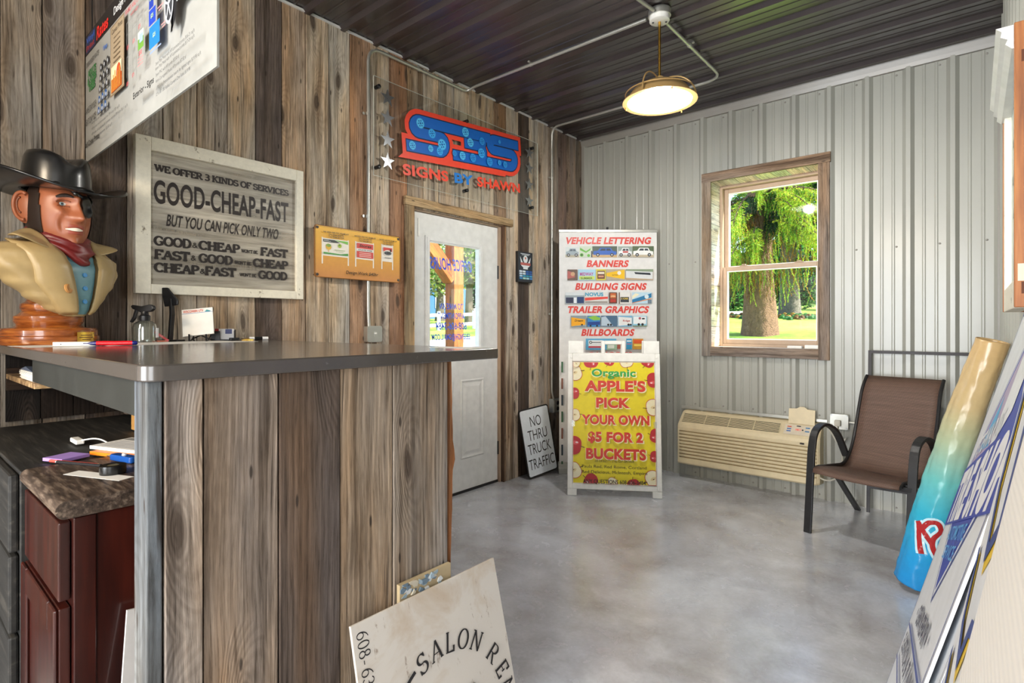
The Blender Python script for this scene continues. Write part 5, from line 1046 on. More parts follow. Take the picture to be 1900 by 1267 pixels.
for s, xa, xb, y1 in (('VEHICLE LETTERING', 145, 962, 214), ('BANNERS', 350, 752, 430), ('BUILDING SIGNS', 243, 920, 645), ('TRAILER GRAPHICS', 165, 942, 862), ('BILLBOARDS', 300, 805, 1077)):
    art.text(s, (bx(xa)+bx(xb))/2-.01, bz(y1), .0525, RD, width=bx(xb)-bx(xa)-.012, bold=.045, shear=.22)
def R4(xa, ya, xb, yb, c): art.rect(bx(xa), bz(yb), bx(xb), bz(ya), c)
def PG(pts, c): art.poly([(bx(a), bz(b)) for a, b in pts], c)
def DS(x, y, r, c): art.disc(bx(x), bz(y), r*kb/5.068, c, n=14)
def car(xa, xb, ytop, ybot, body, glass, ground, sky):
    w = xb-xa; h = ybot-ytop; R4(xa, ytop, xb, ybot, sky); R4(xa, ybot-h*.28, xb, ybot, ground)
    PG([(xa+w*.04, ybot-h*.22), (xa+w*.04, ybot-h*.55), (xa+w*.22, ybot-h*.60), (xa+w*.32, ytop+h*.14), (xa+w*.74, ytop+h*.14), (xa+w*.82, ybot-h*.58), (xa+w*.97, ybot-h*.52), (xa+w*.97, ybot-h*.22)], body)
    PG([(xa+w*.30, ybot-h*.60), (xa+w*.37, ytop+h*.22), (xa+w*.53, ytop+h*.22), (xa+w*.53, ybot-h*.60)], glass); PG([(xa+w*.57, ybot-h*.60), (xa+w*.57, ytop+h*.22), (xa+w*.71, ytop+h*.22), (xa+w*.76, ybot-h*.60)], glass)
    for q in (.22, .79): DS(xa+w*q, ybot-h*.22, h*.16, '#1e1e20'); DS(xa+w*q, ybot-h*.22, h*.08, '#b8bcc0')
car(148, 275, 245, 342, '#9aa8b0', '#4a5a66', '#b0a890', '#d5dcda'); R4(278, 238, 400, 342, '#c9d4c0'); PG([(285, 250), (340, 285), (385, 255), (380, 275), (340, 300), (285, 275)], '#5fae3a'); DS(300, 320, 17, '#5fae3a'); DS(300, 320, 8, '#2a2a2a'); DS(365, 325, 14, '#5fae3a'); PG([(388, 280), (412, 290), (412, 342), (388, 342)], '#3a3f44')
car(400, 632, 238, 342, '#2f62b8', '#22303c', '#c8a878', '#4a5a4a'); car(640, 772, 240, 342, '#e8eaec', '#2a3038', '#b8b0a0', '#9aa8a0'); art.rect(bx(685), bz(300), bx(735), bz(285), '#c0504a'); car(775, 975, 238, 342, '#f0f0ee', '#39424a', '#c2b49a', '#5a6a4e')
R4(165, 457, 258, 558, '#6a5448'); PG([(165, 470), (235, 490), (235, 530), (165, 545)], '#b0605a'); DS(215, 500, 20, '#c8a07a'); R4(265, 457, 428, 558, '#a8d0e4'); art.text('MIDWAY', bx(345), bz(515), .026, '#b04a8a', width=.115, bold=.04); R4(275, 520, 420, 552, '#c8dc6a'); art.text('SUMMER', bx(345), bz(548), .016, '#3f6a3a', width=.10, bold=.03)
R4(435, 455, 525, 558, '#d8c84a'); R4(445, 470, 515, 545, '#6a3f34'); R4(450, 480, 510, 500, '#e8dcc8'); R4(455, 515, 505, 530, '#d89a7a'); R4(528, 455, 706, 555, '#b8a890'); PG([(530, 490), (700, 458), (700, 548), (530, 520)], '#f0bf1e'); DS(650, 490, 18, '#e8e4d8'); art.text('AUCTION', bx(610), bz(515), .010, '#8a5a1a', width=.05, bold=.03)
R4(710, 455, 968, 556, '#c0a688'); R4(710, 455, 968, 480, '#8a9a80'); PG([(712, 470), (965, 480), (965, 548), (712, 535)], '#d9dbdc'); art.poly([(bx(790), bz(482)), (bx(940), bz(490)), (bx(945), bz(510)), (bx(800), bz(500))], '#2a3038')
R4(145, 672, 322, 778, '#9aa4a8'); R4(145, 672, 322, 700, '#d6dadc'); R4(150, 720, 220, 772, '#2a2f4a'); R4(225, 720, 250, 772, '#e8ecf0'); R4(255, 715, 318, 772, '#1e3a6a'); R4(325, 672, 545, 776, '#dcd8d4'); art.text('NOVUS', bx(415), bz(706), .028, '#3a9ab8', width=.155, bold=.05); PG([(328, 722), (543, 712), (543, 732), (328, 750)], '#e0483c'); R4(330, 755, 540, 772, '#9a948c')
R4(555, 672, 628, 775, '#5a3a2c'); R4(565, 680, 618, 728, '#c8683a'); R4(565, 735, 618, 765, '#b83a30'); art.text('OPEN', bx(591), bz(715), .012, '#f0d8a0', width=.04, bold=.04); R4(640, 672, 752, 778, '#e6e2dc'); R4(660, 715, 740, 765, '#3a4048'); art.text('2 CAR', bx(700), bz(738), .014, '#e0c04a', width=.06, bold=.04); R4(645, 672, 655, 778, '#6a4a3a')
R4(768, 672, 952, 776, '#bcd8e6'); PG([(770, 740), (950, 680), (950, 720), (770, 776)], '#2a78a8'); PG([(770, 705), (800, 680), (840, 690), (770, 735)], '#f0e8c8'); DS(905, 712, 20, '#dce8ee'); PG([(770, 770), (950, 725), (950, 735), (770, 776)], '#d88a4a'); R4(915, 740, 950, 776, '#6a7a88')
R4(195, 890, 342, 996, '#8a9aa0'); PG([(200, 905), (330, 925), (330, 975), (200, 990)], '#f0a81e'); art.text('Dream', bx(270), bz(945), .016, '#4a3210', width=.07, bold=.03, shear=.2); DS(300, 975, 8, '#222'); R4(350, 890, 470, 994, '#3a86c0'); PG([(350, 905), (420, 890), (470, 910), (470, 930), (410, 935)], '#8ac04a'); PG([(355, 950), (470, 945), (470, 975), (355, 980)], '#1f3f86'); DS(380, 985, 9, '#222'); DS(440, 985, 9, '#222')
R4(478, 890, 628, 992, '#4a6a86'); PG([(480, 905), (520, 895), (590, 985), (480, 985)], '#b8c8d6'); DS(545, 975, 10, '#222'); DS(570, 975, 10, '#222'); R4(634, 890, 770, 992, '#7ab0d0'); PG([(640, 900), (765, 910), (765, 975), (640, 985)], '#e6e6e4'); art.text('Ridge', bx(715), bz(945), .014, '#b04038', width=.06, bold=.03); DS(735, 975, 11, '#222'); DS(755, 975, 9, '#222')
R4(775, 892, 905, 992, '#8ac4dc'); R4(780, 898, 898, 968, '#eceeee'); DS(840, 915, 12, '#b05a6a'); R4(860, 912, 885, 925, '#22262a'); DS(830, 972, 12, '#222'); DS(865, 972, 12, '#222'); R4(775, 982, 905, 992, '#7a8a6a')
R4(335, 1105, 620, 1210, '#5aa8d0'); R4(360, 1120, 490, 1180, '#e8ecea'); art.line([(bx(385), bz(1140)), (bx(480), bz(1140))], .006, '#30343a'); DS(380, 1140, 14, '#30343a'); DS(380, 1140, 7, '#e8ecea'); R4(360, 1175, 490, 1192, '#c04a58'); R4(530, 1150, 625, 1210, '#9ab89a'); R4(540, 1165, 600, 1195, '#dfe4d8'); R4(628, 1150, 668, 1200, '#a85a48')
R4(712, 1105, 765, 1205, '#3a9ac8'); R4(718, 1120, 760, 1135, '#d8e4ec'); R4(718, 1150, 760, 1160, '#c07a9a'); R4(772, 1105, 870, 1205, '#c8963a'); R4(780, 1115, 862, 1150, '#d8582a'); R4(785, 1155, 860, 1175, '#f0d060')
art.text('CANOPIES', 0, bz(1290), .0525, RD, width=.38, bold=.045, shear=.22)
for k in range(7): art.rect(-.40, bz(1420)-.14*k, -.385, bz(1420)-.14*k+.09, ('#3f6a4a', '#8a5a48', '#2f3f4a')[k % 3])
art.build(bn, 'lettering')
# ------------------------------------------------------------------ folding A-frame sign
yaw = math.degrees(math.atan2(.364, .566))
af = thing('a_frame_sign', 'white plastic folding A-frame sign advertising organic apples in yellow', 'sign', TR(.868, -.925, 0, yaw))
LN = 7.5
def panel_outline():
    o = [(-.34, 0), (-.272, 0), (-.268, .048), (.268, .048), (.272, 0), (.34, 0), (.335, 1.14), (.222, 1.14), (.216, 1.045), (.09, 1.045), (.088, 1.115), (.070, 1.14), (-.070, 1.14), (-.088, 1.115), (-.09, 1.045), (-.216, 1.045), (-.222, 1.14), (-.335, 1.14)]
    return o
Tf = TR(0, 0, 0, 0, -LN); Tb = TR(0, .40, 0, 0, LN) @ Matrix.Rotation(pi, 4, 'Z')
for nm, T_ in (('front_panel', Tf), ('rear_panel', Tb)):
    mb = MB(); o_ = panel_outline(); zs = [.20]
    # frame around a recess, so the poster sits back a little
    mb.box((-.34, -.014, .048), (-.305, .022, 1.045), T=T_); mb.box((.305, -.014, .048), (.34, .022, 1.045), T=T_)
    mb.box((-.305, -.014, .048), (.305, .022, .085), T=T_); mb.box((-.305, -.014, .985), (.305, .022, 1.045), T=T_); mb.box((-.305, -.004, .085), (.305, .010, .985), T=T_)
    for xa, xb in ((-.34, -.272), (.272, .34)): mb.box((xa, -.014, 0), (xb, .022, .048), T=T_)
    for xa, xb in ((-.338, -.222), (.222, .338)): mb.box((xa, -.012, 1.045), (xb, .020, 1.14), T=T_)
    mb.box((-.088, -.012, 1.045), (-.062, .020, 1.14), T=T_); mb.box((.062, -.012, 1.045), (.088, .020, 1.14), T=T_); mb.box((-.062, -.012, 1.115), (.062, .020, 1.14), T=T_)
    pnl = mb.build(nm, 'white_plastic', af, bevel=.004)
    if nm == 'front_panel':
        for x, z in ((-.315, 1.015), (.315, 1.015), (-.318, .062), (.318, .062)):
            m2 = MB(); m2.lathe([(.009, 0), (.009, .003), (.004, .005), (0, .005)], 12, T=T_ @ TR(x, -.014, z) @ Matrix.Rotation(rad(90), 4, 'X')); m2.build('snap_fastener', 'white_plastic', pnl)
        for s in (-1, 1):
            m2 = MB(); m2.box((s*.298-.012, -.018, .50), (s*.298+.012, -.008, .545), T=T_); m2.build('poster_clip', 'wrap', pnl)
def ax(px): return (px/3.96+930-1139)/171*.672
def az(py): return (921.5-(py/3.96+620))/290*1.142
art = Art(-.0045)
art.rect(-.302, .088, .302, .982, '#efe0cc'); art.rect(-.298, .092, .298, .978, '#ead81e')
def apple(x, z, r, half=False, rot=0):
    c, s = cos(rad(rot)), sin(rad(rot)); pts = []
    for k in range(28):
        a = 2*pi*k/28; rr = r*(1-.16*max(0, sin(a))**6-.06*max(0, -sin(a))**6); u, v = rr*1.02*cos(a), rr*sin(a); X_, Z_ = x+u*c-v*s, z+u*s+v*c; pts.append((max(-.298, min(.298, X_)), max(.092, min(.978, Z_))))
    def cl(P): return [(max(-.298, min(.298, x+u*c-v*s)), max(.092, min(.978, z+u*s+v*c))) for u, v in P]
    art.poly(pts, '#b8262c' if not half else '#c23a34')
    if half:
        art.poly([(x+(p[0]-x)*.93, z+(p[1]-z)*.93) for p in pts], '#f1e8c4'); art.poly(cl(arc(0, -.05*r, .18*r, .36*r, 0, 360, 14)[:-1]), '#e2cf9a'); art.poly(cl(arc(-.07*r, -.05*r, .05*r, .12*r, 0, 360, 8)[:-1]), '#5a3018')
    else:
        art.poly(cl(arc(-.3*r, .15*r, .22*r, .4*r, 0, 360, 14)[:-1]), '#d8585a'); art.poly(cl(arc(-.35*r, .32*r, .09*r, .16*r, 0, 360, 10)[:-1]), '#f4d8d8')
    art.poly(cl([(-.03*r, .75*r), (.05*r, .75*r), (.16*r, 1.2*r), (.08*r, 1.22*r)]), '#5a3a1c')
for x, y, r, hf, ro in ((660, 205, 55, 0, 180), (795, 200, 40, 0, 160), (925, 205, 50, 1, 190), (1080, 200, 50, 0, 150), (540, 290, 60, 1, -70), (535, 445, 42, 0, -90), (540, 605, 45, 1, -80), (530, 830, 68, 0, -95), (535, 1010, 60, 1, -60), (655, 1085, 55, 0, 60), (815, 1085, 35, 1, -20), (965, 1100, 45, 0, 10), (1105, 1055, 62, 1, 120), (1120, 340, 55, 0, 95), (1115, 540, 62, 1, 100), (1130, 745, 50, 0, 80), (1120, 895, 40, 0, 80), (548, 220, 30, 1, 40)): apple(ax(x), az(y), r/3.96/171*.672, hf, ro)
for s, xa, xb, y1, y0, c, b in (('Organic', 665, 990, 315, 262, '#27a04a', .03), ("APPLE'S", 612, 1060, 424, 352, '#d23a28', .045), ('PICK', 697, 945, 545, 478, '#d23a28', .045), ('YOUR OWN', 590, 1085, 668, 605, '#d23a28', .045), ('$5 FOR 2', 637, 1037, 795, 730, '#d23a28', .05), ('BUCKETS', 622, 1057, 920, 850, '#d23a28', .045)):
    h_ = az(y0)-az(y1); w_ = ax(xb)-ax(xa); xm = (ax(xa)+ax(xb))/2
    art.text(s, xm+.003, az(y1)-.004, h_, '#f4ecbc', width=w_+.012, bold=b+.028); art.text(s, xm, az(y1), h_, c, width=w_, bold=b)
art.text('USE OUR BUCKETS TO FILL YOUR CONTAINER', ax(828), az(945), .017, '#2a2412', width=ax(968)-ax(688), bold=.01, shear=.15)
art.text('Paula Red, Red Rome, Cortland', ax(592), az(988), .021, '#2a2412', 'l', ax(1060)-ax(592)); art.text('Red Delicious, McIntosh, Empire', ax(592), az(1027), .021, '#2a2412', 'l', ax(1065)-ax(592)); art.text('ANY QUESTIONS 608-606-3484', ax(600), az(1098), .027, '#2a2412', 'l', ax(1052)-ax(600), bold=.02)
pst = art.build(af, 'poster'); pst.matrix_local = Tf
for s in (-1, 1):
    mb = MB(); mb.tube([(s*.29, .16, 1.09), (s*.29, .24, 1.09)], .010, 8); mb.tube([(s*.29, .10, .55), (s*.29, .31, .55)], .006, 6) ; mb.build('hinge_bar', 'white_plastic', af)
# ------------------------------------------------------------------ through-wall heater
pt = thing('wall_heater', 'beige through-wall heating and cooling unit with open control lid', 'heater', TR(1.53, 0, .11)); OFFS[pt.name] = (1.53, 0, .11)
XA, XB = 1.025, 2.045
cham = [(.0, .115), (.165, .128), (.178, .140), (.178, .165)]; topf = [(.178, .425), (.172, .447), (.158, .462), (.075, .535), (.055, .545), (.0, .55)]
def sect(mb, x0, x1, prof): mb.prism([(-d, z) for d, z in prof], x0, x1, 'x', 0)
mb = MB(); prof = [(0, .115), (.165, .128), (.178, .140)]; nL = 9
for k in range(nL):
    z0_ = .180+.0262*k; prof += [(.178, z0_), (.150, z0_+.001), (.152, z0_+.008), (.176, z0_+.0105)]
prof += topf
sect(mb, XA+.014, XB-.05, prof); bodyprof = [(0, .115), (.16, .128), (.172, .142)]+[(.172, .425), (.166, .445), (.152, .460), (.07, .530), (.05, .540), (0, .545)]
sect(mb, XA, XA+.014, bodyprof)
n = 8
for k in range(n):
    a0, a1 = k/n, (k+1)/n; x_0 = XB-.05+.05*sin(a0*pi/2); x_1 = XB-.05+.05*sin(a1*pi/2); s0 = 1-.32*(1-cos(a1*pi/2)); sect(mb, x_0, x_1, [(d*s0, z) for d, z in (prof if k < 4 else bodyprof)])
mb.build('housing', 'beige_plastic', pt, sharp=30)
gt = [(-.160, .4615), (-.078, .534)]
sl_ = math.atan2(gt[1][1]-gt[0][1], gt[1][0]-gt[0][0]); Tg = Matrix.Translation((0, gt[0][0], gt[0][1])) @ Matrix.Rotation(sl_, 4, 'X'); LG_ = math.hypot(.082, .0725)
mb = MB(); mb.box((1.052, .010, -.004), (1.785, LG_-.008, .0008), 0, '#1a1713', T=Tg); mb.build('grille_opening', 'matte_print', pt)
mb = MB()
for k in range(7): mb.box((1.052, .014+.0133*k, .0008), (1.785, .020+.0133*k, .004), T=Tg)
for x in (1.049, 1.235, 1.42, 1.605, 1.786): mb.box((x-.0025, .008, .0008), (x+.0025, LG_-.006, .0055), T=Tg)
mb.build('grille', 'beige_plastic', pt)
mb = MB(); mb.box((1.815, .006, .0006), (2.0, LG_-.012, .002), T=Tg); cp = mb.build('control_panel', plain('panel_beige', hexc('#d9cdb8'), .4), pt)
mb = MB()
for x, v, c in ((1.845, .072, '#c8564a'), (1.845, .052, '#3a6ab0'), (1.845, .032, '#3a6ab0'), (1.965, .072, '#3a7ab0'), (1.965, .040, '#3a7ab0'), (1.905, .082, '#22262a')): mb.box((x-.014, v, .002), (x+.014, v+.009, .003), 0, c, T=Tg)
mb.box((1.885, .044, .002), (1.925, .064, .0028), 0, '#e8b0a0', T=Tg); mb.build('buttons', 'print', cp)
mb = MB(); v, f, wd_ = text2d('60', .06); mb.add([Tg @ Vector((1.889+a*.012, .047+b*.012, .0031)) for a, b in v], f, 0, (.9, .12, .08)); mb.lathe([(.006, .002), (.006, .0034), (0, .0036)], 10, 0, '#2a2a2c', T=Tg @ Matrix.Translation((1.935, .054, 0))); mb.build('display', 'print', cp)
mb = MB(); Tl = Matrix.Translation((0, -.079, .533)) @ Matrix.Rotation(rad(-8), 4, 'X'); mb.prism([(1.832, 0), (2.005, 0), (2.005, .108), (1.956, .110), (1.944, .120), (1.934, .126), (1.906, .126), (1.896, .120), (1.884, .112), (1.832, .108)], -.004, .004, 'y', 0, T=Tl); mb.build('control_lid', 'beige_plastic', pt, bevel=.002)
mb = MB(); mb.prism(rrect(1.928, .408, 1.958, .420, .006), -.1790, -.1775, 'y', 0, '#2a201c'); mb.build('sensor_window', 'gloss_print', pt)
mb = MB(); mb.box((.998, -.034, .556), (2.075, -.021, .578)); mb.build('wall_flange', 'galv', pt, bevel=.002)
# outlet, plug and cord
ol = thing('wall_outlet', 'galvanised square outlet box beside the beige heater, plug in it', 'outlet', TR(2.153, 0, .527)); OFFS[ol.name] = (2.153, 0, .527)
mb = MB(); mb.box((2.1, -.066, .527), (2.206, -.021, .628)); mb.build('box', 'galv', ol, bevel=.004)
mb = MB(); mb.prism(rrect(2.098, .525, 2.208, .630, .014), -.070, -.066, 'y'); mb.build('cover_plate', 'galv', ol)
mb = MB(); mb.tube([(2.206, -.045, .575), (2.52, -.045, .573)], .009, 8); mb.build('pipe', 'galv', ol)
for x, z in ((2.106, .535), (2.200, .621), (2.200, .535), (2.106, .621)):
    mb = MB(); mb.lathe([(.005, 0), (.004, .003), (0, .003)], 8, T=TR(x, -.070, z) @ Matrix.Rotation(rad(90), 4, 'X')); mb.build('screw', 'steel', ol)
pc = thing('power_cord', 'beige plug and cord hanging from the outlet to the heater', 'cord', TR(2.15, -.09, .16)); OFFS[pc.name] = (2.15, -.09, .16)
mb = MB(); mb.box((2.128, -.104, .548), (2.166, -.0705, .590)); mb.build('plug', 'cord_grey', pc, bevel=.005)
mb = MB(); mb.tube(bend([(2.147, -.09, .55), (2.145, -.10, .50), (2.10, -.085, .56), (2.09, -.08, .53), (2.16, -.075, .40), (2.20, -.07, .48), (2.165, -.06, .42), (2.175, -.07, .30), (2.165, -.10, .20), (2.10, -.13, .165), (2.04, -.12, .175), (2.035, -.06, .20)], .05), .0055, 8); mb.build('cable', 'cord_grey', pc)
# ------------------------------------------------------------------ iron sign stand behind the chair
st_ = thing('metal_sign_stand', 'black iron sign stand frame leaning on the steel wall behind chair', 'stand', TR(2.62, -.16, 0)); OFFS[st_.name] = (2.62, -.16, 0)
TL_ = TR(0, -.16, 0, 0, -5)
def bar(nm, a, b, r=.0095):
    mb = MB(); mb.tube([TL_ @ Vector(a), TL_ @ Vector(b)], r, 4, flat=(r, r)); mb.build(nm, 'black_iron', st_)
bar('upright', (2.335, 0, .012), (2.335, 0, 1.085)); bar('upright', (2.90, 0, .012), (2.90, 0, 1.085)); bar('top_rail', (2.326, 0, 1.075), (2.909, 0, 1.075)); bar('cross_rail', (2.335, 0, .60), (2.90, 0, .60)); bar('cross_rail', (2.335, 0, .18), (2.90, 0, .18)); bar('diagonal_brace', (2.345, -.012, .60), (2.70, -.012, .20), .006)
# ------------------------------------------------------------------ patio chair
RZ = -14
chr_ = thing('patio_chair', 'brown mesh sling patio chair with black arched metal arms', 'chair', TR(2.358, -.843, 0, RZ))
W2 = .262
for s in (-1, 1):
    x = s*W2; path = bend([(x, 0, 0), (x, .05, .50), (x, .085, .605), (x, .20, .640), (x, .37, .58), (x*.94, .475, .40)], .09, 6)
    mb = MB(); mb.tube(path, .016, 4, flat=(.021, .009), xa=(1, 0, 0)); mb.build('front_leg_and_arm', 'black_metal', chr_, bevel=.002)
    mb = MB(); mb.tube(bend([(s*.232, .05, .385), (s*.232, .24, .365), (s*.262, .69, .0)], .05), .013, 4, flat=(.017, .009), xa=(1, 0, 0)); mb.build('rear_leg', 'black_metal', chr_, bevel=.002)
    side = bend([(s*.222, -.012, .385), (s*.222, .03, .402), (s*.222, .40, .362), (s*.218, .50, .47), (s*.212, .63, .84), (s*.210, .70, .915)], .09, 7)
    mb = MB(); mb.tube(side, .010, 8); mb.build('side_rail', 'black_metal', chr_)
mb = MB(); mb.tube([(-W2, .035, .372), (W2, .035, .372)], .012, 4, flat=(.008, .014)); mb.build('front_rail', 'black_metal', chr_)
mb = MB(); mb.tube([(-.232, .36, .345), (.232, .36, .345)], .010, 8); mb.build('rear_rail', 'black_metal', chr_)
t = NT('sling_mesh'); uv = t.attr('g').outputs['Vector']
w1 = t.n('TexWave', {'wave_type': 'BANDS', 'bands_direction': 'X'}, Vector=uv, Scale=75.0, Distortion=.6, Detail=1.0).outputs['Fac']; w2 = t.n('TexWave', {'wave_type': 'BANDS', 'bands_direction': 'Y'}, Vector=uv, Scale=75.0, Distortion=.6, Detail=1.0).outputs['Fac']; nz = t.noise(t.vmul(uv, (3, 60, 1)), 1.5, 3)
c = t.mix(t.math('MULTIPLY', w1, w2), hexc('#3a2822'), hexc('#a8846e')); c = t.mix(1.0, c, t.ramp(nz, [(.3, (.8,)*3), (.7, (1.2,)*3)]), 'MULTIPLY')
df = t.n('BsdfPrincipled', None, Roughness=.6); t.t.links.new(c, df.inputs['Base Color']); tr_ = t.n('BsdfTransparent'); mx = t.n('MixShader', None, _0=.88, _1=tr_.outputs[0], _2=df.outputs[0]); t.t.links.new(mx.outputs[0], t.out.inputs[0]); M['sling_mesh'] = t.m
prof = bend([(0, -.022, .375), (0, -.015, .398), (0, .03, .408), (0, .40, .352), (0, .50, .47), (0, .63, .84), (0, .70, .915)], .09, 8)
mb = MB(); v = []; g = []; L = 0
for i, p in enumerate(prof):
    if i: L += (p-prof[i-1]).length
    wd_ = .222-.012*min(1, L/1.0)
    for k in range(9):
        q = -1+2*k/8; sag = -.010*(1-q*q); v.append((q*wd_, p.y+(sag*-1 if p.z > .45 else 0), p.z+(sag if p.z <= .45 else 0))); g.append((q*wd_, L, 0))
f = [(i*9+k, i*9+k+1, (i+1)*9+k+1, (i+1)*9+k) for i in range(len(prof)-1) for k in range(8)]
mb.add(v, f, 0, (.3, .2, .15), g, smooth=True); mb.build('sling', 'sling_mesh', chr_, solid=.002)
# ------------------------------------------------------------------ rolled vinyl banner leaning in the corner of the steel walls
P0, P1 = Vector((2.655, -1.215, .03)), Vector((2.932, -1.32, 1.185)); dv = (P1-P0).normalized()
rl = thing('banner_roll', 'rolled vinyl banner fading tan to blue, leaning by the chair', 'banner', TR(2.66, -1.22, 0)); OFFS[rl.name] = (2.66, -1.22, 0)
sx = dv.cross(Vector((0, 1, 0))).normalized(); sy = dv.cross(sx).normalized(); Lr = (P1-P0).length
stops = [(0, '#1f86c8'), (.12, '#2492cc'), (.30, '#34a8c4'), (.45, '#6ab8b4'), (.60, '#a8b696'), (.75, '#c2ab7e'), (1, '#c8a876')]
def rc(f_):
    for (a, ca), (b, cb_) in zip(stops[:-1], stops[1:]):
        if f_ <= b: k = (f_-a)/(b-a); return tuple(x*(1-k)+y*k for x, y in zip(hexc(ca), hexc(cb_)))
    return hexc(stops[-1][1])
def rp(f_, a, dr=0.0):
    r = (.083*(1-f_)+.056*f_)*(1+.07*noise.noise((cos(a)*1.3, sin(a)*1.3, f_*6))+.045*noise.noise((cos(a)*3+5, sin(a)*3, f_*22))+.03*abs(noise.noise((cos(a)*5, sin(a)*5+3, f_*40))))+dr
    r *= 1+(.05 if .0 < (a % (2*pi)) < .35 else 0)
    sag = .012*sin(pi*f_); return P0+dv*(Lr*f_)+sx*(r*cos(a)+sag)+sy*r*sin(a)
mb = MB(); NU, NV = 64, 150
vv = [rp(j/(NV-1), 2*pi*i/NU) for j in range(NV) for i in range(NU)]; ff = []; tt = []
for j in range(NV-1):
    for i in range(NU): ff.append((j*NU+i, j*NU+(i+1) % NU, (j+1)*NU+(i+1) % NU, (j+1)*NU+i)); tt.append(rc((j+.5)/(NV-1)))
mb.add(vv, ff, 0, tt, smooth=True); mb.build('vinyl', 'gloss_print', rl, sharp=0, solid=.003)
mb = MB(); mb.tube([P0+dv*.02, P1-dv*.012], [.060, .036], 20, 0, '#b8a888'); mb.build('inner_wraps', 'print', rl)
# the part of a big red letter that shows on the roll
camdir = Vector((2.87, -4.45, 1.25))
def onroll(u, f_):
    a0 = math.atan2((camdir-P0).dot(sy), (camdir-P0).dot(sx)); return rp(f_, a0-u, .0022)
mb = MB()
def rollstroke(pts, w, c, dr):
    '''a stroke drawn in metres on the unrolled vinyl, wrapped on to the roll'''
    for (a, b, c2, d) in ribbon([(u*.078, f_*1.19) for u, f_ in pts], w):
        n = 6; vs_ = []
        for k in range(n+1):
            t_ = k/n; p = (a[0]*(1-t_)+d[0]*t_, a[1]*(1-t_)+d[1]*t_); r_2 = (b[0]*(1-t_)+c2[0]*t_, b[1]*(1-t_)+c2[1]*t_)
            for m_ in range(4):
                s_ = m_/3; x_ = (p[0]*(1-s_)+r_2[0]*s_)/.078; y_ = (p[1]*(1-s_)+r_2[1]*s_)/1.19; P = onroll(x_, y_); ax_ = P0+dv*((P-P0).dot(dv)); vs_.append(P+(P-ax_).normalized()*dr)
        mb.add(vs_, [(k*4+m_, k*4+m_+1, (k+1)*4+m_+1, (k+1)*4+m_) for k in range(n) for m_ in range(3)], 0, c)
def smooth(P, n=5):
    out = []
    for i in range(len(P)-1):
        p0, p1, p2, p3 = P[max(0, i-1)], P[i], P[i+1], P[min(len(P)-1, i+2)]
        for k in range(n):
            t_ = k/n; out.append(tuple(.5*(2*p1[q]+(p2[q]-p0[q])*t_+(2*p0[q]-5*p1[q]+4*p2[q]-p3[q])*t_**2+(3*p1[q]-p0[q]-3*p2[q]+p3[q])*t_**3) for q in (0, 1)))
    return out+[P[-1]]
GLY = [smooth([(-.88, .140), (-.40, .187), (-.33, .225), (-.56, .261), (-.31, .288), (.07, .280), (.28, .252)]), smooth([(-.36, .198), (.12, .232), (.62, .266)]), smooth([(.02, .150), (.29, .198), (.56, .266)])]
for w_, c, dr in ((.040, '#bfe2ec', .0006), (.021, '#a82a2c', .0014)):
    for gpts in GLY: rollstroke(gpts, w_, c, dr)
mb.build('lettering', 'gloss_print', rl)
# ------------------------------------------------------------------ signs leaning on the right-hand wall (frame: x = towards the camera, z = up the lean)
th = math.atan(1/3.66)
def leanframe(x0, y0, off=0.0, th=th):
    ez = Vector((sin(th), 0, cos(th))); exv = Vector((0, -1, 0)); eyv = ez.cross(exv); o_ = Vector((x0+off, y0, 0))
    return Matrix(((exv.x, eyv.x, ez.x, o_.x), (exv.y, eyv.y, ez.y, o_.y), (exv.z, eyv.z, ez.z, o_.z), (0, 0, 0, 1)))
X0 = 2.99-1.385/3.66
ts = thing('tire_shop_sign', 'white sheet sign with blue diamond and TIRE SHOP letters, frontmost of the leaning sheets', 'sign', leanframe(X0, -2.70))
mb = MB(); mb.box((-.01, 0, .004), (.80, .004, 1.33)); mb.build('sheet', 'sheet_white', ts)
class Shear(Art):
    def poly(s, pts, c, y=None): return Art.poly(s, [(a, b+.33*a) for a, b in pts], c, y)
    def _place(s, *a): return [(x, z+.33*x) for x, z in Art._place(s, *a)]
art = Shear(-.0004); B1_, B2_, B3_ = '#1c3fae', '#3a4f9a', '#3fa4dc'
cx, cz, hw, hh = .42, .885, .40, .285
for k, c in ((1.0, B2_), (.955, '#eef2f6'), (.90, B1_)): art.poly([(cx-hw*k, cz), (cx, cz-hh*k), (cx+hw*k, cz), (cx, cz+hh*k)], c)
art.poly([(.11, .905), (.42, 1.115), (.56, 1.02), (.50, .905)], '#b7a8c8'); art.poly([(.20, .945), (.36, 1.04), (.40, .93)], '#58b4e4')
art.poly([(.44, .905), (.44, 1.13), (.60, 1.13), (.60, .96)], '#eef2f6')
art.poly([(.0, .925), (.0, .775), (.86, .775), (.86, .925)], B1_); art.text('TIRE SHOP', .43, .79, .115, '#f2f4f8', width=.78, bold=.06); art.text('STEWARDS', .36, .935, .045, '#eef2f6', width=.34, bold=.03)
art.text('AUTOMOTIVE', .43, .735, .030, '#58b4ec', width=.34, bold=.01); art.text('SERVICE', .43, .695, .028, '#58b4ec', width=.24, bold=.01)
DK = '#3a3a52'
art.text('• GEN REPAIR •', .44, .535, .042, DK, width=.44, bold=.03); art.rect(.08, .500, .78, .508, B2_); art.text('ELECTRICAL & TUNING', .43, .445, .042, DK, width=.60, bold=.03); art.rect(.06, .408, .78, .416, B2_); pass
art.build(ts)
mb = MB(); art = Art(-.0006); art.line([(.0, .01), (.0, 1.32), (.785, 1.32), (.785, .01)], .006, B2_); art.build(ts, 'border_line')
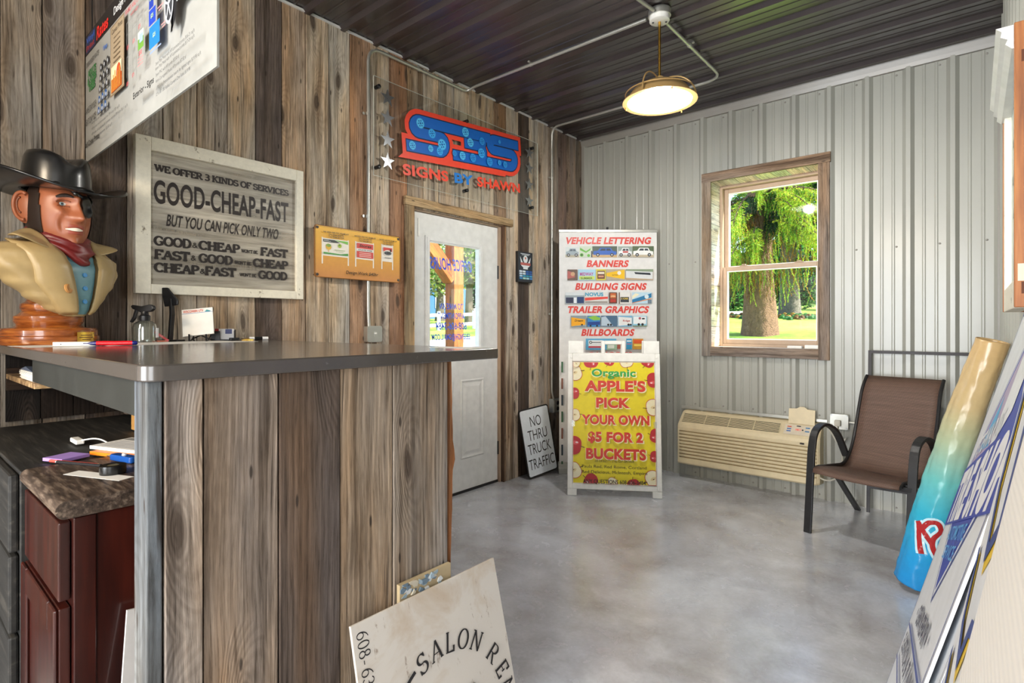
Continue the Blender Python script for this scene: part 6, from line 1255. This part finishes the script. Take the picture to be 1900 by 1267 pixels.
for i, (lb, y0, off, ulen, thk, mt) in enumerate((('plain white sheet standing directly behind the tire shop sign', -2.74, .012, .80, .004, 'sheet_white'), ('thick grey-edged sheet behind the tire shop sign, nearest the wall', -2.80, .026, .78, .012, 'galv'))):
    o = thing('sign_blank', lb, 'sign', leanframe(X0+.0, y0, off)); mb = MB(); mb.box((0, 0, .004), (ulen, thk, 1.30-.03*i)); mb.build('sheet', mt, o)
    if i == 0: art = Art(-.0003); art.line([(.815, .01), (.815, 1.29)], .006, '#2a4fae'); art.line([(.79, .01), (.79, 1.29)], .003, '#30364a'); art.build(o, 'border_line')
fl = thing('yellow_lettered_sign', 'white corrugated sign with navy and yellow script, behind the white panel', 'sign', leanframe(2.677, -3.62, 0, rad(11.3)))
mb = MB(); mb.box((0, 0, .003), (.25, .004, 1.30)); mb.build('sheet', 'sheet_white', fl)
art = Art(-.0005)
for c, w_, dx in (('#e8c22a', .024, .006), ('#1f3f8a', .017, 0)):
    for k, pts in enumerate(([(.03, 1.24), (.05, 1.10), (.10, 1.04), (.15, 1.08), (.13, 1.18), (.17, 1.26)], [(.02, 1.02), (.06, .95), (.12, .93), (.15, .98), (.21, 1.0)], [(.03, .90), (.10, .84), (.16, .88), (.21, .82)])): art.line([(a+dx, b-dx) for a, b in pts], w_, c)
art.build(fl)
for i in range(5):
    o = thing('corrugated_sheet', ('topmost pale blue corrugated sheet of the stack behind the white panel', 'second pale blue corrugated sheet of the stack behind the white panel', 'middle pale blue corrugated sheet of the stack behind the white panel', 'fourth pale blue corrugated sheet of the stack behind the white panel', 'rearmost pale blue corrugated sheet of the stack behind the white panel')[i], 'sheet', leanframe(2.677+.0065*(i+1), -3.62-.003*i, 0, rad(11.3)), 'corrugated sheets by the wall')
    mb = MB(); L_ = .25
    mb.box((0, 0, .003), (L_, .0008, .98)); mb.box((0, .0042, .003), (L_, .005, .98))
    for k in range(60): mb.box((0, .0008, .01+.016*k), (L_, .0042, .012+.016*k))
    mb.build('sheet', plain('corrugated_blue', hexc('#a9c4d6'), .45) if i == 0 else 'corrugated_blue', o) if False else mb.build('sheet', M.setdefault('corrugated_blue', plain('corrugated_blue', hexc('#a9c4d6'), .45)), o)
t = NT('fluted_white'); o_ = t.obj(); w1 = t.n('TexWave', {'wave_type': 'BANDS', 'bands_direction': 'Z'}, Vector=o_, Scale=45.0, Distortion=.5, Detail=1.0).outputs['Fac']
t.bsdf(hexc('#f0eee9'), .5, 0, t.bump(w1, .25, .002)); M['fluted_white'] = t.m
wp = thing('foam_sheet', 'blank cream-white fluted panel leaning in the foreground at right edge', 'board', leanframe(2.861-.972*math.tan(rad(10.7)), -3.895, 0, rad(10.7)))
mb = MB(); mb.box((0, 0, .002), (.42, .010, 1.29)); mb.build('panel', 'fluted_white', wp, bevel=.003)
# ------------------------------------------------------------------ window sash hung on the right-hand wall
sh = thing('hung_window_sash', 'old window sash with brown wood edge hung high on right wall', 'sign', TR(2.99, -2.5, 1.29, -90)); OFFS[sh.name] = (0, 0, 0)
# frame: x runs towards the camera, -y into the room
wd = NT('orange_pine'); o_ = wd.obj(); n1 = wd.noise(wd.vmul(o_, (30, 30, 2)), 1.5, 5, .6); wd.bsdf(wd.ramp(n1, [(.3, '#6a3a18'), (.5, '#9a5c2a'), (.7, '#b87a40')]), .55); M['orange_pine'] = wd.m
XH, ZH = .31, .63
for x_ in (XH-.012, -XH):
    mb = MB(); mb.box((x_, -.052, 0), (x_+.012, -.002, ZH)); mb.build('wood_edge', 'orange_pine', sh, bevel=.002)
mb = MB()
mb.box((-XH+.0125, -.050, 0), (-XH+.06, -.012, ZH)); mb.box((XH-.06, -.050, 0), (XH-.0125, -.012, ZH)); mb.box((-XH+.06, -.050, 0), (XH-.06, -.012, .065)); mb.build('stiles', 'worn_cream', sh, bevel=.002)
mb = MB(); mb.prism([(-.012, ZH-.052), (-.055, ZH-.052), (-.066, ZH-.040), (-.062, ZH-.030), (-.074, ZH-.022), (-.072, ZH-.010), (-.082, ZH), (-.012, ZH)], -XH+.0, XH-.0125, 'x', 0); mb.build('moulded_rail', 'white_paint', sh)
mb = MB(); mb.box((-XH+.058, -.034, .063), (XH-.058, -.030, ZH-.05)); mb.build('backing', plain('pale_mint', hexc('#c3cfc6'), .35), sh)
art = Art(-.0345)
for k, w_ in enumerate((.34, .40, .30, .22)): art.line([(-w_/2+w_*i/24, .46-.1*k+.018*sin(i*1.9)+.012*sin(i*.7)) for i in range(25)], .006, '#5a6a66')
art.build(sh)
for z in (.03, ZH-.09):
    mb = MB(); mb.box((XH, -.040, z), (XH+.0008, -.018, z+.026), 0, '#5a2e14'); mb.build('tenon_end', 'matte_print', sh)
mb = MB(); mb.box((XH, -.046, .058), (XH+.001, -.020, .096), 0, '#d8cdb8'); mb.box((XH+.001, -.035, .066), (XH+.0014, -.031, .088), 0, '#3a3028'); mb.build('corner_tag', 'matte_print', sh)
# ------------------------------------------------------------------ pendant lamp
LX, LY = 1.524, -1.575
pd = thing('pendant_lamp', 'tan caged dome pendant lamp hanging from the dark ribbed ceiling', 'lamp', TR(LX, LY, 2.49))
emit('bulb_glow', (1, .93, .82), 30.0); emit('filament', (1, .9, .75), 60)
mb = MB(); mb.lathe([(.055, H-2.49-.014), (.055, H-2.49-.066), (.048, H-2.49-.070), (0, H-2.49-.070)], 28); mb.build('canopy', 'white_plastic', pd)
mb = MB(); mb.lathe([(.062, H-2.49-.006), (.062, H-2.49-.040), (0, H-2.49-.040)], 28); mb.build('junction_box', 'galv', pd)
for a in (0.6, 3.7):
    mb = MB(); mb.lathe([(.006, 0), (.005, -.004), (0, -.004)], 8, T=TR(.036*cos(a), .036*sin(a), H-2.49-.070)); mb.build('screw', 'dark_plastic', pd)
mb = MB(); mb.tube([(0, 0, .14), (0, 0, H-2.49-.065)], .0075, 10); mb.build('stem', 'brass', pd); 
outer = [(.022, .150), (.024, .128), (.060, .120), (.110, .104), (.150, .076), (.172, .046), (.180, .026), (.203, .018), (.204, .012), (.178, .012)]
mb = MB(); mb.lathe(outer, 48, caps=False); mb.lathe([(.022, .150), (0, .152)], 20, caps=False); mb.build('shade', 'lamp_tan', pd)
mb = MB(); mb.lathe([(.176, .013), (.168, .040), (.146, .072), (.106, .098), (.058, .114), (.0, .120)], 48, caps=False); mb.build('reflector', plain('reflector_white', hexc('#f4f4f2'), .4), pd)
for k in range(3):
    a = k*2*pi/3+.5; pth = [(r*cos(a), r*sin(a), z) for r, z in ((.03, .140), (.07, .150), (.12, .145), (.165, .115), (.192, .070), (.200, .020))]
    mb = MB(); mb.tube(bend(pth, .04), .0042, 6); mb.build('cage_arm', 'lamp_tan', pd)
mb = MB(); mb.tube([(.188*cos(2*pi*k/40), .188*sin(2*pi*k/40), .060) for k in range(40)], .0036, 6, closed=True); mb.build('cage_ring', 'lamp_tan', pd)
for k in range(3):
    a = k*2*pi/3+1.3; mb = MB(); mb.tube([(.19*cos(a), .19*sin(a), .016), (.19*cos(a), .19*sin(a), -.006)], .003, 6); mb.build('thumb_screw', 'brass', pd)
mb = MB(); mb.lathe([(.014, .118), (.015, .088), (.013, .080)], 14); mb.build('socket', 'white_plastic', pd)
mb = MB(); mb.lathe([(.011, .082), (.016, .066), (.026, .046), (.028, .032), (.022, .016), (.010, .008), (0, .006)], 20); mb.build('bulb', 'bottle_glass', pd)
mb = MB(); mb.tube([(.0, 0, .07), (.006, 0, .05), (-.006, .004, .04), (.005, -.004, .03), (0, 0, .024)], .0022, 6); mb.build('filament', 'filament', pd)
l = bpy.data.lights.new('pendant_bulb', 'POINT'); l.energy = 36; l.color = (1, .96, .90); l.shadow_soft_size = .045; lo = bpy.data.objects.new('pendant_bulb', l); COL.objects.link(lo); lo.location = (LX, LY, 2.49+.0)
# ------------------------------------------------------------------ painted bust on its turned pedestal (local +x is where the face looks)
bu = thing('cowboy_bust', 'painted wooden cowboy bust with black hat and eye patch on the counter', 'bust', TR(.195, -3.985, ZT+.0003, 30))
SK, SKD, TAN, TAND, RDB, BLU = '#a05c3c', '#7c442a', '#ad9568', '#9a835a', '#6e1c1b', '#5f8a94'
wd = NT('turned_wood'); o_ = wd.obj(); n1 = wd.noise(wd.vmul(o_, (8, 8, 60)), 1.5, 4, .6); wd.bsdf(wd.ramp(n1, [(.3, '#6a3214'), (.5, '#98521f'), (.7, '#b8702e')]), .22, 0, None, Coat_Weight=.6, Coat_Roughness=.08); M['turned_wood'] = wd.m
plinth = [(0, 0), (.150, 0), (.153, .006), (.153, .030), (.147, .033), (.147, .052), (.140, .060), (.105, .064), (.095, .072), (.104, .086), (.104, .104), (.090, .112), (.080, .122), (.086, .134), (.084, .150), (.068, .160), (.056, .20), (.0, .20)]
PB = TR(-.01, -.01, 0)
mb = MB(); mb.lathe(plinth, 48, T=PB); mb.build('pedestal', 'turned_wood', bu, sharp=35)
mb = MB(); aw = rad(5); n = 8
v = []
for k in range(n+1):
    a = aw-.24+.48*k/n; v += [PB @ Vector((.1538*cos(a), .1538*sin(a), .010)), PB @ Vector((.1538*cos(a), .1538*sin(a), .046))]
mb.add(v, [(2*k, 2*k+2, 2*k+3, 2*k+1) for k in range(n)], 0, smooth=True); pl_ = mb.build('name_plate', 'brass', bu)
mb = MB()
for zz, w_ in ((.034, .16), (.026, .19), (.018, .12)):
    v = []
    for k in range(7):
        a = aw-w_+2*w_*k/6; v += [PB @ Vector((.1542*cos(a), .1542*sin(a), zz-.0015)), PB @ Vector((.1542*cos(a), .1542*sin(a), zz+.0015))]
    mb.add(v, [(2*k, 2*k+2, 2*k+3, 2*k+1) for k in range(6)], 0, '#5a3a12')
mb.build('engraving', 'print', pl_)
def G(d, s): return math.exp(-(d/s)**2)
def loft(levels, n=44, fn=None, cap=True):
    """levels: z, half-depth x, half-width y, centre x"""
    mb = MB(); v = []
    for (z, ax_, by, cx_) in levels:
        for k in range(n):
            a = 2*pi*k/n; ca, sa = cos(a), sin(a); p = Vector((cx_+ax_*math.copysign(abs(ca)**.85, ca), by*math.copysign(abs(sa)**.9, sa), z))
            v.append(fn(p, a, z) if fn else p)
    f = [(i*n+k, i*n+(k+1) % n, (i+1)*n+(k+1) % n, (i+1)*n+k) for i in range(len(levels)-1) for k in range(n)]
    if cap: f += [tuple(range(n))[::-1], tuple(range((len(levels)-1)*n, len(levels)*n))]
    return mb, v, f
def interp(tab, z):
    for a, b in zip(tab[:-1], tab[1:]):
        if z <= b[0]:
            k = (z-a[0])/(b[0]-a[0]); k = k*k*(3-2*k); return tuple(a[i]*(1-k)+b[i]*k for i in range(len(a)))
    return tab[-1]
# coat: wide shoulders that taper to a point below the chest
tab = [(.105, .030, .035, .085), (.135, .055, .085, .070), (.18, .080, .140, .050), (.23, .100, .190, .030), (.28, .112, .225, .015), (.325, .110, .235, .0), (.355, .095, .205, -.012), (.375, .078, .140, -.015), (.395, .070, .095, -.012), (.41, .064, .078, -.008)]
zs = [.105+.305*i/34 for i in range(35)]
def fold(p, a, z):
    w_ = .007*sin(a*9+z*46)*G(z-.28, .10)*(1 if abs(sin(a)) > .45 else .3); return Vector((p.x*(1+w_*3), p.y*(1+w_*2.5), p.z))
mb, v, f = loft([(z,)+interp(tab, z)[1:] for z in zs], 52, fold); mb.add(v, f, 0, TAN, smooth=True); mb.build('coat', 'painted', bu, sharp=60)
def front(y, z, d=.0):
    """point on the chest surface in front at width y and height z"""
    _, ax_, by, cx_ = interp(tab, z); q = min(.98, abs(y)/by); a = math.asin(q**(1/.9)); return Vector((cx_+ax_*cos(a)**.85+d, y, z))
# shirt wedge between the coat fronts
mb = MB(); v = []; n = 7
for i in range(18):
    z = .112+(.375-.112)*i/17; w0 = .028+.060*(i/17)
    for k in range(n): y = (-.5+k/(n-1))*w0*1.4+.004; v.append(front(y, z, .004))
mb.add(v, [(i*n+k, i*n+k+1, (i+1)*n+k+1, (i+1)*n+k) for i in range(17) for k in range(n-1)], 0, BLU, smooth=True); sh_ = mb.build('shirt', 'painted', bu)
for z in (.16, .21, .26, .31):
    p = front(.004, z, .005); mb = MB(); mb.lathe([(.0085, 0), (.0085, .003), (.005, .003), (.004, .0018), (0, .0018)], 14, 0, '#2f86c0', T=Matrix.Translation(p) @ Matrix.Rotation(rad(80), 4, 'Y')); mb.build('shirt_button', 'painted', bu)
# coat fronts and big lapels
for s in (-1, 1):
    mb = MB(); v = []
    for i in range(22):
        z = .112+.262*i/21; w0 = .022+.050*(i/21)
        for k in range(7):
            y = s*(w0+.105*(k/6)*(.35+.65*min(1, i/9))); lift = .016*(1-(k/6))**1.2+.010*sin(pi*k/6); v.append(front(y*1.0, z, lift))
    f = [(i*7+k, i*7+k+1, (i+1)*7+k+1, (i+1)*7+k) for i in range(21) for k in range(6)]
    mb.add(v, f if s > 0 else [q[::-1] for q in f], 0, TAN, smooth=True); mb.build('coat_front', 'painted', bu, solid=.006)
    mb = MB()   # collar wing standing off the neck
    P = [(-.045, s*.075, .435), (.030, s*.092, .420), (.075, s*.085, .385), (.098, s*.072, .335), (.105, s*.150, .360), (.085, s*.215, .388), (.02, s*.185, .385), (-.05, s*.13, .395)]
    c_ = sum((Vector(p) for p in P), Vector())/len(P)+Vector((.012, 0, .012)); mb.add([c_]+[Vector(p) for p in P], [((0, i+1, (i+1) % 8+1) if s < 0 else (0, (i+1) % 8+1, i+1)) for i in range(8)], 0, TAN, smooth=True); mb.build('collar', 'painted', bu, solid=.010, sub=2, sharp=0)
p = front(-.070, .205, .018); mb = MB(); mb.lathe([(.017, 0), (.018, .004), (.014, .008), (.006, .006), (0, .006)], 20, 0, '#c08a50', T=Matrix.Translation(p) @ Matrix.Rotation(rad(78), 4, 'Y') @ Matrix.Rotation(rad(-14), 4, 'X')); mb.build('coat_button', 'painted', bu)
# bandana
def band(p, a, z):
    w_ = 1+.05*sin(a*4+z*150)*G(a if a < pi else 2*pi-a, 2.2)+.03*sin(z*260+a*2); return Vector((p.x*w_, p.y*w_, p.z-.035*max(0, cos(a))**2*(.455-z)/.10))
bt = [(.335, .112, .055, .022), (.365, .118, .085, .018), (.395, .108, .092, .012), (.425, .088, .084, .006), (.455, .072, .074, -.002)]
mb, v, f = loft([(z,)+interp(bt, z)[1:] for z in [.335+.12*i/16 for i in range(17)]], 48, band); mb.add(v, f, 0, RDB, smooth=True)
mb.build('bandana', 'painted', bu, sharp=0)
# head: one continuous surface
HC = Vector((0, 0, 0)); TK = Matrix.Translation((.014, .001, .494)) @ Matrix.Rotation(rad(-12), 4, 'Z') @ Matrix.Scale(1.16, 4); NA, NB = 120, 90
HEADM = []
class HB(MB):
    def build(s, *a, **k):
        s.v = [tuple(TK @ Vector(p)) for p in s.v]; return MB.build(s, *a, **k)
def headpt(a, t_):
    ph = pi*t_; z = .135*cos(ph); r = sin(ph)**.82; fx = cos(a); fy = sin(a)
    X_ = .102*r*fx; Y_ = .080*r*fy; low = max(0, -z)/.135; frontness = max(0, fx)
    Y_ *= 1-.05*low**1.5*frontness; X_ += .020*low*frontness**1.5*r           # jaw
    X_ += .011*G(z-.043, .012)*frontness*G(fy, .75)                            # brow
    X_ -= .015*(G(z-.022, .016))*frontness*(G(fy-.38, .17)+G(fy+.38, .17))      # eye sockets
    nose = G(fy, .115+.10*G(z+.022, .014))*frontness**3
    prof = 0
    if -.036 < z < .045: prof = .006+.030*((.045-z)/.072)**1.1 if z > -.027 else .036*(1-((-.027-z)/.011)**2)
    X_ += max(0, prof)*nose
    X_ += .011*G(z+.006, .020)*frontness*(G(fy-.55, .16)+G(fy+.55, .16))       # cheekbones
    X_ -= .009*G(z+.045, .022)*frontness*(G(fy-.46, .10)+G(fy+.46, .10))        # folds beside the mouth
    X_ += .007*G(z+.050, .008)*frontness**2*G(fy, .26)+.007*G(z+.068, .008)*frontness**2*G(fy, .24)-.006*G(z+.0595, .0045)*frontness**2*G(fy, .30)
    X_ += .015*G(z+.104, .018)*frontness**2*G(fy, .34)                         # chin
    return HC+Vector((X_, Y_, z))
mb = HB(); v = [headpt(2*pi*i/NA, j/(NB-1)) for j in range(NB) for i in range(NA)]; f = []; tn = []
for j in range(NB-1):
    for i in range(NA):
        f.append((j*NA+i, (j+1)*NA+i, (j+1)*NA+(i+1) % NA, j*NA+(i+1) % NA)); z = .135*cos(pi*(j+.5)/(NB-1)); a = 2*pi*(i+.5)/NA; fy = sin(a); lip = cos(a) > .6 and abs(fy) < .30 and -.075 < z < -.043
        tn.append(hexc('#9a4a38') if lip else hexc(SK))
mb.add(v, f, 0, tn, smooth=True); neck = loft([(z, .060, .062, -.030+.2*(z+.10)) for z in (-.15, -.10, -.06, -.04)], 32); mb.add(neck[1], neck[2], 0, SK, smooth=True)
head = mb.build('head', 'painted', bu, sharp=0)
# hair and sideburns: a shell over the back and sides of the head
mb = HB(); f = []
keep = {}
def hairpt(i, j): p = headpt(2*pi*i/NA, j/(NB-1)); d = (p-HC).normalized(); return p+d*.004
v = [hairpt(i, j) for j in range(NB) for i in range(NA)]
for j in range(NB-1):
    for i in range(NA):
        a = 2*pi*(i+.5)/NA; a = a if a < pi else 2*pi-a; z = .135*cos(pi*(j+.5)/(NB-1))
        if (a > 1.9 and z > -.085) or (a > 1.12+1.5*max(0, z-.01)-.6*max(0, -z-.03) and z > -.070 and a < 2.0 and a < 1.72-2.0*min(0, z+.0)) or z > .075: f.append((j*NA+i, (j+1)*NA+i, (j+1)*NA+(i+1) % NA, j*NA+(i+1) % NA))
mb.add(v, f, 0, '#2a1e18', smooth=True); mb.build('hair', 'painted', head, sharp=0)
for s in (-1, 1):   # ears
    T_ = Matrix.Translation(HC+Vector((-.016, s*.081, .008))) @ Matrix.Rotation(rad(s*-24), 4, 'Z') @ Matrix.Rotation(rad(-8), 4, 'Y') @ Matrix.Scale(1.22, 4)
    mb = HB(); mb.ball((0, 0, 0), (.028, .010, .042), 20, 12, 0, SK, T=T_); mb.tube([T_ @ Vector((.022*cos(q)-.001, s*.009, .035*sin(q)+.002)) for q in [rad(-110+k*20) for k in range(17)]] if False else [T_ @ Vector((-.022*cos(q), s*.008, .036*sin(q)+.002)) for q in [rad(-95+k*16) for k in range(15)]], .0055, 8, 0, SK)
    mb.tube([T_ @ Vector((-.010*cos(q)-.002, s*.0095, .020*sin(q)+.004)) for q in [rad(-80+k*20) for k in range(10)]], .0035, 6, 0, SKD); mb.build('ear', 'painted', head, sharp=0)
# the open eye (his right) and brow
def facept(fy, z, d):
    t_ = math.acos(max(-1, min(1, z/.135)))/pi; a = math.asin(fy); p = headpt(a, t_); q = (p-HC); q.z = 0; return p+q.normalized()*d
e = facept(-.40, .020, -.0015)
for nm, rr, c, off in (('eyeball', (.006, .0145, .0072), '#ece6dc', 0), ('iris', (.003, .0058, .0058), '#6f8a92', .0048), ('pupil', (.002, .0026, .0028), '#141414', .0068)):
    T_ = Matrix.Translation(e) @ Matrix.Rotation(-.42, 4, 'Z') @ Matrix.Translation((off, 0, 0)); mb = HB(); mb.ball((0, 0, 0), rr, 16, 10, 0, c, T=T_); mb.build(nm, 'painted', head)
mb = HB(); mb.tube([facept(-.40+(-.5+k/8)*.40, .0285+.004*sin(pi*k/8)-.004*(k == 0), .0008) for k in range(9)], .0022, 6, 0, SKD); mb.tube([facept(-.40+(-.5+k/8)*.36, .0125, .0005) for k in range(9)], .0018, 6, 0, SKD); mb.build('eyelids', 'painted', head)
mb = HB(); mb.tube([facept(-.62+k*.055, .040+.007*sin(pi*k/9), .002) for k in range(9)], [.003, .0045, .0055, .006, .006, .006, .005, .004, .003], 6, 0, '#2a1e18'); mb.build('eyebrow', 'painted', head)
mb = HB(); v = []
for k in range(13):
    fy = -.38+.62*k/12; h_ = .0046*sin(pi*(k+.4)/12.8); v += [facept(fy, -.0595-h_, .0035), facept(fy, -.0585+h_, .0035)]
mb.add(v, [(2*k, 2*k+2, 2*k+3, 2*k+1) for k in range(12)], 0, '#efe6d2', smooth=True); mb.build('teeth', 'painted', head)
# eye patch over the left eye, strap up under the hat
mb = HB(); v = []; n = 9
for i in range(n):
    for k in range(n):
        fy = .40+(-.5+k/(n-1))*.44; z = .018+(-.5+i/(n-1))*.056; dx = (k/(n-1)-.5)*2; dz = (i/(n-1)-.5)*2; q = max(0, 1-.5*(dx*dx+dz*dz)); u = dx*math.sqrt(max(0, 1-dz*dz/2)); w_ = dz*math.sqrt(max(0, 1-dx*dx/2)); v.append(facept(.33+u*.28, .020+w_*.037, .005+.008*q))
mb.add(v, [(i*n+k, i*n+k+1, (i+1)*n+k+1, (i+1)*n+k) for i in range(n-1) for k in range(n-1)], 0, '#17191a', smooth=True)
mb.tube([facept(.30-.085*k, .038+.0052*k, .004) for k in range(9)], .005, 6, 0, '#17191a'); mb.tube([facept(.58+.04*k, .030+.004*k, .004) for k in range(9)], .005, 6, 0, '#17191a'); mb.build('eye_patch', 'painted', head, sharp=0)
# hat
ht = NT('hat_black'); ht.bsdf(hexc('#131314'), .30, 0, None, Coat_Weight=.3, Coat_Roughness=.2); M['hat_black'] = ht.m
TH_ = Matrix.Translation(HC+Vector((-.006, 0, .070))) @ Matrix.Rotation(rad(4), 4, 'Y')
hat = HB(); n = 64; v = []
crown = [(0, 1.02), (.02, 1.0), (.05, .985), (.080, .96), (.106, .92), (.121, .85), (.127, .70), (.125, .50), (.120, .25), (.118, .0)]
for z, s in crown:
    for k in range(n):
        a = 2*pi*k/n; x_ = .102*s*cos(a); y_ = .090*s*sin(a); zz = z
        if z > .095: dent = G(y_, .030)*(1 if abs(x_) < .095 else .4); zz -= .030*dent*min(1, (z-.095)/.03); zz -= .010*max(0, cos(a))**3
        if z > .04: y_ *= 1-.16*max(0, cos(a))**2*(z-.04)/.09
        v.append(TH_ @ Vector((x_, y_, zz)))
hat.add(v, [(i*n+k, i*n+(k+1) % n, (i+1)*n+(k+1) % n, (i+1)*n+k) for i in range(len(crown)-1) for k in range(n)], 0, smooth=True); ho = hat.build('hat', 'hat_black', bu, sharp=0)
mb = HB(); v = []
for i in range(11):
    q = i/10
    for k in range(n):
        a = 2*pi*k/n; x_ = (.098+.092*q)*cos(a); y_ = (.086+.104*q)*sin(a); zz = .004+.045*q**2*abs(sin(a))**2.2-.010*q*max(0, cos(a))**1.5-.012*q*max(0, -cos(a)); v.append(TH_ @ Vector((x_, y_, zz)))
mb.add(v, [(i*n+k, (i+1)*n+k, (i+1)*n+(k+1) % n, i*n+(k+1) % n) for i in range(10) for k in range(n)], 0, smooth=True); mb.build('brim', 'hat_black', ho, solid=.007, sharp=0)
mb = HB(); mb.tube([TH_ @ Vector((.104*cos(a), .092*sin(a), .012+.004*sin(a*3))) for a in [2*pi*k/40 for k in range(40)]], .006, 8, closed=True); mb.ball(TH_ @ Vector((.092, -.052, .016)), (.016, .010, .008), 12, 8); mb.ball(TH_ @ Vector((.165, -.035, -.014)), (.008, .008, .007), 10, 8); mb.build('hat_cord', 'hat_black', ho)
